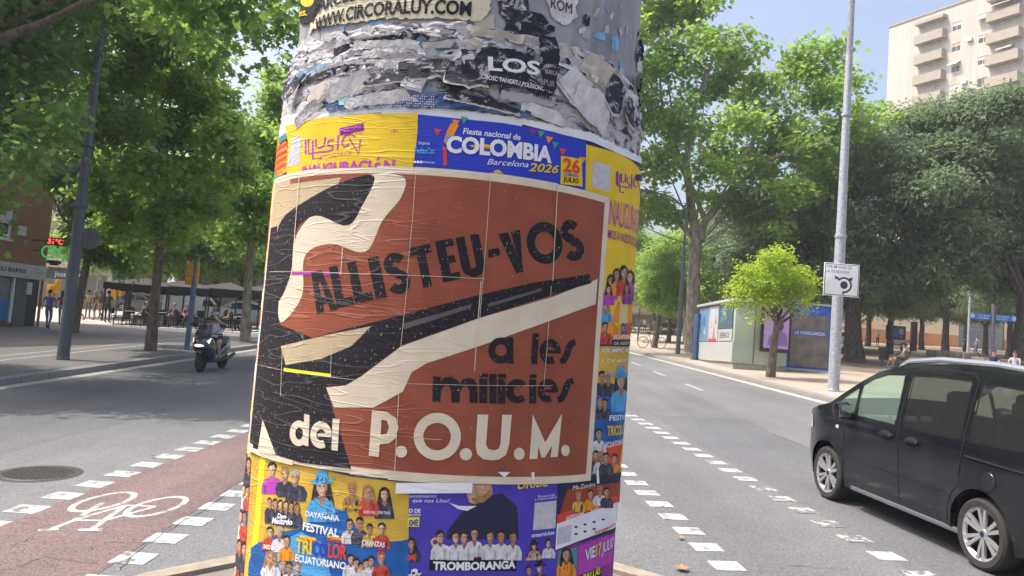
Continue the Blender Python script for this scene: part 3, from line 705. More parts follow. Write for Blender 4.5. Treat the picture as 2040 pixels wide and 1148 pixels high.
def ridge_r(z): f = max(0, min(1, (z-2.66)/0.162)); return (CR-0.003)*(1-f)+(BARE-0.004)*f+0.010
for k in range(46):                            # long torn edges lying on each other like shingles
    zt = 2.672+0.135*((k*0.618) % 1.0); u = rs.uniform(-0.98, 0.98); mm = rs.choices(S_MATS, (6, 7, 2.2, 2.0, 0.3, 2.5, 0.4))[0]
    scrap(u, zt, rs.uniform(0.12, 0.34), rs.uniform(0.012, 0.032), mm, ridge_r(zt)+rs.uniform(-0.004, 0.003), rs.uniform(0.002, 0.008), rs.uniform(-0.10, 0.10), 100+k, rs.choice(['bottom', 'top', 'bottom']))
for k in range(64):
    zt = rs.uniform(2.672, 2.812); u = CR*math.asin(rs.uniform(-0.99, 0.99)); mm = rs.choices(S_MATS, (6, 7, 2.2, 2.2, 0.5, 2.5, 0.6))[0]
    scrap(u, zt, rs.uniform(0.015, 0.06), rs.uniform(0.012, 0.035), mm, ridge_r(zt)+rs.uniform(-0.003, 0.004), rs.uniform(0.002, 0.010), rs.uniform(-0.9, 0.9), 200+k, rs.choice(['bottom', 'top', 'left', 'right']))
for k in range(34):                            # remnants high on the bare concrete
    px = rs.uniform(610, 1270); u = CR*math.asin(max(-0.98, min(0.98, (px-935)/345)))
    scrap(u, rs.uniform(2.85, 3.02), rs.uniform(0.01, 0.045), rs.uniform(0.01, 0.04), rs.choices(S_MATS, (6, 4, 1.2, 1.0, 2, 3, .3))[0], BARE+0.001, rs.uniform(0.0, 0.004), rs.uniform(-0.6, 0.6), 400+k)
for k in range(16):                            # ragged lumps on the right outline
    scrap(CR*math.asin(rs.uniform(0.93, 0.995)), rs.uniform(2.70, 3.0), rs.uniform(0.03, 0.07), rs.uniform(0.03, 0.08), rs.choice(S_MATS[:4]), BARE+0.005, rs.uniform(0.008, 0.03), rs.uniform(-0.5, 0.5), 500+k, rs.choice(['left', 'bottom', 'right']))
for k, (px, py, w, h, mi, cu, an, hg) in enumerate(((700, 175, .16, .055, 1, .03, .25, 'bottom'), (640, 190, .10, .05, 5, .02, .3, 'left'), (800, 150, .22, .04, 2, .012, .12, 'top'), (830, 165, .06, .05, 0, .02, -.5, 'top'), (930, 150, .12, .06, 3, .02, -.1, 'top'), (880, 90, .10, .03, 6, .03, .1, 'bottom'), (1150, 170, .10, .10, 1, .012, -.7, 'top'),
        (1200, 140, .12, .09, 5, .03, -.5, 'left'), (1225, 190, .10, .12, 3, .03, -.6, 'top'), (1180, 215, .16, .09, 1, .010, -.45, 'bottom'), (1250, 225, .07, .09, 3, .03, -.5, 'top'), (760, 198, .22, .03, 1, .012, .1, 'bottom'), (620, 225, .14, .03, 0, .012, .35, 'bottom'), (960, 205, .2, .022, 3, .006, -.12, 'top'), (1080, 225, .14, .03, 1, .01, -.2, 'bottom'), (590, 175, .08, .05, 2, .03, .4, 'right'), (850, 130, .16, .03, 3, .01, .05, 'top'))):
    u, v = cuv(px, py, CR); rr_ = ridge_r(v)+0.003; cu *= 0.55
    scrap(u, v-0.004, w*1.06, h*1.12, S_MATS[1], rr_, cu, an, 900+k, hg); scrap(u, v, w, h, S_MATS[mi], rr_+0.0015, cu, an, 900+k, hg)
def patch(pxs, m, seed, r=BARE+0.0012, rag=0.006):
    q = jag([cuv(x, y, r) for x, y in pxs], rag, 0.012, random.Random(seed)); V, F = fill2d([q], 0.03); b = MB(); wrapped(b, V, F, r); return b.build('paint_patch', m, column, 40)
for i, l in enumerate(([(735, 45), (765, 40), (762, 85), (728, 88)], [(728, 90), (780, 85), (775, 105), (725, 110)], [(762, 60), (785, 70), (778, 95), (765, 92)], [(655, 100), (690, 102), (680, 122), (650, 122)], [(1150, 52), (1175, 50), (1172, 66)], [(1180, 68), (1208, 64), (1205, 80), (1185, 78)],
                       [(1217, 75), (1232, 72), (1234, 102), (1220, 100)], [(1204, 14), (1213, 14), (1211, 28)], [(1234, 122), (1244, 126), (1246, 150), (1238, 145)], [(676, 52), (690, 50), (684, 75)])):
    patch(l, S_MATS[4], 700+i, BARE+0.0012+i*0.0001)
for i, (l, mi) in enumerate((([(833, 60), (850, 52), (862, 60), (880, 40), (900, 62), (912, 90), (832, 88)], 0), ([(945, 40), (985, 30), (990, 80), (975, 90), (950, 60)], 5), ([(640, 70), (720, 60), (722, 105), (650, 115)], 0), ([(600, 78), (625, 74), (628, 120), (598, 126)], 0))):
    patch(l, S_MATS[mi], 800+i, BARE+0.0026+i*0.0004)

# ---- remnants of older bills with their words
circ = Poster('circus_bill', 'torn cream strip bill with bold black web address at the top of the column', [(618, 60), (660, 50), (760, 38), (860, 35), (955, 42), (975, 25), (978, -40), (660, -40), (622, -20)], paper('print_palecream', (0.62, 0.57, 0.40)), BARE+0.006, ragged=0.004, seed=4)
circ.text('BARCELONA', (627, 30), (790, -10), 24, P_INK, 0.03); circ.text('WWW.CIRCORALUY.COM', (628, 64), (938, 32), 25, P_INK, 0.035)
circ.shape('dark_corner', [[(580, 35), (612, -20), (655, -30), (625, 45), (600, 48)]], P_INK); circ.shape('yellow_disc', [ell(612, 2, 13, 12)], P_YEL); circ.text('DES.', (584, 33), (613, 31), 9, P_YEL, 0.03)
blk = Poster('black_shop_bill', 'ripped black bill with white address lettering on the paper ridge', [(885, 165), (960, 100), (1000, 98), (1060, 112), (1085, 130), (1112, 165), (1105, 188), (1090, 192), (1040, 172), (1010, 178), (985, 168), (940, 172), (905, 180)], m_torndark, CR+0.016, ragged=0.006, seed=9)
blk.text('LOS', (972, 140), (1075, 150), 27, P_WHITE, 0.03); blk.text('C/BOSC TANCAT,1,POLÍGONO - CERD', (958, 157), (1112, 190), 9, P_WHITE, 0.02)
w_ = Poster('phone_strip_bill', 'pale torn paper strip printed with a phone number under the black bill', [(1000, 180), (1110, 196), (1100, 212), (1000, 198)], P_GREY, CR+0.019, ragged=0.004, seed=3); w_.text('5202040', (1060, 191), (1098, 203), 9, P_INK, 0.01)
purb = Poster('narrow_dark_bill', 'narrow dark vertical bill scrap with small pale words above the ridge', [(1075, 70), (1105, 72), (1118, 100), (1115, 130), (1105, 185), (1080, 180)], m_torndark, CR+0.0215, ragged=0.005, seed=8); purb.text('MEC', (1090, 133), (1108, 136), 6, P_GREY, 0.01); purb.text('BRU', (1085, 147), (1108, 151), 9, P_GREY, 0.02); purb.text('PUR', (1083, 170), (1104, 174), 12, P_GREY)
tpb = Poster('dark_stage_bill', 'dark blue-black ragged bill remnant high on the bare concrete', [(993, -5), (1050, -5), (1058, 20), (1075, 25), (1105, 55), (1108, 65), (1080, 70), (1050, 75), (1000, 62), (1010, 40), (996, 30)], m_torndark, BARE+0.004, ragged=0.008, seed=14); tpb.text('FER', (1046, 106), (1068, 110), 22, P_WHITE, 0.02)
romb = Poster('pale_lettered_bill', 'pale grey torn bill with thin serif letters near the top of the column', [(1090, -10), (1150, -12), (1148, 40), (1130, 50), (1095, 34)], S_MATS[1], BARE+0.005, ragged=0.006, seed=21); romb.text('ROM', (1096, 16), (1138, 29), 22, P_INK, 0.0)
dj = Poster('dotted_club_bill', 'dark blue and violet bill strip with dotted white letters wrapped round the ridge', [(648, 205), (700, 190), (780, 178), (860, 180), (920, 195), (1000, 205), (1060, 215), (1058, 232), (900, 218), (760, 212), (650, 222)], m_tornblue, CR+0.012, ragged=0.005, seed=31)
dj.shape('violet_glow', [[(700, 196), (770, 184), (800, 188), (760, 204), (705, 208)]], paper('print_lilac', (0.45, 0.33, 0.50))); dj.shape('mint_word', [[(674, 198), (704, 192), (703, 208), (676, 210)]], paper('print_mint', (0.30, 0.58, 0.55)))
dots = []
for k in range(30):
    x = 736+k*4.4
    for j in range(5):
        if (k*7+j*3) % 4 != 1: dots.append(ell(x, 190+j*5+abs(k-15)*0.25, 1.2, 1.2, 6))
dj.many('dotted_letters', dots, P_WHITE)

# ---- bands under the new posters
und = Poster('old_white_bill', 'creased white paper band with blue lower edge just above the yellow posters', [(556, 262), (566, 232), (640, 216), (760, 208), (900, 216), (1040, 236), (1180, 265), (1284, 318), (1286, 335), (1180, 290), (1040, 255), (840, 238), (700, 238), (600, 255), (558, 280)], P_WHITE, CR+0.006, ragged=0.003, seed=6)
und.shape('blue_edge', [[(556, 275), (600, 248), (700, 229), (760, 224), (760, 230), (700, 236), (600, 258), (556, 288)]], P_TEAL)
und.shape('dark_edge', [[(1040, 248), (1180, 283), (1284, 330), (1284, 338), (1180, 293), (1040, 258)]], P_NAVY)

# ---- side strips
le = Poster('striped_edge_poster', 'orange and red striped poster strip at the upper left rim of the column', [(566, 258), (580, 340), (556, 352), (545, 470), (520, 470), (541, 300), (549, 276)], P_ORAN, CR+0.004)
for i in range(4): le.shape('stripe', [[(538, 300+i*14), (575, 283+i*13), (575, 290+i*13), (538, 308+i*14)]], P_RED)
le.shape('teal_tag', [[(544, 350), (554, 345), (553, 362), (543, 365)]], P_GREEN); le.shape('yellow_block', [[(538, 375), (553, 368), (547, 420), (530, 430)]], P_YEL); le.shape('blue_block', [[(536, 352), (542, 348), (541, 366), (534, 372)]], P_BLUE)
for i, (y0, y1, m_) in enumerate(((430, 470, P_RED),)): le.shape('red_block', [[(530, y0), (545, y0), (541, y1), (526, y1)]], m_)
lm = Poster('left_rim_poster', 'narrow rim of a red, white and blue poster along the left side of the column', [(545, 470), (500, 905), (484, 905), (522, 470)], P_WHITE, CR+0.0035)
for i in range(12):
    y = 472+i*36; x = 545-(y-470)*0.1035
    lm.shape('colour_block', [[(x-24, y), (x+1, y), (x-2, y+30), (x-28, y+30)]], [P_RED, P_GOLD, P_BLUE, P_WHITE, P_RED, P_SKY, P_RED, P_WHITE, P_ORAN, P_YEL, P_BLUE, P_GOLD][i])
lb = Poster('left_corner_festival_poster', 'sliver of a yellow, blue and red concert poster at the lower left rim', [(500, 902), (514, 920), (478, 1260), (440, 1260), (484, 902)], P_GOLD, CR+0.0045)
lb.shape('blue_band', [[(480, 1010), (505, 1005), (496, 1080), (470, 1085)]], P_BLUE2); lb.shape('red_band', [[(472, 1072), (497, 1066), (480, 1250), (450, 1250)]], P_RED)
for x, y, h, c, l in ((488, 900, 60, P_RED, True), (496, 912, 60, P_NAVY, True), (486, 965, 50, P_WHITE, False), (494, 968, 50, P_RED, False), (480, 1015, 60, P_WHITE, False), (488, 1018, 60, P_RED, False), (478, 1075, 56, P_NAVY, False), (488, 1080, 60, P_INK, False), (470, 1125, 50, P_WHITE, False), (482, 1122, 50, P_NAVY, True)):
    lb.bust(x, y, h, c, None, l, w=0.55)

# ---- yellow club poster, upper left
yl = Poster('yellow_club_poster', 'crumpled yellow club poster left of the blue fiesta poster', [(568, 252), (640, 235), (740, 226), (832, 226), (832, 260), (828, 300), (822, 336), (700, 342), (572, 352), (570, 330), (574, 285)], P_YEL, CR+0.0095)
yl.shape('white_square', [[(581, 276), (602, 270), (596, 328), (572, 333)]], P_QR)
pp = P_MAG
def px_strokes(po, pts_list, w, m, name='club_name'):
    po.many(name, [stroke(p, w) for p in pts_list], m)
LOGO = [[(0, .02), (0, .72)], [(.05, 0), (.05, .72), (.42, .72), (.50, .66), (.50, .52), (.43, .46), (.40, .40), (.42, .22), (.52, .2)], [(.13, .12), (.13, 1.0), (.30, 1.0)], [(.19, .06), (.19, .42), (.26, .52), (.34, .42), (.36, .02)], [(.60, .0), (.58, .72)], [(.80, .52), (.70, .62), (.66, .4), (.72, .08), (.84, .02), (.90, .2)], [(.80, .25), (.97, 1.02), (1.0, .35)]]
def logo(po, x0, y0, x1, y1, h, w, m):
    def T(q): return (x0+(x1-x0)*q[0], y0+(y1-y0)*q[0]+h*q[1])
    px_strokes(po, [[T(q) for q in p] for p in LOGO], w, m)
logo(yl, 609, 277, 718, 263, 42, 3.6, pp)
yl.shape('dark_tag', [[(676, 256), (724, 246), (726, 260), (677, 270)]], P_PUR); yl.text('NEW', (679, 266), (722, 257), 9, pp, 0.04)
yl.text('DISCOTECA', (640, 315), (702, 309), 6, P_PUR, 0.0); yl.text('INAUGURACIÓN', (602, 352), (786, 341), 20, pp, 0.04); yl.text('db', (779, 266), (795, 263), 7, P_PUR, -0.01)

# ---- blue fiesta poster
bf = Poster('blue_fiesta_poster', 'blue fiesta poster with bunting and white COLOMBIA lettering in the top row', [(833, 228), (900, 235), (1000, 245), (1100, 262), (1168, 282), (1166, 400), (1050, 375), (940, 352), (824, 350), (828, 290)], P_BLUE, CR+0.0085)
bf.text('Fiesta nacional de', (922, 267), (1036, 280), 12, P_WHITE, 0.02, 0.15); bf.text('COLOMBIA', (889, 303), (1098, 324), 32, P_WHITE, 0.045); bf.text('Barcelona', (970, 328), (1052, 334), 12, P_WHITE, 0.0, 0.35); bf.text('2026', (1052, 341), (1112, 346), 17, P_YEL, 0.02, 0.3)
bf.shape('flag_ribbon', [[(935, 290), (958, 287), (978, 289), (976, 294), (945, 295)]], P_YEL); bf.shape('flag_ribbon', [[(942, 295), (978, 294), (984, 298), (945, 300)]], P_RED)
bf.text('Organiza', (834, 288), (857, 289), 6, P_WHITE); bf.text('FedasCat', (826, 306), (866, 307), 12, P_SKY, 0.03); bf.text('#fedascat', (840, 325), (866, 326), 4, P_WHITE); bf.many('round_icons', [ell(827, 323, 2.6), ell(833, 323, 2.6), ell(839, 323, 2.6)], P_WHITE)
for x, y, m_ in ((925, 238, P_GREEN), (908, 244, P_ORAN), (872, 262, P_RED), (1062, 262, P_PUR), (1078, 266, P_GREEN), (1094, 277, P_ORAN), (1106, 288, P_TEAL), (1121, 301, P_RED), (1160, 318, P_ORAN)):
    bf.shape('pennant', [[(x-7, y-6), (x+8, y-3), (x-2, y+9)]], m_)
bf.shape('bird', [[(884, 284), (890, 262), (898, 247), (908, 243), (914, 250), (908, 262), (900, 280), (895, 290)]], P_ORAN); bf.shape('bird', [[(882, 292), (889, 294), (891, 328), (884, 332)]], P_RED); bf.shape('bird', [[(888, 274), (895, 268), (900, 276), (890, 286)]], P_SKY)
bf.shape('date_box', [[(1117, 311), (1158, 317), (1160, 372), (1116, 367)]], P_YEL); bf.text('26', (1121, 341), (1154, 346), 27, P_RED, 0.03); bf.text('DOMINGO', (1122, 350), (1152, 354), 6, P_BLUE, 0.02); bf.text('JULIO', (1121, 361), (1152, 366), 9, P_INK, 0.03)
bf.shape('gold_bead', [[(982, 342), (992, 338), (1003, 346), (985, 346)]], P_GOLD)

# ---- yellow club poster, right
yr = Poster('yellow_club_poster', 'tall yellow club poster with purple capitals on the right flank of the column', [(1168, 288), (1220, 302), (1260, 322), (1288, 352), (1274, 520), (1262, 600), (1196, 600), (1205, 470), (1180, 400), (1166, 395)], P_YEL, CR+0.0075)
yr.shape('white_square', [[(1182, 321), (1217, 332), (1214, 383), (1178, 372)]], P_QR)
logo(yr, 1228, 341, 1279, 352, 40, 2.6, P_PUR); yr.shape('dark_tag', [[(1266, 347), (1280, 349), (1279, 361), (1266, 360)]], P_INK)
yr.text('INAUGURACIÓN', (1210, 448), (1288, 470), 55, pp, -0.005); yr.text('MOS A NUESTROS CLIENTES', (1209, 474), (1287, 498), 18, P_PUR, 0.01)
for x, y, h, c in ((1216, 548, 50, P_MAG), (1228, 536, 54, P_ORAN), (1242, 530, 60, P_RED), (1255, 540, 54, P_MAG), (1212, 568, 40, P_MAG), (1248, 566, 40, P_PUR)): yr.bust(x, y, h, c, None, True, w=0.8)

# ---- right-hand festival posters
rf = Poster('small_festival_poster', 'small festival poster with coloured block letters on the right flank', [(1196, 575), (1270, 560), (1262, 600), (1258, 690), (1190, 690), (1192, 640)], P_ORAN, CR+0.0068)
rf.shape('pale_field', [[(1196, 582), (1232, 590), (1222, 632), (1194, 628)]], P_YEL); rf.shape('pale_figure', [[(1236, 592), (1250, 590), (1250, 645), (1232, 645)]], paper('print_straw', (0.62, 0.52, 0.22)))
for i, (m_, ch) in enumerate(((P_YEL, 'TRI'), (P_BLUE, 'CO'), (P_RED, 'LOR'))): rf.text(ch, (1222+i*13, 665), (1234+i*13, 665), 22, m_, 0.03)
rf.text('ECUATORIANO', (1221, 674), (1255, 674), 7, P_WHITE, 0.02); rf.shape('dark_foot', [[(1191, 678), (1259, 676), (1258, 690), (1190, 690)]], P_NAVY); rf.text('DE AGOSTO', (1222, 687), (1252, 686), 6, P_WHITE)
rf.bust(1205, 642, 44, P_RED); rf.bust(1206, 602, 40, P_SKY, None, True); rf.bust(1252, 560, 40, P_PUR, P_PUR)
rg = Poster('tall_festival_poster', 'tall yellow and blue festival poster along the right rim of the column', [(1190, 690), (1266, 690), (1250, 830), (1236, 940), (1160, 945), (1172, 850)], P_GOLD, CR+0.0062)
rg.shape('blue_field', [[(1180, 790), (1252, 780), (1240, 880), (1168, 890)]], P_BLUE2); rg.shape('red_field', [[(1168, 890), (1240, 880), (1232, 945), (1158, 950)]], P_RED)
rg.text('OLIMPIC ARENA', (1198, 702), (1255, 699), 8, P_WHITE, 0.01); rg.text('1 DE AGOSTO', (1198, 722), (1252, 720), 7, P_WHITE)
rg.bust(1199, 740, 48, P_NAVY); rg.bust(1211, 740, 50, P_NAVY, P_GREY); rg.bust(1237, 740, 80, P_SKY, P_HAIR, True, P_SKY, w=0.8); rg.bust(1195, 795, 40, P_NAVY); rg.bust(1204, 795, 40, P_NAVY); rg.bust(1192, 855, 48, P_WHITE)
rg.text('FESTIVAL', (1212, 838), (1246, 834), 11, P_WHITE, 0.02); rg.text('TRICOLOR', (1207, 868), (1242, 862), 20, P_YEL, 0.03); rg.text('ECUATORIANO', (1204, 892), (1240, 882), 11, P_WHITE, 0.02)
for x, y, c in ((1186, 898, P_NAVY), (1196, 900, P_WHITE), (1206, 902, P_NAVY), (1224, 905, P_ORAN), (1190, 930, P_WHITE)): rg.bust(x, y, 44, c)

# ---- lower row
fe = Poster('festival_poster', 'large yellow and blue festival poster with printed performers below the brown poster', [(502, 905), (560, 912), (620, 930), (700, 950), (790, 960), (815, 962), (812, 1270), (478, 1230), (490, 1100)], P_GOLD, CR+0.0075)
fe.shape('yellow_margin', [[(519, 908), (529, 913), (502, 1228), (490, 1228)]], P_LIME)
fe.shape('blue_field', [jag([(500, 1090), (560, 1062), (600, 1055), (640, 1010), (690, 1020), (720, 1068), (760, 1085), (814, 1075), (812, 1260), (490, 1240)], 3, 14, rs)], P_BLUE2)
fe.shape('pale_glow', [[(545, 1085), (600, 1060), (640, 1080), (660, 1148), (560, 1148)]], P_SKY)
fe.bust(543, 922, 62, P_MAG); fe.bust(568, 932, 58, P_NAVY); fe.bust(588, 937, 62, P_NAVY, P_GREY)
for i in range(12): fe.bust(538+(i % 6)*11, 992+(i // 6)*9+(i % 6)*2, 42, P_NAVY, w=0.75)
fe.text('Don', (554, 1032), (572, 1034), 10, P_WHITE, 0.04, 0.2); fe.text('Medardo', (543, 1042), (584, 1046), 12, P_WHITE, 0.05, 0.25)
fe.bust(642, 950, 90, P_SKY, P_HAIR, True, P_SKY); fe.text('DAYANARA', (610, 1028), (677, 1038), 11, P_WHITE, 0.03)
fe.bust(702, 962, 56, P_BLOND, P_BLOND); fe.bust(734, 968, 60, P_RED, P_BLOND, True); fe.bust(766, 972, 62, P_INK, P_HAIR, True)
fe.text('PILLAY MURILLO', (676, 1011), (722, 1014), 6, P_YEL, 0.03); fe.text('GLARITA VERA', (725, 1022), (748, 1024), 6, P_WHITE, 0.01); fe.text('LORENA TONATO', (752, 1023), (778, 1025), 6, P_WHITE, 0.01)
fe.text('FESTIVAL', (604, 1055), (676, 1070), 16, P_WHITE, 0.035)
for i, (x0, x1, m_) in enumerate(((589, 609, P_YEL), (611, 630, P_YEL), (622, 637, P_YEL), (638, 652, P_SKY), (652, 668, P_BLUE), (667, 678, P_RED), (676, 692, P_RED), (680, 692, P_RED))): pass
fe.text('TRI', (590, 1099), (622, 1104), 28, P_YEL, 0.04); fe.text('CO', (623, 1105), (653, 1109), 28, P_BLUE, 0.05); fe.text('LOR', (654, 1109), (691, 1114), 28, P_RED, 0.04); fe.text('ECUATORIANO', (589, 1117), (690, 1134), 14, P_WHITE, 0.035)
for x in (598, 652): fe.shape('flag', [[(x, 1066), (x+32, 1072), (x+32, 1078), (x, 1072)]], P_YEL); fe.shape('flag', [[(x, 1071), (x+32, 1077), (x+32, 1082), (x, 1076)]], P_RED)
for x, y, h, c in ((697, 1034, 50, P_WHITE), (717, 1031, 54, P_INK), (737, 1044, 46, P_GOLD), (761, 1042, 52, P_RED)): fe.bust(x, y, h, c)
fe.text('ORANZAS', (722, 1085), (767, 1090), 10, P_WHITE, 0.03)
for x, y, h, c, hr in ((539, 1050, 46, P_RED, None), (558, 1050, 50, P_WHITE, P_GREY), (572, 1067, 50, P_ORAN, None), (540, 1098, 60, P_WHITE, P_BLOND), (565, 1112, 56, P_NAVY, None), (577, 1120, 50, P_WHITE, None), (593, 1122, 50, P_INK, None)): fe.bust(x, y, h, c, hr, hr is P_BLOND)
fe.text('BEDER', (527, 1092), (552, 1096), 8, P_WHITE, 0.03)
for x, y in ((699, 1104), (710, 1112), (720, 1120), (730, 1114), (740, 1108)): fe.bust(x, y, 46, P_WHITE)
fe.bust(760, 1100, 56, P_RED, P_RED)

or_ = Poster('orchestra_poster', 'violet blue orchestra poster with white suited band below the brown poster', [(812, 962), (940, 962), (1100, 955), (1112, 955), (1108, 1100), (1104, 1280), (810, 1270)], P_VIO, CR+0.0066)
or_.shape('jacket', [[(890, 1060), (905, 1040), (925, 1015), (945, 1002), (990, 985), (1000, 982), (1015, 995), (1030, 1010), (1034, 1075), (890, 1075)]], P_NAVY)
or_.shape('jaw', [[(930, 985), (942, 965), (978, 965), (982, 982), (965, 1000), (945, 1005), (934, 1000)]], P_SKIN); or_.shape('stubble', [[(940, 992), (958, 988), (978, 975), (982, 984), (965, 1000), (945, 1005)]], P_BLOND); or_.shape('tear', [[(895, 1002), (915, 1008), (950, 1008), (930, 1018), (912, 1014)]], P_WHITE)
for i, (x, y) in enumerate(((877, 1057), (908, 1058), (925, 1058), (945, 1051), (976, 1057), (998, 1056), (1021, 1058))): or_.bust(x, y, 58, P_WHITE, P_HAIR, w=0.95)
or_.shape('accordion', [[(918, 1083), (945, 1076), (952, 1112), (925, 1118)]], P_RED); or_.shape('trombone_bell', [ell(867, 1080, 9, 9), ell(867, 1080, 5, 5)], P_GOLD)
or_.shape('name_bar', [[(856, 1114), (1030, 1110), (1028, 1138), (855, 1136)]], P_INK); or_.text('TROMBORANGA', (862, 1134), (1026, 1131), 16, P_WHITE, 0.045)
or_.text('sentimiento', (815, 991), (870, 991), 7, P_WHITE, 0.0, 0.35); or_.text('que nos Uno!', (822, 1000), (896, 1001), 8, P_WHITE, 0.0, 0.35); or_.text('O DE', (815, 1021), (838, 1021), 8, P_WHITE, 0.03); or_.text('BUCIÓN', (815, 1028), (838, 1028), 5, P_WHITE, 0.01); or_.shape('price_box', [[(813, 1031), (836, 1030), (835, 1050), (812, 1049)]], P_LIME); or_.text('0€', (815, 1047), (834, 1047), 12, P_VIO, 0.03)
or_.text('URIBE', (1030, 974), (1094, 967), 18, P_YEL, 0.02, 0.3); or_.text('Escanea el QR', (1071, 991), (1104, 988), 5, P_WHITE); or_.text('y compra tu entrada', (1064, 997), (1108, 992), 5, P_WHITE)
or_.shape('white_square', [[(1065, 1002), (1108, 997), (1106, 1052), (1061, 1056)]], P_QR); or_.text('enterticket', (1058, 1070), (1103, 1064), 8, P_WHITE, 0.02)
or_.bust(1063, 1080, 36, P_SKIN, P_HAIR, True, P_INK); or_.bust(1092, 1074, 38, P_WHITE); or_.shape('red_label', [[(1046, 1110), (1100, 1100), (1100, 1110), (1046, 1118)]], P_RED); or_.text('MAR BOTERO  OSPI', (1048, 1117), (1098, 1109), 6, P_WHITE, 0.0)
or_.bust(1053, 1128, 40, P_NAVY); or_.bust(1075, 1122, 44, P_NAVY, None, False, P_INK); or_.bust(820, 1072, 48, P_INK, P_HAIR, True); or_.shape('red_label', [[(812, 1105), (828, 1104), (828, 1116), (812, 1117)]], P_RED)
or_.bust(826, 1140, 50, P_WHITE, None, False, P_WHITE)
gs = Poster('food_fair_poster', 'dark red food fair poster with white sponsor panel at the lower right', [(1112, 955), (1180, 948), (1238, 940), (1232, 985), (1226, 1060), (1105, 1096), (1112, 1010)], P_NAVY, CR+0.0085)
gs.shape('red_glow', [[(1130, 975), (1236, 960), (1234, 1000), (1115, 1024)]], paper('print_rust', (0.30, 0.06, 0.03))); gs.shape('red_bar', [[(1110, 1026), (1232, 985), (1230, 1000), (1109, 1044)]], P_RED); gs.shape('white_panel', [[(1109, 1044), (1230, 1000), (1226, 1050), (1106, 1096)]], P_WHITE)
gs.text('GASTRONOMIA', (1126, 1036), (1162, 1026), 8, P_WHITE, 0.02); gs.text('MUSICA', (1176, 1022), (1192, 1016), 7, P_WHITE, 0.01); gs.text('INFORMACION', (1184, 1064), (1224, 1046), 6, P_RED, 0.02); gs.shape('white_square', [[(1111, 1052), (1139, 1044), (1137, 1078), (1109, 1087)]], P_QR)
for i in range(7): gs.many('sponsor_mark', [ell(1147+(i % 4)*18, 1050-(i % 4)*5+(i // 4)*14, 3.4, 2)], P_INK)
gs.text('Ma.Zambra', (1139, 976), (1184, 968), 9, P_WHITE, 0.0, 0.2)
for x, y, c in ((1152, 980, P_GOLD), (1176, 976, P_ORAN), (1194, 968, P_WHITE), (1208, 972, P_NAVY)): gs.bust(x, y, 40, c)
vj = Poster('july_date_poster', 'purple poster announcing a July date at the bottom right of the column', [(1108, 1096), (1226, 1055), (1214, 1270), (1104, 1280)], P_PUR, CR+0.0058)
vj.shape('magenta_field', [[(1152, 1088), (1224, 1062), (1218, 1120), (1150, 1146)]], P_MAG); vj.text('VIE', (1164, 1118), (1184, 1108), 24, P_WHITE, 0.02); vj.text('17', (1185, 1108), (1196, 1102), 24, P_YEL, 0.03); vj.text('JULIO', (1197, 1102), (1220, 1088), 22, P_WHITE, 0.01)
vj.shape('green_field', [[(1112, 1098), (1150, 1090), (1148, 1148), (1108, 1148)]], P_TEAL); vj.shape('dark_box', [[(1150, 1150), (1198, 1130), (1196, 1240), (1150, 1240)]], P_INK); vj.text('PALLÁS', (1160, 1158), (1194, 1142), 14, P_LIME, 0.03); vj.bust(1128, 1092, 60, P_ORAN, P_HAIR, True)

# ---- the big brown poster, pasted up from A4 sheets
mp = Poster('recruitment_poster', 'large brown, cream and black poster with slanted capitals in the middle of the column', [(0, 0), (0.01, 0), (0.01, 0.01)], P_CREAM, CR+0.0125, px=False)
bpy.data.objects.remove(mp.sheet)
uA, uB, zA, zB = cuv(500, 905)[0], cuv(1196, 700)[0], 0, 0
uL, uR_ = -0.735, cuv(1208, 500, CR+0.0125)[0]; zT, zBt = cuv(830, 334, CR+0.0125)[1], cuv(850, 960, CR+0.0125)[1]
us = [uL, cuv(680, 500, CR+.0125)[0]-0.105, cuv(680, 500, CR+.0125)[0]+0.09, cuv(825, 345, CR+.0125)[0], cuv(975, 350, CR+.0125)[0], cuv(1110, 365, CR+.0125)[0], uR_]
us = sorted(us); zs = [zBt, cuv(870, 760, CR+.0125)[1], cuv(870, 556, CR+.0125)[1], zT]
rp_ = random.Random(2); k0 = mp.k
for j in range(3):
    for i in range(len(us)-1):
        mp.k = rp_.uniform(0, 0.0004); d = 0.002
        mp.shape('paper_sheet', [rect(us[i]-d*0, zs[j]+rp_.uniform(-.001, .001)+(rp_.uniform(-.004, .004) if j == 0 else 0), us[i+1]-0.0006, zs[j+1]-0.0006+(rp_.uniform(-.005, .004) if j == 2 else 0))], P_CREAM, px=False)
mp.k = 0.0007
mp.shape('brown_field', [rect(uL+0.02, zBt+0.022, uR_-0.026, zT-0.020)], P_BROWN, px=False)
mp.shape('black_edge', [rect(uL+0.02, zBt+0.022, -0.56, cuv(600, 445, CR+.0125)[1])], P_BLACK, px=False); mp.shape('tan_edge', [rect(uL+0.02, cuv(600, 445, CR+.0125)[1], -0.58, zT-0.020)], P_TAN, px=False)
mp.shape('tan_area', [[(556, 372), (600, 364), (680, 354), (660, 400), (600, 440), (560, 500), (552, 480)]], P_TAN)
def curve(pts, n=6):                               # smooth closed outline through the points
    out = []; q = len(pts)
    for i in range(q):
        p0, p1, p2, p3 = pts[i-1], pts[i], pts[(i+1) % q], pts[(i+2) % q]
        for k in range(n):
            t = k/n; out.append(tuple(0.5*(2*p1[j]+(p2[j]-p0[j])*t+(2*p0[j]-5*p1[j]+4*p2[j]-p3[j])*t*t+(3*p1[j]-p0[j]-3*p2[j]+p3[j])*t**3) for j in (0, 1)))
    return out
mp.shape('cream_wave', [curve([(720, 354), (802, 352), (800, 392), (762, 440), (728, 502), (660, 486), (608, 510), (602, 590), (562, 642), (556, 600), (578, 500), (620, 430)])], P_CREAM)
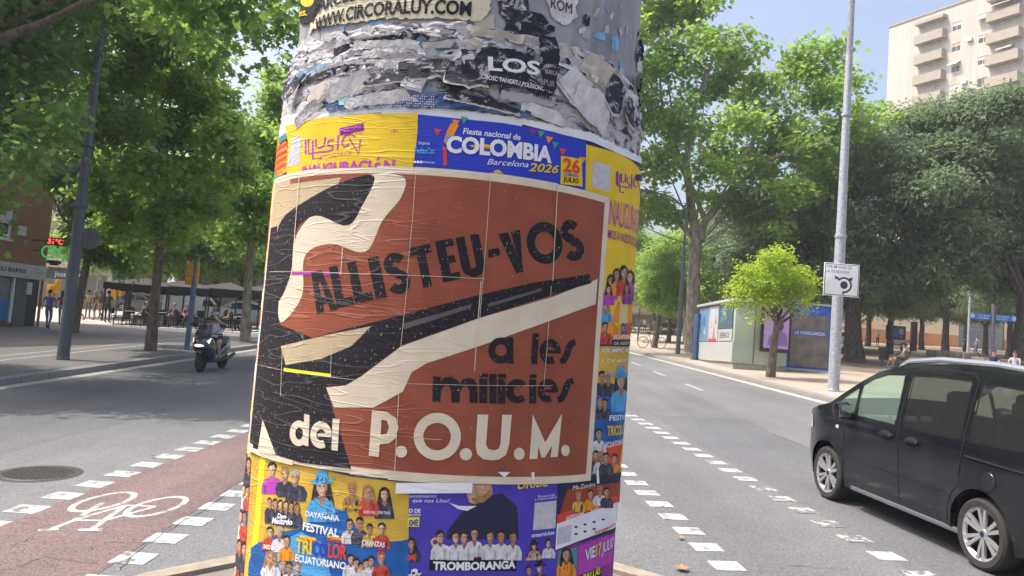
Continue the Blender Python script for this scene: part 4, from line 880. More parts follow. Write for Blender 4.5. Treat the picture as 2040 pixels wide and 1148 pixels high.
mp.shape('black_shape', [curve([(610, 400), (690, 360), (746, 352), (722, 410), (692, 450), (630, 430), (590, 462), (580, 545), (556, 600), (550, 560), (556, 450)])], P_BLACK)
mp.shape('black_shape', [[(556, 590), (552, 644), (640, 680), (700, 700), (650, 772), (700, 934), (600, 922), (504, 892), (520, 740), (536, 590), (545, 500), (556, 470)]], P_BLACK)
mp.shape('cream_band', [[(650, 772), (690, 768), (720, 750), (800, 690), (955, 634), (1100, 592), (1190, 556), (1186, 606), (1060, 652), (960, 688), (850, 724), (820, 742), (803, 780), (745, 812), (666, 812)]], P_CREAM)
mp.shape('black_bar', [[(545, 700), (640, 668), (800, 628), (945, 590), (1060, 564), (1174, 546), (1178, 564), (1080, 594), (955, 633), (800, 688), (722, 748), (688, 768), (650, 772), (560, 735)]], P_BLACK)
mp.shape('tan_glint', [[(560, 690), (650, 668), (740, 650), (700, 690), (640, 715), (570, 728)]], P_TAN)
mp.shape('grey_glint', [[(800, 646), (940, 606), (938, 614), (806, 656)]], paper('print_softgrey', (0.12, 0.10, 0.10), 0.3)); mp.shape('grey_glint', [[(970, 606), (1080, 574), (1078, 580), (974, 612)]], MATS['print_softgrey'])
mp.shape('cream_spike', [[(524, 836), (551, 908), (514, 900)]], P_CREAM)
mp.many('yellow_slip', [[(566, 733), (660, 745), (660, 751), (566, 740)]], P_LIME); mp.many('purple_slip', [[(582, 540), (678, 542), (678, 549), (582, 548)]], P_MAG)
# slanted capitals (own glyph outlines, unit height)
GL = {
 'A': [[(0, 0), (.21, 0), (.23, .2), (.39, .2), (.42, 0), (.64, 0), (.40, 1), (.08, 1)], [(.235, .36), (.36, .36), (.30, .74), (.22, .74)]],
 'L': [[(0, 0), (.52, 0), (.52, .2), (.25, .2), (.25, 1), (0, 1)]], 'I': [[(0, 0), (.26, 0), (.26, 1), (0, 1)]],
 'S': [stroke(arc(.31, .72, .19, .17, 25, 262)+arc(.30, .29, .20, .18, 80, -155), .22)],
 'T': [[(.15, 0), (.38, 0), (.38, .8), (.54, .8), (.54, 1), (-.02, 1), (-.02, .8), (.15, .8)]],
 'E': [[(0, 0), (.48, 0), (.48, .18), (.25, .18), (.25, .42), (.44, .42), (.44, .6), (.25, .6), (.25, .82), (.48, .82), (.48, 1), (0, 1)]],
 'U': [[(0, 1), (0, .3)]+arc(.28, .28, .28, .29, 180, 360)+[(.56, 1), (.35, 1), (.35, .3)]+arc(.28, .28, .07, .08, 0, -180, 8)+[(.21, 1)]],
 'V': [[(.24, 0), (.42, 0), (.56, 1), (.32, 1), (.34, .45), (.24, 1), (-.02, 1)]], 'O': [ell(.42, .5, .42, .51, 28), ell(.42, .5, .225, .28, 24)],
}
def glyph(g, x, y, h, w, ang, m, nm):
    polys = GL[g]; wx = max(p[0] for q in polys for p in q); ca, sa = math.cos(R_(ang)), math.sin(R_(ang))
    out = []
    for q in polys: out.append([(x+(a*w/wx)*ca-(c*h)*sa, y-((a*w/wx)*sa+(c*h)*ca)) for a, c in q])
    mp.shape(nm, out, m, step=0.014); mp.k -= 0.00006
for g, x, y, w in (('A', 632, 625, 42), ('L', 672, 614, 35), ('L', 708, 605, 37), ('I', 749, 596, 22), ('S', 776, 590, 47), ('T', 832, 576, 42), ('E', 883, 563, 36), ('U', 924, 556, 47), ('V', 1010, 548, 43), ('O', 1058, 532, 71), ('S', 1128, 524, 40)):
    glyph(g, x, y, 83, w, 11.5, P_BLACK, 'capital_letter')
mp.shape('hyphen', [[(972, 498), (994, 494), (996, 509), (973, 514)]], P_BLACK)
mp.k += 0.0001
def Z8(q): return [(x/3.586+820, y/3.586+640) for x, y in q]
def Z6(q): return [(x/3.189+480, y/3.189+600) for x, y in q]
def low(nm, polys, m, Z):
    mp.shape(nm, [Z(p) for p in polys], m, step=0.014); mp.k -= 0.00002
low('letter_a', [ell(637, 210, 90, 94, 26), ell(637, 208, 42, 42, 20)], P_BLACK, Z8); low('letter_a', [rect(680, 116, 726, 303)], P_BLACK, Z8)
low('letter_l', [[(862, 88), (908, 88), (895, 308), (850, 305)]], P_BLACK, Z8)
E8 = lambda cx, cy, rx, ry: [arc(cx, cy, rx, ry, -52, -312-48+0, 0)] if False else None
def low_e(cx, cy, rx, ry, m, Z):
    o = [(cx+rx*math.cos(R_(a)), cy-ry*math.sin(R_(a))) for a in range(-5, 300, 12)]
    i = [(cx+rx*.42*math.cos(R_(a)), cy-ry*.42*math.sin(R_(a))) for a in range(300, 30, -12)]
    low('letter_e', [o+i+[(cx+rx*.42, cy-ry*.12), (cx-rx*.3, cy-ry*.1), (cx-rx*.3, cy+ry*.14), (cx+rx*.9, cy+ry*.16)]], m, Z)
def low_s(x0, x1, y0, y1, w, m, Z):
    l, h = x1-x0, y1-y0
    low('letter_s', [stroke([(x0, y0+h*.88), (x0+l*.22, y0+h*.84), (x0+l*.42, y0+h*.62), (x0+l*.55, y0+h*.34), (x0+l*.74, y0+h*.13), (x1, y0+h*.08)], w)], m, Z)
low_e(988, 217, 76, 90, P_BLACK, Z8); low_s(1060, 1168, 135, 310, 46, P_BLACK, Z8)
low('letter_m', [[(152, 394), (208, 396), (208, 430), (240, 402), (285, 400), (325, 420), (345, 450), (360, 418), (400, 405), (440, 412), (468, 450), (472, 583), (415, 583), (412, 490), (395, 462), (372, 466), (345, 500), (340, 580), (284, 580), (284, 500), (268, 462), (240, 460), (210, 490), (205, 577), (148, 575)]], P_BLACK, Z8)
for x0, x1, y0, y1 in ((482, 540, 408, 585), (615, 668, 412, 588), (838, 888, 416, 588)):
    low('letter_i', [rect(x0, y0, x1, y1)], P_BLACK, Z8); low('letter_dot', [rect(x0+4, y0-34, x1+4, y0-8)], P_BLACK, Z8)
low('letter_l', [rect(554, 376, 606, 588)], P_BLACK, Z8)
low('letter_c', [[(753+82*math.cos(R_(a)), 500-86*math.sin(R_(a))) for a in range(38, 326, 12)]+[(760+34*math.cos(R_(a)), 500-38*math.sin(R_(a))) for a in range(322, 38, -12)]], P_BLACK, Z8)
low_e(970, 497, 72, 84, P_BLACK, Z8); low_s(1042, 1152, 412, 582, 46, P_BLACK, Z8)
mp.k += 0.0001
low('letter_d', [ell(372, 840, 58, 82, 24), ell(374, 842, 24, 38, 20)], P_CREAM, Z6); low('letter_d', [[(406, 716), (440, 724), (432, 924), (398, 914)]], P_CREAM, Z6)
low_e(512, 850, 68, 86, P_CREAM, Z6); low('letter_l', [[(586, 745), (630, 750), (618, 952), (578, 946)]], P_CREAM, Z6)
low('letter_P', [[(835, 692), (930, 705), (985, 740), (1003, 800), (985, 870), (940, 905), (884, 908), (878, 990), (814, 982)], [(895, 752), (930, 760), (942, 800), (930, 842), (890, 850)]], P_CREAM, Z6)
low('full_stop', [ell(1020, 956, 37, 38)], P_CREAM, Z6)
low('letter_O', [ell(184, 824, 168, 170, 36), ell(182, 824, 98, 98, 30)], P_CREAM, Z8); low('full_stop', [ell(387, 950, 44, 44)], P_CREAM, Z8)
low('letter_U', [[(470, 666), (546, 668), (530, 880), (545, 912), (585, 922), (618, 910), (632, 880), (645, 668), (713, 668), (695, 880), (672, 955), (620, 988), (570, 994), (510, 985), (468, 950), (456, 890)]], P_CREAM, Z8); low('full_stop', [ell(766, 947, 38, 44)], P_CREAM, Z8)
low('letter_M', [[(862, 666), (950, 864), (1070, 660), (1040, 968), (988, 970), (998, 890), (946, 974), (922, 972), (902, 890), (895, 982), (838, 985)]], P_CREAM, Z8); low('full_stop', [ell(1094, 923, 31, 41)], P_CREAM, Z8)
mp.k += 0.0002
# pale seams where the sheets meet
def seam(pts, w): mp.many('sheet_seam', [stroke(pts, w*0.72)], P_CREAM)
for pts, w in (([(828, 350), (822, 440), (812, 545)], 1.2), ([(977, 352), (968, 480), (955, 640)], 1.3), ([(1110, 366), (1104, 480), (1100, 560)], 2.0), ([(958, 560), (948, 690), (945, 740)], 2.2), ([(814, 548), (800, 680), (792, 760)], 1.2), ([(1097, 570), (1088, 700), (1082, 770)], 1.2), ([(796, 765), (790, 880), (786, 955)], 1.6), ([(684, 492), (680, 548)], 1.8), ([(598, 352), (588, 480)], 1.6),
               ([(540, 542), (690, 545), (820, 549), (966, 556)], 1.1), ([(520, 728), (700, 756), (800, 764), (1100, 768)], 1.0), ([(662, 680), (660, 752)], 1.0), ([(565, 690), (561, 790)], 1.0), ([(820, 872), (880, 876)], 1.2)):
    seam(pts, w)
mp.shape('white_slip', [[(790, 962), (941, 962), (940, 982), (788, 983)]], P_WHITE); [mp.many('torn_nick', [q], P_WHITE) for q in ([(991, 940), (1015, 940), (1004, 951)], [(1057, 941), (1063, 940), (1064, 955), (1058, 955)], [(1186, 938), (1190, 936), (1192, 962), (1187, 964)])]
# ============================================================ buildings
def facade_root(name, label, cat, loc, ang):
    return thing(name, label, cat, loc, ang, plumb=True)        # local x runs along the facade, -y faces the viewer
def pane_window(root, x0, x1, z0, z1, y, m_frame, m_pane, depth=0.12, sill=True, split=True, shutter=0.0, m_shut=None):
    """window set into the wall: reveal frame, panes, roller blind"""
    w = x1-x0; h = z1-z0; t = min(0.07, w*0.08); b = MB()
    for c, d in (((x0+w/2, y, z1-t/2), (w, depth, t)), ((x0+w/2, y, z0+t/2), (w, depth, t)), ((x0+t/2, y, z0+h/2), (t, depth, h-2*t)), ((x1-t/2, y, z0+h/2), (t, depth, h-2*t))): b.box(c, d)
    if split: b.box((x0+w/2, y-0.002, z0+h/2), (t*0.8, depth*0.8, h-2*t))
    win = b.build('window', m_frame, root, 0)
    b = MB(); b.box((x0+w/2, y+depth*0.2, z0+h/2), (w-2*t-0.002, 0.02, h-2*t-0.002)); b.build('pane', m_pane, win, 0)
    if shutter:
        b = MB(); b.box((x0+w/2, y-depth*0.28, z1-t-(h-2*t)*shutter/2-0.001), (w-2*t-0.004, 0.03, (h-2*t)*shutter-0.002)); b.build('roller_blind', m_shut, win, 0)
    if sill:
        b = MB(); b.box((x0+w/2, y-depth*0.75, z0-0.04), (w+0.12, depth*0.9, 0.07)); b.build('sill', m_frame, win, 0)
    return win
m_pane = mat('dark_pane', (0.05, 0.06, 0.07), 0.12, var=0.2, scale=0.7, spec=0.8)
m_blind = mat('roller_blind', (0.55, 0.53, 0.50), 0.7, var=0.05); m_blindt = mat('tan_blind', (0.50, 0.34, 0.16), 0.7, var=0.1); m_blindg = mat('green_blind', (0.05, 0.16, 0.11), 0.7)
m_white = mat('white_frame', (0.70, 0.70, 0.68), 0.5, var=0.04)
# --- cream apartment tower on the right
AW, AH, AD = 40.0, 50.0, 14.0
apt = facade_root('apartment_tower', 'tall cream apartment block with stacked solid balconies above the evergreen trees', 'building', (56.3, 123.64, -0.28), R_(-61))
m_cream, ns_, ln_, b_ = new_mat('cream_render')
tc_ = N(ns_, 'ShaderNodeTexCoord'); mp_ = N(ns_, 'ShaderNodeMapping'); mp_.inputs['Scale'].default_value = (1.4, 1.4, 0.06); ln_.new(tc_.outputs['Object'], mp_.inputs[0])
n1_ = N(ns_, 'ShaderNodeTexNoise'); n1_.inputs['Scale'].default_value = 1; n1_.inputs['Detail'].default_value = 8; ln_.new(mp_.outputs[0], n1_.inputs['Vector'])
cr_ = N(ns_, 'ShaderNodeValToRGB'); cr_.color_ramp.elements[0].position = 0.3; cr_.color_ramp.elements[0].color = (0.43, 0.395, 0.335, 1); cr_.color_ramp.elements[1].position = 0.6; cr_.color_ramp.elements[1].color = (0.52, 0.485, 0.42, 1)
ln_.new(n1_.outputs[0], cr_.inputs[0]); ln_.new(cr_.outputs[0], b_.inputs['Base Color']); b_.inputs['Roughness'].default_value = 0.9
m_balc = mat('balcony_tan', (0.38, 0.33, 0.265), 0.9, var=0.08, scale=1.5)
b = MB()
# front wall with real openings
wins = []; fl = 3.13
for k in range(15):
    zt = 47.3-fl*k
    for x0, x1, z0, z1 in ((10.4, 11.8, zt-1.3, zt), (14.35, 15.8, zt-1.2, zt), (22.5, 23.9, zt-1.3, zt), (6.2, 7.15, zt-2.1, zt-0.25), (7.9, 8.75, zt-2.1, zt-0.15), (17.6, 18.6, zt-2.1, zt-0.25), (19.1, 20.0, zt-2.1, zt-0.15), (26.4, 27.3, zt-2.1, zt-.2), (28, 29, zt-2.1, zt-.2)):
        if z0 > 3: wins.append((x0, x1, z0, z1, k))
V, F = fill2d([rect(0, 0, AW, AH)]+[rect(w[0], w[2], w[1], w[3]) for w in wins])
b.add([(x, 0, z) for x, z in V], F)
b.box((AW/2, AD/2+0.2, AH/2), (AW-0.004, AD-0.4, AH-0.004))
for w in wins:                                   # reveals
    x0, x1, z0, z1 = w[:4]
    b.add([(x0, 0, z0), (x1, 0, z0), (x1, 0, z1), (x0, 0, z1), (x0, .198, z0), (x1, .198, z0), (x1, .198, z1), (x0, .198, z1)], [(0, 4, 5, 1), (1, 5, 6, 2), (2, 6, 7, 3), (3, 7, 4, 0)])
b.build('wall', m_cream, apt, 0)
b = MB(); b.box((AW/2, AD/2, AH+0.1), (AW+0.3, AD+0.3, 0.2)); b.build('roof_edge', m_balc, apt, 0)
rb = random.Random(8)
for x0, x1, z0, z1, k in wins:
    if k > 5: shut, ms = 0.3, m_blind
    else: shut = rb.choice([0.25, 0.4, 0.6, 0.95, 0.0, 0.3]); ms = rb.choices([m_blind, m_blindt, m_blindg], (6, 1, 1))[0]
    pane_window(apt, x0, x1, z0, z1, 0.11, m_white, m_pane, 0.12, False, z1-z0 < 1.5, shut, ms)
for k in range(15):
    for x0, x1 in ((5.1, 9.6), (16.0, 20.5), (25.5, 30.0)):
        zt = 46.65-fl*k
        if zt < 4: continue
        b = MB(); b.box(((x0+x1)/2, -1.05, zt-0.68), (x1-x0, 0.10, 1.32)); b.box((x0+0.05, -0.5, zt-0.68), (0.10, 1.0, 1.32)); b.box((x1-0.05, -0.5, zt-0.68), (0.10, 1.0, 1.32)); b.box(((x0+x1)/2, -0.5, zt-1.27), (x1-x0-.2, 0.996, 0.13))
        bal = b.build('balcony', m_balc, apt, 0)
        b = MB(); b.tube([(x0+.05, -1.05, zt+0.06), (x1-.05, -1.05, zt+0.06)], 0.025, 6); b.tube([(x0+.05, -1.05, zt+0.06), (x0+.05, 0, zt+0.06)], 0.025, 6); b.tube([(x1-.05, -1.05, zt+0.06), (x1-.05, 0, zt+0.06)], 0.025, 6); b.build('handrail', mat('rail_grey', (0.3, 0.29, 0.28), 0.5), bal)
for x0, x1 in ((5.1, 9.6), (16.0, 20.5)):
    b = MB(); b.box(((x0+x1)/2, -0.55, 48.6), (x1-x0+.1, 1.1, 0.5)); b.build('canopy', m_balc, apt, 0)
b = MB(); b.add([(16.4, -0.02, 48.1), (20.2, -0.02, 48.1), (20.2, -1.5, 47.3), (16.4, -1.5, 47.3), (16.4, -0.02, 48.06), (20.2, -0.02, 48.06), (20.2, -1.5, 47.26), (16.4, -1.5, 47.26)], [(0, 1, 2, 3), (7, 6, 5, 4), (3, 2, 6, 7)]); b.build('awning', mat('awning_cream', (0.60, 0.55, 0.46), 0.8), apt, 0)

for x, z in ((8.9, 43.7), (19.4, 40.6), (6.4, 37.4), (17.0, 46.9), (13.2, 44.0), (12.6, 37.9)):
    b = MB(); b.box((x, -0.18, z), (0.75, 0.34, 0.5), bev=0.03); b.build('air_conditioner', m_white, apt, 0)
for x, z, w in ((14.3, 46.4, 1.6), (17.2, 41.2, 2.2), (10.3, 40.9, 1.6)):
    b = MB(); b.add([(x, -0.02, z+.5), (x+w, -0.02, z+.5), (x+w, -0.75, z), (x, -0.75, z), (x+w, -0.75, z-.15), (x, -0.75, z-.15)], [(0, 3, 2, 1), (3, 5, 4, 2)]); b.build('awning', MATS['awning_cream'], apt, 0)
# --- ochre civic building across the park
och = facade_root('ochre_building', 'low ochre civic building with orange plinth behind the park trees', 'building', (41, 103, 0.1), R_(4))
m_och = mat('ochre_wall', (0.68, 0.56, 0.37), 0.9, var=0.06, scale=0.5); m_oplin = mat('orange_plinth', (0.52, 0.24, 0.10), 0.9, var=0.08, scale=0.6)
OW = 62.0; ow = [(8.0, 9.2, 4.0, 6.2), (11, 12.2, 4.0, 6.2), (27.5, 29.5, 2.8, 4.2), (33, 35, 2.8, 4.2), (39, 41, 2.8, 4.2)]
V, F = fill2d([rect(0, 0, OW, 9)]+[rect(x0, z0, x1, z1) for x0, x1, z0, z1 in ow]+[rect(17.2, 0.001, 23.4, 5.2)])
b = MB(); b.add([(x, 0, z) for x, z in V], F); b.box((OW/2, 6.3, 4.5), (OW, 12, 8.99)); b.build('wall', m_och, och, 0)
for x0, x1 in ((0, 17.2), (23.4, OW)): b = MB(); b.box(((x0+x1)/2, -0.03, 1.0), (x1-x0, 0.06, 2.0)); b.build('plinth', m_oplin, och, 0)
for x0, x1, z0, z1 in ow: pane_window(och, x0, x1, z0, z1, 0.14, m_white, m_pane, 0.15)
m_gl = mat('lobby_glass', (0.16, 0.19, 0.20), 0.15, spec=0.8)
for i in range(4):
    b = MB(); b.box((17.95+i*1.55, 0.12, 2.6), (1.45, 0.05, 5.1)); g_ = b.build('glass_panel', m_gl, och, 0)
    b = MB(); b.box((17.2+i*1.55, 0.10, 2.6), (0.09, 0.12, 5.15)); b.box((17.95+i*1.55, 0.075, 3.0), (1.44, 0.06, 0.12)); b.build('mullion', mat('mullion_grey', (0.25, 0.25, 0.25), 0.5), g_, 0)
b = MB(); b.box((OW/2, 6, 9.15), (OW+.6, 12.6, 0.3)); b.build('roof', mat('roof_tan', (0.3, 0.2, 0.13), 0.9), och, 0)

# --- brown corner house with the optician's shop on the left
sh = facade_root('corner_house', 'brown corner house with a pale optician shop sign left of the lamp post', 'building', (-21.35, 36.5, 0.1), math.atan2(0.92, 0.39))
m_brown = mat('brown_render', (0.24, 0.125, 0.055), 0.9, var=0.15, scale=1.2); m_tileg = mat('grey_cladding', (0.10, 0.105, 0.11), 0.5, var=0.15, scale=3)
hw = []
for k in range(5):
    for x in (-9.6, -6.4, -3.3): hw.append((x, x+1.5, 3.75+3.1*k, 5.1+3.1*k))
V, F = fill2d([rect(-30, 0, 0, 19)]+[rect(x0, z0, x1, z1) for x0, x1, z0, z1 in hw]+[rect(-4.4, 0.15, -1.35, 2.1), rect(-0.75, 0.02, -0.15, 2.1)])
b = MB(); b.add([(x, 0, z) for x, z in V], F); b.box((-15, 6.3, 9.5), (30, 12, 18.99)); b.build('wall', m_brown, sh, 0)
for i, (x0, x1, z0, z1) in enumerate(hw): pane_window(sh, x0, x1, z0, z1, 0.12, m_white, m_pane, 0.15, True, True, [0.0, 0.3, 0.5][i % 3], m_blind)
b = MB(); b.box((-1.05, -0.03, 1.05), (0.56, 0.06, 2.1)); b.build('clad_panel', m_tileg, sh, 0)
b = MB(); b.box((-2.9, 0.1, 1.12), (2.9, 0.05, 1.92)); b.build('shop_window', mat('shop_glass', (0.10, 0.16, 0.20), 0.1, spec=0.8), sh, 0)
b = MB(); b.box((-1.95, 0.05, 0.65), (0.95, 0.04, 0.9)); b.build('window_poster', mat('shop_blue', (0.03, 0.17, 0.42), 0.5), sh, 0)
for x in (-4.35, -2.5, -1.42): b = MB(); b.box((x, 0.0, 1.12), (0.09, 0.12, 1.96)); b.build('window_frame', m_white, sh, 0)
b = MB(); b.box((-0.45, 0.12, 1.05), (0.6, 0.05, 2.05)); b.build('door', mat('dark_door', (0.03, 0.025, 0.022), 0.5), sh, 0)
b = MB(); b.box((-0.75, -0.1, 1.7), (0.22, 0.10, 0.55)); b.build('intercom', m_blind, sh, 0)
b = MB(); b.box((-3.2, -0.12, 2.44), (6.2, 0.2, 0.62)); fas = b.build('fascia', mat('fascia_pale', (0.46, 0.49, 0.46), 0.6), sh, 0)
def flat_text(body, x, z, y, h, m, parent, fit=None, bold=0.0, name='lettering', align='LEFT'):
    V, F = text2d(body, h, bold, fit=fit, align=align); b = MB(); b.add([(x+a, y, z+c) for a, c in V], F); return b.build(name, m, parent, 0)
m_ltr = mat('letter_grey', (0.13, 0.14, 0.14), 0.6, var=0); m_ltrd = mat('letter_dark', (0.03, 0.03, 0.03), 0.6, var=0)
flat_text('CENTRE AUDITIU', -6.0, 2.34, -0.225, 0.2, m_ltr, fas, 2.9); flat_text('NOU BARRIS', -2.6, 2.34, -0.225, 0.2, m_ltrd, fas, 1.55, 0.02)
V, F = fill2d([ell(-0.5, 2.44, 0.17), ell(-0.5, 2.44, 0.145)]); b = MB(); b.add([(x, -0.226, z) for x, z in V], F); b.build('emblem', m_ltr, fas, 0); flat_text('N', -0.56, 2.37, -0.226, 0.14, m_ltr, fas)
b = MB(); b.box((-1.35, -0.04, 4.2), (0.35, 0.08, 0.42)); b.build('wall_box', m_blind, sh, 0)
b = MB(); b.box((-15, 6, 19.15), (30.6, 12.6, 0.3)); b.build('roof', m_balc, sh, 0)

# --- LED thermometer and glasses-shaped neon sign beside the house corner
pS = at(112, 500, 34.6)
led = thing('led_thermometer', 'red LED temperature display reading 31 degrees above the green glasses sign', 'sign', at(113, 482, 34.6), plumb=True)
b = MB(); b.box((0, 0, 0), (0.80, 0.14, 0.34), bev=0.02); b.build('housing', mat('sign_black', (0.01, 0.01, 0.01), 0.5, var=0), led)
m_led = mat('led_red', (1.0, 0.03, 0.02), 0.5, var=0, emit=3.0)
flat_text('31°C', -0.34, -0.1, -0.073, 0.21, m_led, led, 0.66, 0.03, 'digits')
b = MB(); b.tube([(-0.39, 0, 0.0), (-1.1, 0.05, 0.0)], 0.03, 6); b.build('bracket', mat('sign_black', (0.01, 0.01, 0.01)), led)
gl = thing('glasses_sign', 'green neon sign shaped like a pair of glasses hanging by the shop', 'sign', at(112, 503, 34.6), plumb=True)
m_neon = mat('neon_green', (0.02, 0.42, 0.12), 0.4, var=0, emit=0.35)
for sx in (-1, 1):
    b = MB(); b.tube([(sx*0.36+0.25*math.cos(a*PI/12), 0, 0.25*math.sin(a*PI/12)) for a in range(25)], 0.04, 8, False); b.build('rim', m_neon, gl)
b = MB(); b.tube([(-0.11, 0, 0.08), (0, 0, 0.13), (0.11, 0, 0.08)], 0.035, 8); b.build('bridge', m_neon, gl)
b = MB(); b.tube([(-0.6, 0, 0.02), (-1.0, 0.05, 0.02)], 0.03, 6); b.build('bracket', MATS['sign_black'], gl)
b = MB(); b.box((-0.1, 0.1, -0.42), (0.5, 0.3, 0.14), bev=0.03); b.box((-0.1, 0.1, -0.52), (0.3, 0.2, 0.08)); b.build('lamp_box', MATS['sign_black'], gl)

# --- far houses closing the views
def far_house(label, x0, x1, y, h, col, loc_px=None, floors=4, ang=0.0, shop=None, name='far_house'):
    r = facade_root(name, label, 'building', (x0, y, 0.05), ang)
    w = x1-x0; m = mat('far_'+name+str(int(x0*10)), col, 0.9, var=0.08, scale=0.7); ws = []
    n = max(2, int(w/3.2)); fh = h/floors
    for k in range(1, floors):
        for i in range(n):
            cx = w*(i+0.5)/n; ws.append((cx-0.6, cx+0.6, fh*k+0.8, fh*k+2.2))
    V, F = fill2d([rect(0, 0, w, h)]+[rect(a, c, b2, d) for a, b2, c, d in ws]); b = MB(); b.add([(p, 0, q) for p, q in V], F); b.box((w/2, 5.3, h/2), (w-.01, 10, h-0.01)); b.build('wall', m, r, 0)
    for a, b2, c, d in ws: pane_window(r, a, b2, c, d, 0.12, m_white, m_pane, 0.14, True, True, 0.35, m_blind)
    for k in range(1, floors):
        b = MB(); b.box((w/2, -0.45, fh*k+0.3), (w*0.9, 0.9, 0.9)); b.build('balcony', mat('far_balcony', (0.42, 0.36, 0.28), 0.9), r, 0)
    b = MB(); b.box((w/2, -0.06, fh*0.45), (w*0.94, 0.1, fh*0.8)); b.build('shop_front', mat('shop_front_dark', (0.16, 0.14, 0.12), 0.3), r, 0)
    if shop:
        b = MB(); b.box((w*shop[1], -0.2, fh*0.82), (shop[2], 0.2, 0.8)); f_ = b.build('fascia', mat('far_fascia', (0.03, 0.035, 0.045)), r, 0)
        flat_text(shop[0], w*shop[1], fh*0.82-0.2, -0.305, 0.42, m_white, f_, align='CENTER')
    b = MB(); b.box((w/2, 5, h+0.1), (w+.5, 10.4, 0.25)); b.build('roof', m_balc, r, 0)
    return r
far_house('pale house across the plaza with a dark shop fascia in white script', -47, -33, 66, 15, (0.50, 0.44, 0.37), shop=('Jossel', 0.72, 3.4))
far_house('beige house with balconies behind the cafe awnings on the left', -32.8, -16, 78, 17, (0.55, 0.45, 0.30))
far_house('distant orange house beyond the taxi at the street end', 6, 34, 128, 8.5, (0.66, 0.36, 0.16), floors=3)
far_house('distant brown house behind the left street trees', -16, 5, 140, 19, (0.36, 0.24, 0.17), floors=6)
# ============================================================ vehicles
m_black_paint = mat('car_black', (0.009, 0.010, 0.014), 0.10, 0.0, var=0.3, scale=4, spec=0.55)
m_trim = mat('car_trim', (0.008, 0.008, 0.009), 0.6, var=0, spec=0.15); m_gap = mat('car_gap', (0.003, 0.003, 0.003), 0.9, var=0)
m_silver = mat('car_silver', (0.62, 0.63, 0.65), 0.25, 0.9, var=0); m_alloy = mat('alloy', (0.52, 0.52, 0.53), 0.33, 0.75, var=0.05); m_tyre = mat('tyre', (0.028, 0.026, 0.025), 0.85, var=0.2, scale=30)
m_brake = mat('wheel_well', (0.012, 0.012, 0.012), 0.9, var=0)
g_clear = glass('glass_green', (0.82, 0.96, 0.88), 0.30, 0.05); MATS['glass_green'].node_tree.nodes['Principled BSDF'].inputs['Base Color'].default_value = (0.26, 0.36, 0.31, 1); g_dark = glass('glass_privacy', (0.30, 0.32, 0.33), 0.38)  # pale base colour of the green glass stands in for reflected sky and dust
m_seat = mat('seat_cloth', (0.03, 0.03, 0.032), 0.9); m_dash = mat('dash', (0.05, 0.055, 0.06), 0.6)
def lerp_prof(prof, t):
    for (a, b), (c, d) in zip(prof, prof[1:]):
        if a <= t <= c or c <= t <= a: return b+(d-b)*((t-a)/(c-a) if c != a else 0)
    return prof[-1][1]
MPV = dict(
    top=[(3.40, .97), (3.2, 1.05), (2.9, 1.13), (2.66, 1.19), (2.40, 1.345), (2.1, 1.52), (1.85, 1.645), (1.6, 1.71), (1.2, 1.765), (.7, 1.80), (.1, 1.805), (-.5, 1.775), (-.78, 1.72)],
    front=[(3.40, .97), (3.50, .82), (3.555, .64), (3.55, .48), (3.46, .28)], rear=[(-.78, 1.72), (-.90, 1.35), (-.95, .95), (-.96, .55), (-.90, .32)],
    axles=(0.0, 2.66), rt=0.325, hw=0.915, sill=0.24, belt=1.08, wins=[
        ([(2.40, 1.13), (2.44, 1.24), (2.30, 1.345), (2.12, 1.44), (2.10, 1.13)], 'quarter_glass', 'c'),
        ([(2.05, 1.10), (2.07, 1.47), (1.90, 1.56), (1.66, 1.635), (1.36, 1.66), (1.31, 1.10)], 'door_window', 'c'),
        ([(1.18, 1.10), (1.24, 1.665), (.90, 1.685), (.34, 1.69), (.30, 1.12)], 'rear_window', 'd'),
        ([(.20, 1.12), (.23, 1.69), (-.30, 1.675), (-.66, 1.63), (-.74, 1.22), (-.60, 1.15)], 'quarter_window', 'd')],
    gaps=[[(2.46, 1.17), (2.30, 1.0), (2.26, .75), (2.27, .40), (2.20, .30)], [(1.26, 1.69), (1.25, 1.08), (1.22, .75), (1.20, .32)], [(.27, 1.70), (.26, 1.08), (.30, .72), (.40, .58), (.46, .33)], [(2.27, .62), (1.6, .60), (.5, .60)], [(1.27, 1.69), (.98, 1.76), (.35, 1.755), (.27, 1.70)]],
    ws=(2.60, 1.86))
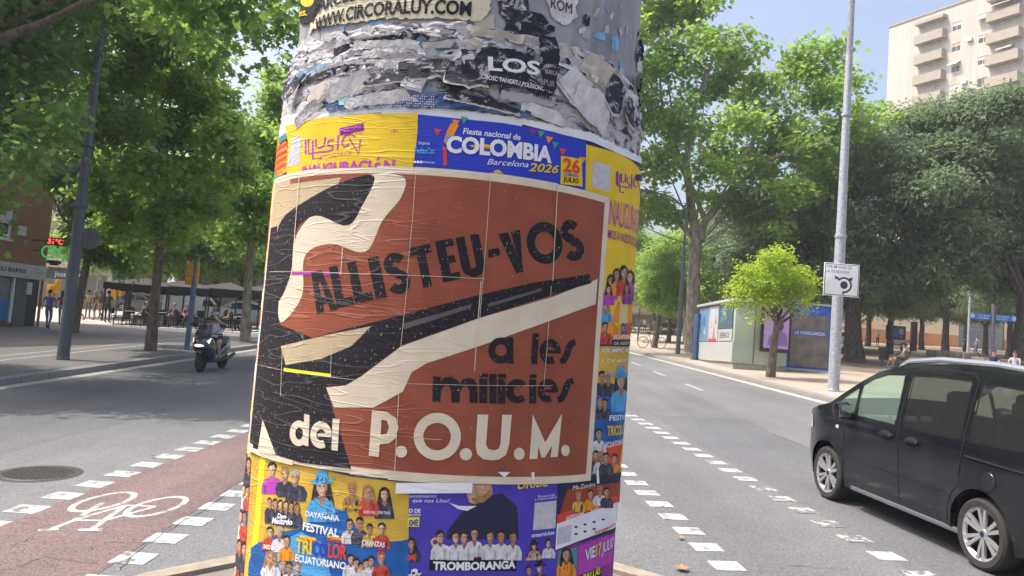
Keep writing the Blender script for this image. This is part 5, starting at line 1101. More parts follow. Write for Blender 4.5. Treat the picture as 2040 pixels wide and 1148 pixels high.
def make_car(root, P, paint, step=0.10, detail=True, g1=g_clear, g2=g_dark, spokes=12):
    top, front, rear = P['top'], P['front'], P['rear']; hw = P['hw']; Y1 = front[2][0]; Y0 = rear[2][0]
    zt = max(z for y, z in top)
    def S(y, z):
        s = hw
        if z > P['belt']-0.08: s -= 0.20*((z-P['belt']+0.08)/(zt-P['belt']+0.08))**1.35*hw/0.915
        if z < 0.6: s -= 0.05*((0.6-z)/0.35)**2
        s -= 0.012*math.exp(-((z-P['belt']+0.22)/0.035)**2)*-1
        k = Y1-0.85
        if y > k: s -= 0.30*((y-k)/0.85)**2.2
        k = Y0+0.5
        if y < k: s -= 0.10*((k-y)/0.5)**2
        for ay in P['axles']:                      # flared arches
            d = math.hypot(y-ay, z-P['rt']); s += 0.018*math.exp(-((d-P['rt']-0.10)/0.05)**2)
        return s
    ra = P['rt']+0.075
    out = [(y, z) for y, z in front]+[]
    bottom = [(P['axles'][1]+ra+0.08, P['sill']+0.02)]
    a0 = math.asin((P['sill']-P['rt'])/ra)
    bottom += [(P['axles'][1]+ra*math.cos(t), P['rt']+ra*math.sin(t)) for t in [a0+(PI-2*a0)*k/16 for k in range(17)]]
    bottom += [(P['axles'][0]+ra*math.cos(t), P['rt']+ra*math.sin(t)) for t in [a0+(PI-2*a0)*k/16 for k in range(17)]]
    outline = top[::-1][:-1]+front+bottom+rear[::-1][:-1]
    wins = [w[0] for w in P['wins']]
    V, F = fill2d([outline]+wins, step)
    for sx in (-1, 1):
        b = MB(); b.add([(sx*S(y, z), y, z) for y, z in V], [f if sx > 0 else f[::-1] for f in F]); b.build('body_side', paint, root, 50)
        for poly, nm, kind in P['wins']:
            v2, f2 = fill2d([poly], step); b = MB(); b.add([(sx*(S(y, z)-0.003), y, z) for y, z in v2], [f if sx > 0 else f[::-1] for f in f2]); w = b.build(nm, g1 if kind == 'c' else g2, root, 60)
            rim = []                                # dark rubber surround
            n = len(poly); v3, f3 = fill2d([poly, [(y+(sum(p[0] for p in poly)/n-y)*0.05, z+(sum(p[1] for p in poly)/n-z)*0.06) for y, z in poly]])
            b = MB(); b.add([(sx*(S(y, z)+0.001), y, z) for y, z in v3], [f if sx > 0 else f[::-1] for f in f3]); b.build('rubber_seal', m_trim, w, 60)
        if detail:
            for g in P['gaps']:
                q = []
                for i in range(len(g)-1):
                    for t in range(5): q.append((g[i][0]+(g[i+1][0]-g[i][0])*t/5, g[i][1]+(g[i+1][1]-g[i][1])*t/5))
                q.append(g[-1]); v2, f2 = fill2d([stroke(q, 0.011)]); b = MB(); b.add([(sx*(S(y, z)+0.0025), y, z) for y, z in v2], [f if sx > 0 else f[::-1] for f in f2]); b.build('panel_gap', m_gap, root, 0)
    # skin over the car: front, bonnet, windscreen, roof, tail
    st = front[::-1]+top[1:]+rear[1:]; nx = 12
    prof = []
    for i in range(len(st)-1):
        for t in range(3): prof.append((st[i][0]+(st[i+1][0]-st[i][0])*t/3, st[i][1]+(st[i+1][1]-st[i][1])*t/3))
    prof.append(st[-1]); rows = []
    for i, (y, z) in enumerate(prof):
        a = prof[max(i-1, 0)]; c = prof[min(i+1, len(prof)-1)]; dy, dz = c[0]-a[0], c[1]-a[1]; l = math.hypot(dy, dz); ny, nz = dz/l*1.0, -dy/l
        s = S(y, z); cr = 0.05 if z > P['belt'] else 0.09; rows.append([(s*(2*k/nx-1), y+ny*cr*(1-(2*k/nx-1)**2), z+nz*cr*(1-(2*k/nx-1)**2)) for k in range(nx+1)])
    body = MB(); scr = MB(); tail = MB()
    for i in range(len(rows)-1):
        ym = (prof[i][0]+prof[i+1][0])/2; zm = (prof[i][1]+prof[i+1][1])/2
        for k in range(nx):
            q = [rows[i][k], rows[i][k+1], rows[i+1][k+1], rows[i+1][k]]
            isw = P['ws'][1] < ym < P['ws'][0] and zm > P['belt'] and 0 < k < nx-1
            istw = ym < Y0+0.25 and zm > P['belt']+0.12 and zm < zt-0.12 and 0 < k < nx-1
            (scr if isw else tail if istw else body).add(q, [(0, 1, 2, 3)])
    def weld(mb, nm, m):
        if not mb.f: return
        bm = bmesh.new(); vs = [bm.verts.new(v) for v in mb.v]
        for f in mb.f: bm.faces.new([vs[i] for i in f])
        bmesh.ops.remove_doubles(bm, verts=bm.verts[:], dist=1e-5); bmesh.ops.recalc_face_normals(bm, faces=bm.faces[:])
        me = bpy.data.meshes.new(nm); bm.to_mesh(me); bm.free(); me.materials.append(m); me.polygons.foreach_set('use_smooth', [True]*len(me.polygons)); me.set_sharp_from_angle(angle=R_(40)); return put(nm, me, root)
    weld(body, 'body_shell', paint); weld(scr, 'windscreen', g1); weld(tail, 'tail_glass', g2)
    # floor, seats, dashboard
    b = MB(); b.box((0, (Y1+Y0)/2, 0.42), (hw*1.5, (Y1-Y0)*0.82, 0.12)); b.build('cabin_floor', m_gap, root, 0)
    b = MB(); b.box((0, 2.25 if detail else P['ws'][0]-0.35, P['belt']-0.12), (hw*1.55, 0.45, 0.26), bev=0.06); b.build('dashboard', m_dash, root)
    if detail:
        for yy in (1.25, 0.35):
            for xx in (-0.40, 0.40):
                b = MB(); b.box((xx, yy+0.15, 0.72), (0.5, 0.5, 0.18), bev=0.06); b.box((xx, yy-0.15, 1.0), (0.48, 0.16, 0.62), Matrix.Rotation(R_(14), 3, 'X'), bev=0.06); b.box((xx, yy-0.26, 1.43), (0.27, 0.11, 0.2), bev=0.05); b.build('seat', m_seat, root)
        b = MB(); b.tube([(-0.40+0.18*math.cos(a*PI/10), 1.88+0.07*math.sin(a*PI/10), 1.10+0.17*math.sin(a*PI/10)) for a in range(21)], 0.016, 6, False); b.build('steering_wheel', m_trim, root)
    # wheels
    rt = P['rt']
    tb = MB(); tb.lathe([(rt*0.735, -0.10), (rt*0.90, -0.107), (rt*0.975, -0.088), (rt, -0.06), (rt, 0.06), (rt*0.975, 0.088), (rt*0.90, 0.107), (rt*0.735, 0.10)], 36, cap=False); tyme = tb.use(m_tyre).mesh('tyre'); tyme.materials.clear(); tyme.materials.append(m_tyre)
    db = MB(); db.lathe([(0.0, 0.02), (rt*0.735, 0.02), (rt*0.735, -0.09)], 30, cap=False); dme = db.mesh('wheel_disc'); dme.materials.append(m_brake)
    rb2 = MB(); rb2.lathe([(rt*0.66, 0.078), (rt*0.765, 0.10), (rt*0.77, 0.085), (rt*0.68, 0.055)], 36, cap=False); rb2.lathe([(0.0, 0.082), (rt*0.15, 0.078), (rt*0.19, 0.06), (rt*0.20, 0.02)], 16, cap=False)
    for k in range(spokes):
        a = 2*PI*(k//2)/(spokes/2)+(0.17 if k % 2 else -0.17)
        M3 = Matrix.Rotation(a, 4, 'Z'); off = 0.0
        vs = [(rt*0.14, -0.016, 0.05), (rt*0.14, 0.016, 0.05), (rt*0.71, 0.022, 0.072), (rt*0.71, -0.022, 0.072), (rt*0.14, -0.014, 0.075), (rt*0.14, 0.014, 0.075), (rt*0.71, 0.018, 0.094), (rt*0.71, -0.018, 0.094)]
        rb2.add([M3 @ Vector(v) for v in vs], [(4, 7, 6, 5), (0, 1, 5, 4), (1, 2, 6, 5), (2, 3, 7, 6), (3, 0, 4, 7)])
    rme = rb2.mesh('rim'); rme.materials.append(m_alloy)
    cb = MB(); cb.lathe([(0.0, 0.086), (rt*0.085, 0.084)], 14, cap=False); cme = cb.mesh('hub_badge'); cme.materials.append(mat('badge_blue', (0.012, 0.025, 0.09), 0.3, var=0))
    for sx in (-1, 1):
        for ay in P['axles']:
            wh = bpy.data.objects.new('wheel', None); COL.objects.link(wh); wh.parent = root
            wh.location = (sx*(hw-0.115), ay, rt); wh.rotation_euler = (0, sx*PI/2, 0)
            for me in (tyme, dme, rme, cme): put(me.name.split('.')[0], me, wh)
            q = [(ay+(ra+0.01)*math.cos(R_(t)), rt+(ra+0.01)*math.sin(R_(t))) for t in range(-10, 191, 10)]
            b = MB(); nq = len(q); b.add([(sx*(hw-0.06), y, z) for y, z in q]+[(sx*(hw-0.34), y, z) for y, z in q], [(i, i+1, nq+i+1, nq+i) for i in range(nq-1)]+[tuple(range(nq, 2*nq))]); b.build('wheel_well', m_brake, root, 0)
    return S
mpv = thing('black_car', 'black people carrier with silver roof rails driving past on the right', 'car', (5.26, 7.47, 0.0), math.atan2(0.36, 2.60))
S_ = make_car(mpv, MPV, m_black_paint)
for sx in (-1, 1):
    b = MB(); b.tube([(sx*0.70, 1.55, 1.735), (sx*0.70, 1.40, 1.80), (sx*0.69, 0.9, 1.855), (sx*0.68, 0.1, 1.862), (sx*0.68, -0.45, 1.835), (sx*0.69, -0.66, 1.775)], [0.02, 0.028, 0.03, 0.03, 0.028, 0.02], 8); b.build('roof_rail', m_silver, mpv)
    b = MB(); b.box((sx*0.86, 1.22, 0.262), (0.05, 1.86, 0.05), bev=0.012); b.build('sill_strip', mat('sill_grey', (0.13, 0.135, 0.15), 0.45, 0.2, var=0), mpv)
    # mirror
    mr = MB(); mr.box((sx*1.04, 2.13, 1.16), (0.20, 0.14, 0.20), bev=0.055); mr.box((sx*0.93, 2.16, 1.09), (0.14, 0.08, 0.07), bev=0.02); mo = mr.build('mirror', m_black_paint, mpv)
    b = MB(); b.box((sx*1.04, 2.056, 1.16), (0.15, 0.006, 0.145), bev=0.002); b.build('mirror_glass', mat('mirror', (0.7, 0.7, 0.7), 0.03, 1.0, var=0), mo)
    for yy, zz in ((1.44, 0.985), (1.00, 0.985)):
        b = MB(); b.ball((sx*(S_(yy, zz)+0.0), yy, zz), (0.012, 0.115, 0.05), 16, 8); hd = b.build('handle_recess', m_gap, mpv); b = MB(); b.tube([(sx*(S_(yy, zz)+0.012), yy-0.10, zz+0.004), (sx*(S_(yy, zz)+0.035), yy-0.06, zz+0.012), (sx*(S_(yy, zz)+0.035), yy+0.06, zz+0.012), (sx*(S_(yy, zz)+0.012), yy+0.10, zz+0.004)], 0.019, 8); b.build('handle_grip', m_black_paint, hd)
    b = MB(); b.tube([(sx*(S_(y, .99)+0.002), y, .99-0.02*(0.2-y)) for y in (0.22, 0.0, -0.3, -0.6, -0.74)], 0.011, 6); b.build('slide_rail', m_gap, mpv)
    b = MB(); b.box((sx*(S_(2.42, .93)+0.004), 2.42, 0.93), (0.012, 0.05, 0.035), bev=0.005); b.build('side_repeater', mat('lamp_white', (0.8, 0.75, 0.6), 0.2, var=0), mpv)
    V, F = fill2d([[(3.05, .83), (3.12, .99), (3.36, .94), (3.45, .84), (3.40, .76)]], 0.06); b = MB(); b.add([(sx*(S_(y, z)+0.006), y, z) for y, z in V], [f if sx > 0 else f[::-1] for f in F]); b.build('headlight', mat('headlamp', (0.55, 0.57, 0.58), 0.08, 0.3, var=0, coat=1.0), mpv)
    V, F = fill2d([[(-.70, .95), (-.72, 1.5), (-.84, 1.5), (-.92, .95)]], 0.08); b = MB(); b.add([(sx*(S_(y, z)+0.006), y, z) for y, z in V], [f if sx > 0 else f[::-1] for f in F]); b.build('tail_light', mat('tail_red', (0.35, 0.01, 0.01), 0.15, var=0, coat=1.0), mpv)
b = MB(); b.lathe([(0.085, 0), (0.08, 0.006), (0.0, 0.006)], 24, cap=False); fc = b.build('fuel_cap', m_black_paint, mpv); fc.location = (-S_(-.10, .82)-0.001, -.10, .82); fc.rotation_euler = (0, -PI/2, 0)
b = MB(); b.box((0, 3.60, 0.72), (1.1, 0.05, 0.20), bev=0.02); b.build('grille', m_trim, mpv)
b = MB(); b.box((0, 3.63, 0.46), (0.52, 0.02, 0.11)); b.build('number_plate', m_white, mpv, 0)

VAN = dict(top=[(3.9, 1.02), (3.4, 1.22), (3.05, 1.32), (2.6, 1.78), (2.3, 2.12), (1.9, 2.42), (1.0, 2.48), (-1.4, 2.48)], front=[(3.9, 1.02), (4.0, .8), (4.02, .6), (3.95, .35)], rear=[(-1.4, 2.48), (-1.48, 1.6), (-1.5, 1.0), (-1.5, .6), (-1.45, .38)], axles=(0.0, 3.1), rt=0.34, hw=0.98, sill=0.34, belt=1.36,
           wins=[([(2.75, 1.40), (2.35, 1.86), (1.75, 1.92), (1.72, 1.36)], 'door_window', 'd')], gaps=[], ws=(2.95, 2.0))
HATCH = dict(top=[(3.10, .80), (2.8, .90), (2.3, .98), (2.15, 1.0), (1.55, 1.33), (1.1, 1.45), (.5, 1.47), (-.1, 1.42), (-.55, 1.25)], front=[(3.10, .80), (3.22, .66), (3.24, .5), (3.15, .25)], rear=[(-.55, 1.25), (-.72, .9), (-.76, .6), (-.70, .3)], axles=(0.0, 2.5), rt=0.30, hw=0.86, sill=0.22, belt=0.92,
             wins=[([(1.85, .98), (1.50, 1.28), (.95, 1.38), (.93, .95)], 'door_window', 'd'), ([(.85, .95), (.87, 1.38), (.3, 1.38), (-.2, 1.28), (-.1, .97)], 'rear_window', 'd')], gaps=[], ws=(2.12, 1.5))
def far_car(name, label, prof, paint, loc, rz, cat='car', group=None):
    r = thing(name, label, cat, loc, rz, group); make_car(r, prof, paint, 0.25, False, g_dark, g_dark, 8)
    for sx in (-1, 1):
        b = MB(); y, z = prof['front'][0]; b.box((sx*prof['hw']*0.62, y+0.0, z-0.12), (0.34, 0.16, 0.16), bev=0.04); b.build('headlight', MATS['headlamp'], r)
    return r
m_wpaint = mat('van_white', (0.72, 0.73, 0.74), 0.35, var=0.03, coat=0.5)
wv = far_car('white_van', 'white panel van parked beyond the cafe terrace', VAN, m_wpaint, Vector((at(365, 640, 50.5).x, 50.5, 0.15)), R_(-84), 'van'); place(wv, Vector((at(365, 640, 50.5).x, 50.5, 0.15)), R_(-84), False, 0.76)
for i, (px, y, prof, col, lab, rz) in enumerate(((470, 52, HATCH, (0.55, 0.56, 0.58), 'silver hatchback parked right of the white van', -84), (500, 70, HATCH, (0.05, 0.07, 0.12), 'dark blue car parked behind the scooter beyond the terrace', -80), (250, 66, HATCH, (0.06, 0.06, 0.065), 'dark car parked left of the white van', -85),
                                          (1692, 78, HATCH, (0.45, 0.46, 0.48), 'grey car parked behind the evergreen tree trunk', 80), (1665, 84, HATCH, (0.08, 0.08, 0.09), 'dark car parked beyond the sign post', 80))):
    far_car('parked_car', lab, prof, mat('car_paint_%d' % i, col, 0.3, var=0, coat=0.8), Vector((at(px, 640, y).x, y, 0.15)), R_(rz))
tx = far_car('taxi', 'black taxi with yellow doors waiting far down the street', HATCH, mat('taxi_black', (0.01, 0.01, 0.012), 0.25, var=0, coat=1.0), Vector((at(1330, 650, 88).x, 88, 0.0)), R_(172), 'taxi')
for sx in (-1, 1): b = MB(); b.box((sx*0.87, 0.9, 0.6), (0.02, 1.5, 0.5)); b.build('yellow_door', mat('taxi_yellow', (0.75, 0.55, 0.02), 0.3, var=0), tx)
b = MB(); b.box((0, 0.6, 1.58), (0.5, 0.2, 0.14), bev=0.03); b.build('roof_sign', m_white, tx)

# ---- scooter
SC_LOC, SC_RZ = Vector((-8.06, 21.95, 0)), PI-0.06
scoot = thing('scooter', 'dark blue maxi scooter with a lit headlight riding towards the viewer', 'scooter', SC_LOC, SC_RZ)
m_sc = mat('scooter_navy', (0.02, 0.03, 0.07), 0.25, var=0, coat=1.0); m_scd = mat('scooter_black', (0.012, 0.012, 0.013), 0.5, var=0)
# local frame: +y forward, wheels at y = +-0.66
for yy, nm in ((0.68, 'front_wheel'), (-0.66, 'rear_wheel')):
    wh = bpy.data.objects.new(nm, None); COL.objects.link(wh); wh.parent = scoot; wh.location = (0, yy, 0.28); wh.rotation_euler = (0, PI/2, 0)
    b = MB(); b.tube([(0.215*math.cos(a*PI/12), 0.215*math.sin(a*PI/12), 0) for a in range(25)], 0.065, 10, False); b.build('tyre', m_tyre, wh)
    b = MB(); b.lathe([(0.0, 0.04), (0.05, 0.04), (0.06, 0.02), (0.16, 0.02), (0.165, -0.02), (0.05, -0.04), (0, -0.04)], 20, cap=False); b.build('rim', m_scd, wh)
def loft(sections, m, name, parent, n=14):       # (y, z, half width, half height)
    b = MB(); vs = []; fs = []
    for y, z, w, h in sections:
        for k in range(n):
            a = 2*PI*k/n; ca, sa = math.cos(a), math.sin(a); e = 0.75
            vs.append((w*math.copysign(abs(ca)**e, ca), y, z+h*math.copysign(abs(sa)**e, sa)))
    for i in range(len(sections)-1):
        for k in range(n): fs.append((i*n+k, i*n+(k+1) % n, (i+1)*n+(k+1) % n, (i+1)*n+k))
    fs += [tuple(reversed(range(n))), tuple(range((len(sections)-1)*n, len(sections)*n))]
    return b.add(vs, fs).build(name, m, parent, 50)
loft([(0.88, 0.76, 0.05, 0.05), (0.84, 0.74, 0.16, 0.12), (0.72, 0.72, 0.24, 0.20), (0.55, 0.68, 0.27, 0.28), (0.40, 0.60, 0.26, 0.34), (0.28, 0.52, 0.22, 0.30)], m_sc, 'front_fairing', scoot)
loft([(0.40, 0.36, 0.20, 0.12), (0.1, 0.33, 0.20, 0.12), (-0.2, 0.38, 0.20, 0.16), (-0.45, 0.46, 0.20, 0.2), (-0.8, 0.60, 0.17, 0.14), (-1.02, 0.70, 0.08, 0.06)], m_sc, 'body', scoot)
loft([(0.12, 0.70, 0.09, 0.06), (-0.05, 0.74, 0.15, 0.07), (-0.3, 0.74, 0.17, 0.07), (-0.55, 0.82, 0.16, 0.07), (-0.85, 0.86, 0.10, 0.05)], m_scd, 'seat', scoot)
loft([(0.93, 0.50, 0.05, 0.03), (0.80, 0.57, 0.08, 0.05), (0.60, 0.56, 0.08, 0.05), (0.45, 0.46, 0.07, 0.04)], m_scd, 'mudguard', scoot)
b = MB(); b.add([(-.20, .70, .90), (.20, .70, .90), (.23, .62, 1.02), (-.23, .62, 1.02), (-.18, .48, 1.22), (.18, .48, 1.22), (0, .76, .91), (0, .69, 1.04), (0, .54, 1.25)], [(0, 6, 7, 3), (6, 1, 2, 7), (3, 7, 8, 4), (7, 2, 5, 8)]); o = b.build('windshield', glass('smoke_glass', (0.40, 0.44, 0.56), 0.45), scoot); md = o.modifiers.new('thickness', 'SOLIDIFY'); md.thickness = 0.005
m_hl = mat('head_lamp_lit', (1.0, 0.80, 0.48), 0.2, var=0, emit=1.3)
for sx in (-1, 1):
    b = MB(); b.add([(0.0, .885, .74), (sx*.15, .80, .80), (sx*.25, .66, .92), (sx*.22, .72, .78), (sx*.12, .84, .70), (0.0, .90, .68)], [(0, 1, 4, 5), (1, 2, 3, 4)] if sx < 0 else [(5, 4, 1, 0), (4, 3, 2, 1)]); h_ = b.build('headlight', m_hl, scoot); h_.location.y = 0.02
    b = MB(); b.tube([(sx*.20, .45, 1.02), (sx*.33, .38, 1.12), (sx*.38, .40, 1.22)], 0.009, 6); mo = b.build('mirror_stalk', m_scd, scoot); b = MB(); b.ball((sx*.40, .40, 1.25), (0.085, 0.025, 0.05), 12, 8); b.build('mirror', m_scd, mo)
    b = MB(); b.tube([(0, .42, .98), (sx*.18, .36, 1.02), (sx*.34, .26, 1.0)], 0.014, 8); hb = b.build('handlebar', m_scd, scoot); b = MB(); b.tube([(sx*.25, .31, 1.01), (sx*.36, .25, 1.0)], 0.02, 8); b.build('grip', m_scd, hb)
    b = MB(); b.tube([(sx*.07, .66, .30), (sx*.08, .56, .62)], 0.022, 8); b.build('fork_leg', m_scd, scoot)
b = MB(); b.tube([(-.16, -.2, .28), (-.2, -.5, .30), (-.21, -.95, .42)], [0.025, 0.045, 0.05], 10); b.build('exhaust', mat('exhaust_grey', (0.035, 0.036, 0.04), 0.5, 0.3, var=0), scoot)
b = MB(); b.box((0, .88, .55), (0.18, 0.012, 0.02)); b.build('trim_bar', m_silver, scoot, 0)
# ============================================================ people (local +y = the way they face)
STAND = dict(pelvis=(0, 0, .93), belly=(0, .01, 1.08), chest=(0, 0, 1.27), neck=(0, 0, 1.46), head=(0, .02, 1.57), crown=(0, .02, 1.68),
             shl=(-.17, 0, 1.40), ell=(-.23, -.03, 1.14), wrl=(-.24, .05, .91), hal=(-.24, .08, .82), shr=(.17, 0, 1.40), elr=(.23, -.03, 1.14), wrr=(.24, .05, .91), har=(.24, .08, .82),
             hil=(-.09, 0, .90), knl=(-.10, .02, .50), anl=(-.10, -.03, .09), tol=(-.11, .13, .04), hir=(.09, 0, .90), knr=(.10, .02, .50), anr=(.10, -.03, .09), tor=(.11, .13, .04))
def pose(base, **k): d = dict(base); d.update(k); return d
WALK = pose(STAND, knl=(-.09, .17, .52), anl=(-.09, .20, .09), tol=(-.10, .36, .06), knr=(.09, .0, .50), anr=(.09, -.30, .14), tor=(.09, -.18, .04), ell=(-.24, -.14, 1.15), wrl=(-.24, -.12, .92), hal=(-.24, -.10, .84), elr=(.24, .06, 1.15), wrr=(.24, .20, .96), har=(.23, .25, .89))
HOLD = pose(STAND, elr=(.24, -.02, 1.13), wrr=(.10, .22, 1.16), har=(.04, .26, 1.20), ell=(-.24, -.02, 1.13), wrl=(-.10, .22, 1.14), hal=(-.05, .26, 1.18))
SIT = dict(pelvis=(0, 0, .55), belly=(0, -.04, .70), chest=(0, -.06, .90), neck=(0, -.05, 1.09), head=(0, -.02, 1.20), crown=(0, -.02, 1.31),
           shl=(-.17, -.06, 1.03), ell=(-.22, .02, .78), wrl=(-.14, .25, .68), hal=(-.10, .33, .66), shr=(.17, -.06, 1.03), elr=(.22, .02, .78), wrr=(.14, .25, .68), har=(.10, .33, .66),
           hil=(-.10, .03, .53), knl=(-.13, .43, .53), anl=(-.14, .46, .10), tol=(-.15, .62, .05), hir=(.10, .03, .53), knr=(.13, .43, .53), anr=(.14, .42, .10), tor=(.15, .58, .05))
RAD = dict(pelvis=.135, belly=.125, chest=.145, neck=.055, head=.085, crown=.065, shl=.062, ell=.043, wrl=.03, hal=.034, shr=.062, elr=.043, wrr=.03, har=.034, hil=.095, knl=.062, anl=.042, tol=.034, hir=.095, knr=.062, anr=.042, tor=.034)
BONES = [('pelvis', 'belly'), ('belly', 'chest'), ('chest', 'neck'), ('neck', 'head'), ('head', 'crown'), ('chest', 'shl'), ('shl', 'ell'), ('ell', 'wrl'), ('wrl', 'hal'), ('chest', 'shr'), ('shr', 'elr'), ('elr', 'wrr'), ('wrr', 'har'), ('pelvis', 'hil'), ('hil', 'knl'), ('knl', 'anl'), ('anl', 'tol'), ('pelvis', 'hir'), ('hir', 'knr'), ('knr', 'anr'), ('anr', 'tor')]
def person_mesh(P, h, top, bottom, skin, shoes, sleeve=0.6, shorts=None, fingers=False, fat=1.0, skirt=False):
    names = list(P); k = h/1.74; idx = {n: i for i, n in enumerate(names)}
    vs = [Vector(P[n])*k for n in names]; es = [(idx[a], idx[b]) for a, b in BONES]; rad = [RAD[n]*k*(fat if n in ('belly', 'pelvis', 'chest') else 1) for n in names]
    bones = list(BONES); extra = {}
    if fingers:                                  # five separate fingers from the palm
        for s in 'lr':
            w, a = Vector(P['wr'+s]), Vector(P['ha'+s]); d = (a-w).normalized(); side = d.cross(Vector((0.3, 0.2, 1))).normalized(); nrm = side.cross(d)
            for f, (o, l) in enumerate(((-.030, .062), (-.010, .072), (.010, .066), (.030, .052))):
                p1 = a+side*o+d*0.01; p2 = p1+d*l*0.55; p3 = p2+d*l*0.4-nrm*0.018
                for j, p in enumerate((p1, p2, p3)):
                    vs.append(p*k); rad.append(.0085*k); extra[len(vs)-1] = 'ha'+s
                    es.append(((idx['ha'+s] if j == 0 else len(vs)-2), len(vs)-1))
            p1 = w+d*0.03-side*0.04; p2 = p1+d*0.04-side*0.015
            for j, p in enumerate((p1, p2)):
                vs.append(p*k); rad.append(.010*k); es.append(((idx['wr'+s] if j == 0 else len(vs)-2), len(vs)-1))
    me = bpy.data.meshes.new('person'); me.from_pydata(vs, es, []); o = bpy.data.objects.new('person', me); COL.objects.link(o)
    sk = o.modifiers.new('skin', 'SKIN'); sk.branch_smoothing = 0.4; su = o.modifiers.new('sub', 'SUBSURF'); su.levels = 2 if fingers else 1; su.render_levels = su.levels
    for i, r in enumerate(rad): me.skin_vertices[0].data[i].radius = (r, r)
    for v in me.skin_vertices[0].data: v.use_root = False
    me.skin_vertices[0].data[idx['pelvis']].use_root = True
    for n, f in (('chest', (1.18, .80)), ('pelvis', (1.12, .85)), ('belly', (1.1, .84))):
        i = idx[n]; r = rad[i]; me.skin_vertices[0].data[i].radius = (r*f[0], r*f[1])
    dg = bpy.context.evaluated_depsgraph_get(); out = bpy.data.meshes.new_from_object(o.evaluated_get(dg)); bpy.data.objects.remove(o)
    out.materials.clear()
    for m in (skin, top, bottom, shoes): out.materials.append(m)
    segs = [(Vector(P[a])*k, Vector(P[b])*k, a, b) for a, b in BONES]; mi = []
    for p in out.polygons:
        c = p.center; best = None
        for a, b, na, nb in segs:
            d = b-a; t = max(0, min(1, (c-a).dot(d)/d.length_squared)); q = (c-(a+d*t)).length-0.3*RAD[na]
            if best is None or q < best[0]: best = (q, t, na, nb)
        _, t, na, nb = best
        if nb in ('head', 'crown'): m = 0
        elif na == 'chest' and nb == 'neck': m = 1 if t < 0.75 else 0
        elif na in ('shl', 'shr'): m = 1 if t < sleeve else 0
        elif nb in ('wrl', 'wrr', 'hal', 'har'): m = 1 if sleeve > 1.2 and nb[0] == 'w' else 0
        elif nb in ('shl', 'shr'): m = 1 if sleeve > 0 or t < 0.6 else 0
        elif nb in ('belly', 'chest'): m = 1 if (nb == 'chest' or t > 0.25) else 2
        elif nb in ('tol', 'tor'): m = 3
        elif nb in ('anl', 'anr'): m = (0 if shorts is not None else 2) if t < 0.93 else 3
        elif nb in ('knl', 'knr'): m = 2 if shorts is None or t < shorts else 0
        else: m = 2
        mi.append(m)
    out.polygons.foreach_set('material_index', mi); out.polygons.foreach_set('use_smooth', [True]*len(mi)); out.update()
    return out
SKINS = [mat('skin_a', (0.45, 0.26, 0.18), 0.55, var=0.05), mat('skin_b', (0.36, 0.19, 0.12), 0.55, var=0.05)]
m_hairb = mat('hair_dark', (0.015, 0.011, 0.009), 0.6, var=0.2, scale=40); m_hairg = mat('hair_grey', (0.25, 0.24, 0.23), 0.7, var=0.2, scale=40); m_hairf = mat('hair_fair', (0.28, 0.17, 0.07), 0.6, var=0.2, scale=40)
m_shoe = mat('shoe_dark', (0.02, 0.02, 0.02), 0.6, var=0.1); m_shoew = mat('shoe_white', (0.6, 0.6, 0.6), 0.6, var=0.05)
_cl = {}
def cloth(rgb):
    k = 'cloth_%d_%d_%d' % tuple(int(c*255) for c in rgb)
    return mat(k, rgb, 0.85, var=0.12, scale=9, bump=0.25, bscale=18)
def person(label, loc, rz, P, top, bottom, h=1.72, skin=0, hair=None, shoes=None, sleeve=0.6, shorts=None, fingers=False, fat=1.0, long=False, group=None, hat=None):
    me = person_mesh(P, h, cloth(top), cloth(bottom), SKINS[skin], shoes or m_shoe, sleeve, shorts, fingers, fat)
    o = put('person', me); o.matrix_world = Matrix.Translation(loc) @ Matrix.Rotation(rz, 4, 'Z'); tag(o, label, 'person', group)
    k = h/1.74; hd = Vector(P['head'])*k; cr = Vector(P['crown'])*k; c = hd*0.45+cr*0.55; up = (cr-hd).normalized()
    b = MB(); n = 12; vs = []; fs = []
    for i in range(6):
        a = PI/2*(1-i/5*1.25)
        for q in range(n):
            t = 2*PI*q/n; r = 0.098*k*math.cos(a) if a > 0 else 0.098*k
            z = 0.112*k*math.sin(a); back = 0.0
            if a <= 0.25 and math.sin(t) > 0.25: z = max(z, 0.112*k*0.45)       # hairline above the face
            if long and i == 5 and math.sin(t) < 0.3: z -= 0.20*k
            vs.append(c+Vector((r*math.cos(t)*0.88, r*math.sin(t)*1.02-0.008, z)))
    for i in range(5):
        for q in range(n): fs.append((i*n+q, (i+1)*n+q, (i+1)*n+(q+1) % n, i*n+(q+1) % n))
    b.add(vs, fs).build('hair', hair or m_hairb, o, 60)
    fc = MB(); e0 = hd*0.75+cr*0.25                                        # eyes, nose, mouth, ears
    fc.use(SKINS[skin]); fc.ball(e0+Vector((0, 0.088*k, -0.012)), (0.013*k, 0.02*k, 0.022*k), 8, 6)
    for s in (-1, 1): fc.ball(e0+Vector((s*0.083*k, 0, -0.005)), (0.012*k, 0.02*k, 0.03*k), 8, 6)
    fc.use(m_hairb)
    for s in (-1, 1): fc.ball(e0+Vector((s*0.032*k, 0.079*k, 0.012)), (0.014*k, 0.008*k, 0.007*k), 8, 6)
    fc.use(mat('lips', (0.35, 0.12, 0.10), 0.5, var=0)); fc.ball(e0+Vector((0, 0.080*k, -0.05*k)), (0.024*k, 0.008*k, 0.006*k), 8, 6)
    me2 = fc.mesh('face_features', 60); put('face_features', me2, o)
    return o
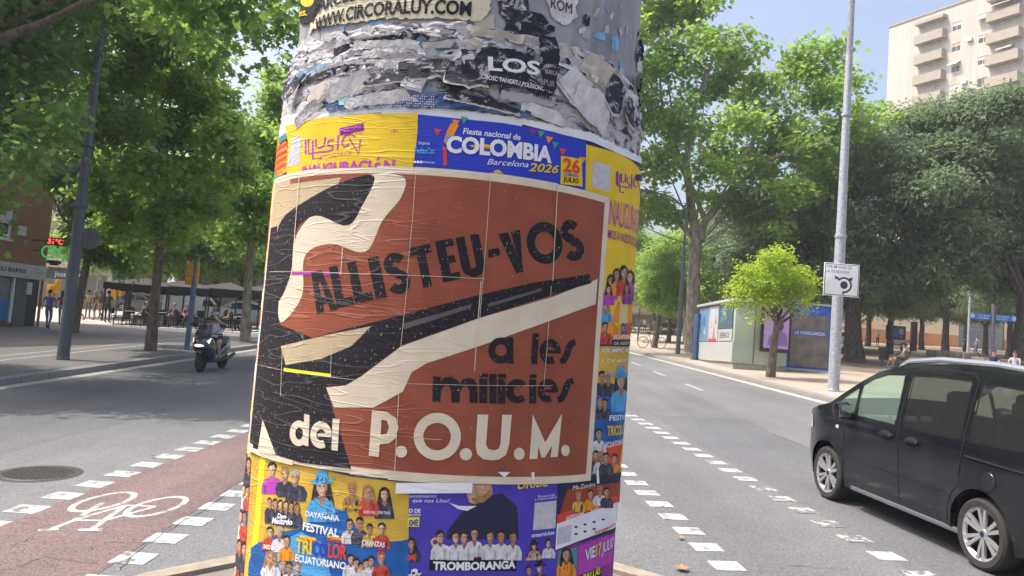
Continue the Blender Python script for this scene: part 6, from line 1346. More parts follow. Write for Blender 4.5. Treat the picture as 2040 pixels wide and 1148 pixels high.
# rider
RID = dict(pelvis=(0, -.28, .86), belly=(0, -.24, .98), chest=(0, -.18, 1.16), neck=(0, -.14, 1.33), head=(.02, -.10, 1.43), crown=(.02, -.10, 1.53),
           shr=(.17, -.16, 1.27), elr=(.28, -.02, 1.10), wrr=(.30, .20, 1.02), har=(.30, .26, 1.03), shl=(-.17, -.16, 1.27), ell=(-.30, .02, 1.22), wrl=(-.14, .12, 1.40), hal=(-.08, .08, 1.46),
           hil=(-.10, -.22, .82), knl=(-.24, .20, .76), anl=(-.25, .14, .36), tol=(-.26, .28, .31), hir=(.10, -.22, .82), knr=(.22, .20, .76), anr=(.22, .14, .36), tor=(.23, .28, .31))
rider = person('rider in white tank top and helmet shielding the eyes on the scooter', SC_LOC, SC_RZ, RID, (0.70, 0.68, 0.76), (0.015, 0.015, 0.02), 1.74, 0, None, m_shoe, 0.0, 0.45, True)
hc = Vector((.02, -.11, 1.475))
b = MB(); b.ball(hc, (0.128, 0.148, 0.128), 18, 12); vs2 = b.v; keep = []
for f in b.f:
    c = sum((Vector(b.v[i]) for i in f), Vector())/len(f)-hc
    if not (c.y > 0.06 and -0.09 < c.z < 0.045) and c.z > -0.10: keep.append(f)
b.f = keep; b.m = [0]*len(keep); hl = b.build('helmet', mat('helmet_grey', (0.20, 0.24, 0.28), 0.3, var=0.1, coat=0.6), rider, 60)
b = MB(); b.tube([hc+Vector((-.11, .05, -.06)), hc+Vector((-.06, .13, -.09)), hc+Vector((.06, .13, -.09)), hc+Vector((.11, .05, -.06))], 0.028, 8); b.build('chin_guard', m_scd, rider)

def on_px(px, py, z=0.145): p = gp(px, py, z); return Vector((p.x, p.y, z))
pl = [
 ('man in purple shirt and blue trousers walking away past the optician shop', (95, 656), 0.3, WALK, (0.14, 0.11, 0.32), (0.10, 0.14, 0.24), dict(h=1.72)),
 ('woman in red top and denim shorts half hidden by the left lamp post', (121, 649), 0.4, WALK, (0.45, 0.04, 0.05), (0.22, 0.32, 0.45), dict(h=1.66, shorts=0.5, skin=1, long=True)),
 ('man in black shirt and beige shorts walking in the sunny plaza', (160, 640), 2.6, WALK, (0.02, 0.02, 0.025), (0.42, 0.36, 0.26), dict(h=1.75, shorts=0.9)),
 ('woman with fair hair and dark dress in the plaza crowd', (187, 638), 2.2, STAND, (0.03, 0.03, 0.05), (0.06, 0.10, 0.2), dict(h=1.66, shorts=0.8, hair=m_hairf, long=True)),
 ('person in cream hat colours beside the tall sign in the plaza', (174, 634), 0.2, STAND, (0.58, 0.52, 0.34), (0.25, 0.22, 0.2), dict(h=1.7)),
 ('woman in pink skirt walking behind the plaza crowd', (199, 634), 3.0, WALK, (0.12, 0.09, 0.08), (0.6, 0.32, 0.28), dict(h=1.65, shorts=0.7, long=True)),
 ('man with green backpack strap and dark clothes standing by the terrace rail', (213, 643), 0.1, STAND, (0.05, 0.09, 0.08), (0.02, 0.02, 0.022), dict(h=1.76)),
 ('person holding a phone while standing alone in the park', (1748, 689), PI, HOLD, (0.30, 0.30, 0.28), (0.01, 0.01, 0.012), dict(h=1.65)),
 ('man in pale blue shirt and blue trousers walking past the park lantern', (1945, 712), 1.2, WALK, (0.20, 0.25, 0.42), (0.10, 0.13, 0.25), dict(h=1.76)),
 ('person in dark green coat behind the park lantern', (1921, 708), 0.5, STAND, (0.03, 0.05, 0.04), (0.02, 0.02, 0.02), dict(h=1.6)),
]
for lab, (px, py), rz, P, t, bt, kw in pl: person(lab, on_px(px, py), rz, P, t, bt, **kw)
fg = [((0.5, 0.45, 0.4), (0.1, 0.1, 0.2)), ((0.05, 0.1, 0.3), (0.3, 0.3, 0.3)), ((0.4, 0.1, 0.1), (0.05, 0.05, 0.05)), ((0.6, 0.6, 0.6), (0.05, 0.06, 0.1)), ((0.03, 0.03, 0.03), (0.3, 0.25, 0.2)), ((0.3, 0.4, 0.5), (0.4, 0.35, 0.3))]
fl_ = ['far pedestrian in beige top at the street end left of the others', 'far pedestrian in blue top and grey trousers at the street end', 'far pedestrian in red top near the orange house', 'far pedestrian in white top near the orange house', 'far pedestrian in black top beside the young street tree', 'far pedestrian in light blue top crossing by the taxi']
for i, px in enumerate((1250, 1262, 1276, 1284, 1292, 1302)): person(fl_[i], Vector((at(px, 650, 92+i*2).x, 92+i*2, 0.02)), i*1.1, WALK, fg[i][0], fg[i][1], 1.7)

# ---- park bench with two people, bench at the far right with two more
m_wood = mat('bench_wood', (0.10, 0.06, 0.035), 0.7, var=0.2, scale=8); m_steel = mat('street_steel', (0.05, 0.055, 0.06), 0.5, 0.4)
def bench(label, loc, rz, L=1.7):
    r = thing('park_bench', label, 'bench', loc, rz)
    for i in range(4): b = MB(); b.box((0, 0.06+i*0.11, 0.44), (L, 0.09, 0.035), bev=0.008); b.build('seat_slat', m_wood, r, 0)
    for i in range(3): b = MB(); b.box((0, -0.06-i*0.035, 0.58+i*0.13), (L, 0.03, 0.10), Matrix.Rotation(R_(14), 3, 'X'), bev=0.008); b.build('back_slat', m_wood, r, 0)
    for sx in (-1, 1):
        b = MB(); b.tube([(sx*L*0.42, 0.42, 0.0), (sx*L*0.42, 0.40, 0.415), (sx*L*0.42, 0.0, 0.415), (sx*L*0.42, -0.16, 0.9)], 0.02, 6); b.tube([(sx*L*0.42, 0.0, 0.40), (sx*L*0.42, -0.12, 0.0)], 0.02, 6); b.build('leg', m_steel, r)
        b = MB(); b.tube([(sx*L*0.47, 0.40, 0.42), (sx*L*0.47, 0.38, 0.64), (sx*L*0.47, -0.05, 0.66)], 0.018, 6); b.build('armrest', m_steel, r)
    return r
bp_ = on_px(1805, 735); BRZ = 1.05
bench('dark slatted park bench beside the litter bin with two people on it', bp_, BRZ)
Rb = Matrix.Rotation(BRZ, 4, 'Z')
SITX = pose(SIT, knl=(-.06, .45, .56), anl=(-.05, .75, .30), tol=(-.05, .88, .34), knr=(.10, .45, .55), anr=(.10, .62, .12), tor=(.10, .78, .06))
person('person in yellow shirt sitting with crossed legs on the bench by the bin', bp_+Rb @ Vector((0.36, 0.12, -0.06)), BRZ, SITX, (0.50, 0.44, 0.20), (0.25, 0.2, 0.14), 1.74, 0, m_hairg, m_shoew, 0.6, 0.9)
person('person in pink checked shirt and shorts on the bench holding crutches', bp_+Rb @ Vector((-0.36, 0.12, -0.06)), BRZ, SIT, (0.45, 0.34, 0.34), (0.03, 0.03, 0.04), 1.74, 0, m_hairb, mat('shoe_blue', (0.05, 0.09, 0.3), 0.6), 0.6, 0.7)
cr_ = thing('crutches', 'pair of grey crutches leaning on the lap of the seated person', 'crutches', bp_+Rb @ Vector((-0.36, 0.12, 0)), BRZ)
for i, x in enumerate((-0.06, 0.07)):
    b = MB(); b.tube([(x-0.1*i, 0.78, 0.02), (x, 0.30, 0.86)], 0.014, 6); b.tube([(x, 0.30, 0.86), (x+0.06, 0.26, 1.0)], 0.016, 6); b.build('crutch', mat('crutch_grey', (0.42, 0.44, 0.47), 0.4, 0.5), cr_)
bp2 = Vector((21.8, 35.3, 0.145)); BR2 = 2.35
bench('second park bench right of the fingerpost behind the black car', bp2, BR2)
Rb2 = Matrix.Rotation(BR2, 4, 'Z')
person('man in navy shirt seated behind the black car near the fingerpost', bp2+Rb2 @ Vector((0.42, 0.12, -0.06)), BR2, SIT, (0.015, 0.025, 0.06), (0.03, 0.03, 0.04), 1.76, 0, m_hairb)
person('man in grey shirt seated at the far right edge behind the black car', bp2+Rb2 @ Vector((-0.38, 0.12, -0.06)), BR2, SIT, (0.40, 0.41, 0.46), (0.05, 0.05, 0.06), 1.76, 0, m_hairb)

# ---- cafe terrace
m_can = mat('awning_dark', (0.032, 0.025, 0.022), 0.85, var=0.15, scale=2)
TX = []
def canopy(label, c, w, d):
    r = thing('terrace_awning', label, 'awning', c, 0.12, 'cafe terrace awnings', True)
    b = MB(); z = 2.10; ap = 0.48
    b.add([(-w/2, -d/2, z), (w/2, -d/2, z), (w/2, d/2, z), (-w/2, d/2, z), (0, 0, z+ap)], [(0, 1, 4), (1, 2, 4), (2, 3, 4), (3, 0, 4)])
    b.build('roof_cloth', m_can, r, 0)
    for (x0, y0), (x1, y1) in (((-w/2, -d/2), (w/2, -d/2)), ((w/2, -d/2), (w/2, d/2)), ((w/2, d/2), (-w/2, d/2)), ((-w/2, d/2), (-w/2, -d/2))):
        b = MB(); n = 14; vs = []; fs = []
        for i in range(n+1):
            t = i/n; x, y = x0+(x1-x0)*t, y0+(y1-y0)*t; dz = 0.03*math.sin(t*PI*9); vs += [(x, y, z), (x*1.004, y*1.004, z-0.34+dz)]
            if i: fs.append((2*i-2, 2*i-1, 2*i+1, 2*i))
        b.add(vs, fs).build('valance', mat('awning_valance', (0.018, 0.013, 0.012), 0.9), r, 0)
    for sx in (-1, 1):
        for sy in (-1, 1): b = MB(); b.box((sx*(w/2-.1), sy*(d/2-.1), z/2), (0.08, 0.08, z)); b.build('post', m_steel, r, 0)
for i, (px, y, lab) in enumerate(((285, 45, 'dark cafe awning at the left end of the terrace'), (368, 45.6, 'dark cafe awning second from the left behind the street tree'), (450, 46.2, 'dark cafe awning third from the left above the scooter rider'), (530, 46.8, 'dark cafe awning at the right end of the terrace by the column'))):
    canopy(lab, Vector((at(px, 640, y).x, y, 0.145)), 3.1 if i else 3.4, 3.4)
m_chair = mat('chair_dark', (0.02, 0.018, 0.018), 0.6)
ch = thing('cafe_chair', 'dark cafe chair on the terrace', 'chair', group='cafe chairs')
b = MB(); b.box((0, 0, 0.45), (0.42, 0.42, 0.03), bev=0.008); b.build('seat', m_chair, ch); b = MB(); b.box((0, -0.2, 0.72), (0.40, 0.03, 0.30), bev=0.01); b.build('backrest', m_chair, ch)
for sx in (-1, 1):
    for sy in (-1, 1): b = MB(); b.tube([(sx*.19, sy*.19, 0), (sx*.18, sy*.18, 0.44 if sy > 0 else 0.84)], 0.013, 6); b.build('leg', m_chair, ch)
tb_ = thing('cafe_table', 'small round cafe table on the terrace', 'table', group='cafe tables')
b = MB(); b.lathe([(0.0, 0.72), (0.36, 0.72), (0.36, 0.745), (0, 0.745)], 20, cap=False); b.build('table_top', mat('table_top_grey', (0.28, 0.27, 0.26), 0.4), tb_); b = MB(); b.tube([(0, 0, 0.02), (0, 0, 0.72)], 0.03, 8); b.build('stem', m_chair, tb_); b = MB(); b.lathe([(0.0, 0.0), (0.24, 0.0), (0.22, 0.02), (0, 0.03)], 16, cap=False); b.build('foot', m_chair, tb_)
rt_ = random.Random(21); first = [True, True]; seat_lab = []
tabs = [(258, 42.3), (292, 44.8), (318, 42.5), (345, 44.9), (372, 42.6), (400, 45.0), (428, 42.8), (455, 45.4), (480, 43.2)]
ordn = ['leftmost', 'second', 'third', 'fourth', 'fifth', 'sixth', 'seventh', 'eighth', 'rightmost']
tops = [(0.10, 0.12, 0.12), (0.03, 0.03, 0.035), (0.16, 0.13, 0.14), (0.05, 0.04, 0.04), (0.08, 0.10, 0.12), (0.30, 0.12, 0.10), (0.06, 0.12, 0.12), (0.04, 0.03, 0.03), (0.25, 0.12, 0.16)]
for i, (px, y) in enumerate(tabs):
    x = at(px, 645, y).x
    t = tb_ if first[0] else copy_tree(tb_); first[0] = False; place(t, (x, y, 0.145)); t['label'] = 'round cafe table under the awnings, %s along the terrace' % ordn[i]
    for j, a in enumerate((0.2+rt_.uniform(-.2, .2), PI/2+0.4, PI+rt_.uniform(-.3, .3))):
        c = ch if first[1] else copy_tree(ch); first[1] = False; cx, cy = x+0.68*math.cos(a), y+0.68*math.sin(a); place(c, (cx, cy, 0.145), a+PI/2)
        c['label'] = 'dark cafe chair %s the terrace table that is %s in the row' % (['right of', 'behind', 'left of'][j], ordn[i])
        if j == (i % 3) or (i in (2, 5, 7) and j == (i+1) % 3):
            person('seated cafe guest %s of the %s terrace table' % (['right', 'behind', 'left'][j], ordn[i]), Vector((cx, cy, 0.10)), a+PI/2, SIT, tops[(i+j) % 9], (0.03, 0.03, 0.04), 1.7, i % 2, [m_hairb, m_hairg, m_hairf][(i+j) % 3])
rl = thing('terrace_railing', 'low dark railing along the front of the cafe terrace', 'railing', (0, 0, 0.145))
x0, x1 = at(225, 645, 41.0).x, at(520, 645, 41.0).x
for z in (0.08, 0.42): b = MB(); b.box(((x0+x1)/2, 41.0, z), (x1-x0, 0.04, 0.05)); b.build('rail', m_steel, rl, 0)
nb = int((x1-x0)/0.45)
for i in range(nb+1): b = MB(); b.box((x0+(x1-x0)*i/nb, 41.0, 0.22), (0.025, 0.03, 0.44)); b.build('baluster', m_steel, rl, 0)
# ============================================================ street furniture
m_galv = mat('galvanised', (0.36, 0.38, 0.41), 0.55, 0.35, var=0.22, scale=12); m_galvd = mat('painted_grey', (0.10, 0.108, 0.13), 0.5, 0.2, var=0.12, scale=8); m_back = mat('sign_back', (0.17, 0.15, 0.16), 0.6, var=0.1)
def lamp_post(label, loc, h, r0, r1, m, collars, arm, armdir):
    r = thing('street_lamp', label, 'lamp post', loc, 0, plumb=True)
    b = MB(); b.tube([(0, 0, 0), (0, 0, h*0.33), (0, 0, h*0.34), (0, 0, h)], [r0, r0*0.92, r0*0.84, r1], 20); b.build('pole', m, r)
    b = MB(); b.lathe([(r0*1.08, 0), (r0*1.06, 0.05), (r0*1.02, 0.06)], 20); b.build('base_flange', m, r)
    for z, rr in collars: b = MB(); b.lathe([(rr, z-0.05), (rr*1.18, z-0.04), (rr*1.18, z+0.04), (rr, z+0.05)], 20, cap=False); b.build('collar', m, r)
    if arm:
        b = MB(); b.tube([(0, 0, h-0.1), (armdir*0.8, 0, h+0.5), (armdir*2.0, 0, h+0.75)], [r1, r1*0.8, r1*0.7], 10); a = b.build('arm', m, r)
        b = MB(); b.box((armdir*2.3, 0, h+0.75), (0.75, 0.3, 0.14), bev=0.05); b.build('lamp_head', m, a)
    return r
lL = lamp_post('thick grey lamp post with a round sign back on the left pavement', on_px(125, 716), 13.0, 0.155, 0.10, m_galvd, [(4.1, .16), (5.75, .155)], True, 1)
b = MB(); b.lathe([(0.0, -0.012), (0.29, -0.012), (0.30, 0.0), (0.29, 0.012), (0.0, 0.012)], 32, Matrix.Translation((0.20, 0.28, 3.28)) @ Matrix.Rotation(R_(90), 4, 'X'), cap=False); b.build('round_sign', m_back, lL)
b = MB(); b.box((-0.45, 0.0, 5.1), (0.65, 0.16, 0.17), bev=0.03); b.build('clamp_box', m_galvd, lL)
lR = lamp_post('pale galvanised lamp post carrying the roundabout sign on the right', on_px(1660, 779), 14.5, 0.17, 0.075, m_galv, [(4.75, .15), (8.6, .13)], True, -1)
ds = thing('direction_sign', 'white square roundabout sign with black arrows strapped to the right lamp post', 'sign', at(1676, 558, 24.0), 0.04, plumb=True)
m_signw = mat('sign_white', (0.74, 0.75, 0.78), 0.45, var=0.03)
b = MB(); b.box((0, 0, 0), (1.08, 0.04, 0.98), bev=0.015); b.build('plate', m_signw, ds)
V, F = fill2d([rect(-.52, -.47, .52, .47), rect(-.50, -.45, .50, .45)]); b = MB(); b.add([(x, -0.0215, z) for x, z in V], F); b.build('border', m_ltrd, ds, 0)
flat_text('FÒRUM NORD DE', -.47, .335, -0.022, 0.095, m_ltrd, ds, 0.76, 0.008); flat_text('LA TECNOLOGIA', -.47, .195, -0.022, 0.095, m_ltrd, ds, 0.70, 0.008)
V, F = fill2d([ell(.08, -.15, .115)]); b = MB(); b.add([(x, -0.022, z) for x, z in V], F); b.build('centre_dot', m_ltrd, ds, 0)
V, F = fill2d([stroke(arc(.08, -.15, .215, .215, -95, 140, 20), .055)]); b = MB(); b.add([(x, -0.0225, z) for x, z in V], F); b.build('ring_arrow', m_ltrd, ds, 0)
for pts in ([(.08, -.33), (.06, -.43)], [(-.06, -.01), (-.16, .07)], [(.22, -.01), (.27, .05)]): V, F = fill2d([stroke(pts, .055)]); b = MB(); b.add([(x, -0.023, z) for x, z in V], F); b.build('arrow_shaft', m_ltrd, ds, 0)
for poly in ([(-.22, .12), (-.19, .0), (-.08, .06)], [(.34, .10), (.21, .06), (.31, -.03)]): V, F = fill2d([poly]); b = MB(); b.add([(x, -0.0235, z) for x, z in V], F); b.build('arrow_head', m_ltrd, ds, 0)
b = MB(); b.box((0, 0.05, 0.3), (0.5, 0.06, 0.05)); b.box((0, 0.05, -0.3), (0.5, 0.06, 0.05)); b.build('clamp', m_galv, ds, 0)
lamp_post('slender dark lamp post behind the blue totem at the kerb', on_px(1350, 705), 8.0, 0.13, 0.06, m_galvd, [(2.6, .125)], True, -1)
for i, (px, y) in enumerate(((1363, 66), (1370, 75))):
    b = MB(); b.lathe([(0.07, 0), (0.07, 3.6+i), (0.05, 3.65+i)], 10); o = b.build('metal_post', mat('post_white', (0.5, 0.52, 0.55), 0.5), None); o.matrix_world = Matrix.Translation((at(px, 650, y).x, y, 0.14)) @ TILT; tag(o, ['tall pale post left of the plane tree trunk, the nearer one', 'tall pale post left of the plane tree trunk, the farther one'][i], 'post')
# bus stop
bs = thing('bus_stop_sign', 'yellow three-panel bus stop sign on a blue-grey pole at the left kerb', 'sign', on_px(372, 697), 0.0, plumb=True)
b = MB(); b.tube([(0, 0, 0), (0.02, 0, 3.1)], [0.09, 0.085], 14); b.build('pole', mat('pole_blue', (0.10, 0.15, 0.24), 0.5, var=0.1), bs)
for i in range(3): b = MB(); b.box((-0.08, 0, 2.32+0.265*i), (0.42, 0.14, 0.25), bev=0.015); b.build('panel', mat('bus_yellow', (0.62, 0.30, 0.01), 0.5, var=0.06), bs)
# traffic lights and plaza sign far left
for i, (px, py, y, lab) in enumerate(((105, 575, 44, 'small yellow traffic signal left of the left lamp post'), (233, 583, 48, 'yellow traffic signal below the blue disc by the terrace'))):
    tl = thing('traffic_signal', lab, 'traffic light', Vector((at(px, py, y).x, y, 0.145)), 0, plumb=True); zz = at(px, py, y).z-0.145
    b = MB(); b.tube([(0, 0, 0), (0, 0, zz)], 0.05, 8); b.build('pole', m_galvd, tl); b = MB(); b.box((-0.15, -0.1, zz-.1), (0.32, 0.2, 0.6), bev=0.03); b.box((0.18, -0.05, zz+.15), (0.25, 0.2, 0.7), bev=0.03); b.build('housing', mat('signal_yellow', (0.75, 0.42, 0.01), 0.4), tl)
    if i: b = MB(); b.lathe([(0, -.02), (0.28, -.02), (0.28, .02), (0, .02)], 24, Matrix.Translation((0, 0, zz+0.75)) @ Matrix.Rotation(R_(90), 4, 'X'), cap=False); b.build('blue_disc', mat('sign_blue', (0.08, 0.22, 0.55), 0.4), tl)
ps = thing('plaza_mast', 'thin white mast standing in the sunlit plaza', 'post', Vector((at(186, 640, 48).x, 48, 0.145)), 0, plumb=True)
b = MB(); b.tube([(0, 0, 0), (0, 0, 3.2)], 0.045, 8); b.build('pole', MATS['post_white'], ps); b = MB(); b.ball((0, 0, 3.25), 0.07); b.build('cap', MATS['post_white'], ps)

# ---- newspaper kiosk
m_kg = mat('kiosk_green', (0.36, 0.42, 0.33), 0.5, var=0.07, scale=1.5); m_kw = mat('kiosk_white', (0.38, 0.39, 0.38), 0.5, var=0.05); m_plin = mat('kiosk_plinth', (0.34, 0.31, 0.27), 0.8)
ks = thing('newspaper_kiosk', 'pale green and white newspaper kiosk with poster panels behind the small tree', 'kiosk', (9.15, 32.8, 0.14), 0.02, plumb=True)
b = MB(); b.box((1.1, 3.3, 0.12), (2.15, 6.5, 0.24)); b.build('plinth', m_plin, ks, 0)
b = MB(); b.box((1.1, 3.3, 1.50), (2.2, 6.6, 2.5), bev=0.02); b.build('cabin', m_kg, ks)
b = MB(); b.box((1.1, 3.3, 2.83), (2.5, 6.9, 0.12), bev=0.02); b.build('roof_slab', m_kw, ks); b = MB(); b.box((1.1, 3.9, 2.96), (1.6, 4.2, 0.12), bev=0.02); b.build('roof_unit', m_kw, ks)
b = MB(); b.box((-0.02, 3.3, 0.70), (0.05, 6.55, 0.82)); b.build('white_apron', m_kw, ks, 0)
def art_poster(par, x, y0, y1, z0, z1, cols, seed):
    rr = random.Random(seed); b = MB(); b.box((x, (y0+y1)/2, (z0+z1)/2), (0.03, y1-y0, z1-z0)); p = b.build('poster_panel', mat('kiosk_art_%d' % seed, cols[0], 0.35, var=0.15, scale=1.2), par, 0)
    for i in range(5):
        a = rr.uniform(y0+.1, y1-.5); c = rr.uniform(z0+.1, z1-.5); pts = jag([(a, c), (a+rr.uniform(.3, .7)*(y1-y0)/1.5, c+rr.uniform(-.1, .2)), (a+rr.uniform(.1, .5), c+rr.uniform(.2, .5)*(z1-z0))], .03, .15, rr)
        pts = [(min(max(q[0], y0+.03), y1-.03), min(max(q[1], z0+.03), z1-.03)) for q in pts]
        V, F = fill2d([pts]); bb = MB(); bb.add([(x-0.0165-0.0006*i, q, z) for q, z in V], [f[::-1] for f in F]); bb.build('picture_patch', mat('kiosk_patch_%d_%d' % (seed, i % len(cols)), cols[i % len(cols)], 0.4, var=0.1), p, 0)
    return p
art_poster(ks, -0.03, 4.6, 6.5, 1.15, 2.7, [(0.10, 0.22, 0.36), (0.42, 0.38, 0.30), (0.04, 0.10, 0.24), (0.10, 0.12, 0.14)], 1)
art_poster(ks, -0.03, 2.8, 4.45, 1.15, 2.7, [(0.42, 0.44, 0.47), (0.45, 0.16, 0.20), (0.5, 0.32, 0.35)], 2)
b = MB(); b.box((-0.05, 3.6, 1.2), (0.03, 1.4, 0.12)); b.build('red_strip', mat('kiosk_red', (0.5, 0.03, 0.03), 0.4), ks, 0)
dk = art_poster(ks, -0.03, 0.25, 2.6, 1.68, 2.7, [(0.04, 0.10, 0.12), (0.10, 0.2, 0.22), (0.18, 0.25, 0.25)], 3)
b = MB(); b.box((-0.03, 1.42, 1.40), (0.03, 2.35, 0.5)); eb = b.build('poster_panel', m_kw, ks, 0)
V, F = text2d('EBRO', 0.24, 0.01, fit=1.6); b = MB(); b.add([(-0.047, 2.25-x, 1.28+z) for x, z in V], F); b.build('lettering', m_ltrd, eb, 0)
for yy in (2.7, 4.52): b = MB(); b.box((-0.03, yy, 1.93), (0.05, 0.07, 1.55)); b.build('panel_mullion', m_kw, ks, 0)
for x in (0.82,): b = MB(); b.box((x, -0.01, 1.5), (0.03, 0.05, 2.45)); b.build('door_joint', mat('joint_dark', (0.10, 0.12, 0.10), 0.7), ks, 0)
ks.scale.y = 0.86
dp = thing('display_screen', 'black framed purple advertising display on the kiosk front behind the small tree', 'display', (10.75, 32.55, 0.14), 0.03, plumb=True)
b = MB(); b.box((0, 0, 1.75), (1.22, 0.16, 1.95), bev=0.02); b.build('frame', mat('display_black', (0.01, 0.01, 0.012), 0.3, var=0), dp)
b = MB(); b.box((0, -0.085, 1.78), (1.02, 0.012, 1.7)); sc2 = b.build('screen', mat('display_purple', (0.42, 0.28, 0.60), 0.3, var=0.05, scale=2), dp, 0)
for nm, poly, col in (('printed_figure', ell(.12, 1.85, .17, .20), (0.08, 0.04, 0.06)), ('printed_figure', [(-.35, 1.05), (.5, 1.05), (.45, 1.5), (.2, 1.68), (-.05, 1.62), (-.3, 1.4)], (0.24, 0.14, 0.36)), ('caption_line', rect(-.4, 2.35, .2, 2.42), (0.1, 0.05, 0.2)), ('caption_line', rect(-.4, 2.2, .05, 2.26), (0.1, 0.05, 0.2)), ('printed_fruit', ell(-.15, 2.12, .08), (0.45, 0.35, 0.05))):
    V, F = fill2d([poly]); b = MB(); b.add([(x, -0.0925, z) for x, z in V], F); b.build(nm, mat('disp_%.2f_%.2f' % (col[0], col[2]), col, 0.4, var=0.1), sc2, 0)
nf = thing('newspaper_hoarding', 'large blue hoarding reading LA VANGUARDIA beside the kiosk', 'hoarding', (12.55, 33.75, 0.14), 0.05, plumb=True)
m_nb = mat('hoarding_blue', (0.03, 0.10, 0.42), 0.35, var=0.35, scale=3); 
b = MB(); b.box((0, 0.12, 1.42), (2.25, 0.16, 2.75), bev=0.02); b.build('backing', m_nb, nf)
b = MB(); b.box((0.03, 0.02, 1.28), (1.62, 0.05, 2.18)); pn = b.build('centre_panel', mat('hoarding_panel', (0.17, 0.14, 0.115), 0.25, var=0.35, scale=2.2), nf, 0)
b = MB(); b.box((0.03, -0.012, 1.62), (1.45, 0.012, 0.22)); lab_ = b.build('name_band', mat('name_blue', (0.03, 0.10, 0.36), 0.4, var=0.05), nf, 0)
flat_text('LA VANGUARDIA', -0.62, 1.545, -0.0195, 0.145, m_white, lab_, 1.3, 0.01)
b = MB(); b.box((0, 0.05, 0.06), (2.3, 0.3, 0.1)); b.build('foot_rail', m_kw, nf, 0); b = MB(); b.box((0, 0.1, 2.84), (2.3, 0.3, 0.08)); b.build('top_rail', m_kw, nf, 0)
for i in range(9):                               # folds of the blue cloth at both sides
    for sx in (-1, 1): b = MB(); b.tube([(sx*0.86, 0.03, 0.2+i*0.3), (sx*1.08, 0.035, 0.34+i*0.3)], 0.022, 6); b.build('cloth_fold', m_nb, nf)
b = MB(); b.box((-0.55, 0.05, 3.02), (0.75, 0.08, 0.3)); kt = b.build('top_sign', MATS['name_blue'], nf, 0); flat_text('A', -0.35, 2.92, 0.0085, 0.2, m_white, kt)
tt = thing('blue_totem', 'dark blue utility totem at the left end of the kiosk', 'totem', on_px(1390, 717), 0.15, plumb=True)
b = MB(); b.box((0, 0, 1.1), (0.42, 0.5, 2.2), bev=0.02); b.build('cabinet', mat('totem_blue', (0.025, 0.06, 0.17), 0.45, var=0.08), tt); b = MB(); b.box((0, 0, 0.03), (0.5, 0.58, 0.06)); b.build('foot', m_steel, tt, 0)
for i in range(9): b = MB(); b.box((-0.08, -0.252, 0.75+i*0.09), (0.05, 0.004, 0.05)); b.build('letter_mark', m_white, tt, 0)
# road name board far behind the young tree
nb_ = thing('direction_board', 'pale slatted direction board high behind the young street tree', 'sign', Vector((at(1272, 600, 62).x, 62, 0.14)), 0, plumb=True)
zt0 = at(1272, 605, 62).z-0.14
for i, w in enumerate(('Ronda', 'Nord', 'Poble', 'n de D', 'de J', 'cia')):
    b = MB(); b.box((0, 0, zt0+0.32*i+0.1), (2.0, 0.05, 0.29)); p = b.build('board_slat', mat('board_grey', (0.42, 0.44, 0.45), 0.5), nb_, 0); flat_text(w, -0.1, zt0+0.32*i+0.0, -0.027, 0.18, m_white, p)
b = MB(); b.tube([(0.1, 0.06, 0), (0.1, 0.06, zt0+2)], 0.06, 8); b.build('pole', m_galvd, nb_)

# ---- bicycle leaning by the young tree
bk = thing('bicycle', 'dark bicycle parked against the young street tree', 'bicycle', on_px(1298, 694), R_(-84)); m_bk = mat('bike_black', (0.015, 0.018, 0.018), 0.4, var=0)
for yy, nm in ((0.55, 'front_wheel'), (-0.55, 'rear_wheel')):
    wh = bpy.data.objects.new(nm, None); COL.objects.link(wh); wh.parent = bk; wh.location = (0, yy, 0.35); wh.rotation_euler = (0, PI/2, 0)
    b = MB(); b.tube([(0.335*math.cos(a*PI/16), 0.335*math.sin(a*PI/16), 0) for a in range(33)], 0.02, 6, False); b.build('tyre', m_tyre, wh)
    b = MB()
    for k in range(12): b.tube([(0, 0, 0), (0.32*math.cos(k*PI/6), 0.32*math.sin(k*PI/6), 0)], 0.004, 4)
    tag(b.build('spokes', m_silver, wh), kind='stuff')
for nm, pts, r_ in (('top_tube', [(0, .38, .86), (0, -.18, .84)], .018), ('down_tube', [(0, .40, .80), (0, -.02, .30)], .02), ('seat_tube', [(0, -.02, .30), (0, -.22, .95)], .018), ('chain_stay', [(0, -.02, .30), (0, -.55, .35)], .014), ('seat_stay', [(0, -.18, .82), (0, -.55, .35)], .012), ('fork', [(0, .36, .95), (0, .42, .72), (0, .55, .35)], .016)):
    b = MB(); b.tube(pts, r_, 8); b.build(nm, m_bk, bk)
b = MB(); b.tube([(-.27, .30, 1.02), (-.2, .36, 1.03), (0, .37, 1.0), (.2, .36, 1.03), (.27, .30, 1.02)], .014, 8); b.build('handlebar', m_bk, bk); b = MB(); b.box((0, -.24, .97), (0.14, 0.26, 0.06), bev=0.025); b.build('saddle', m_bk, bk)
b = MB(); b.lathe([(0.09, -0.01), (0.09, 0.01)], 20, Matrix.Translation((0.04, -.02, .30)) @ Matrix.Rotation(PI/2, 4, 'Y')); b.tube([(0.06, -.02, .30), (0.06, .12, .22)], .012, 6); b.build('crank', m_silver, bk)

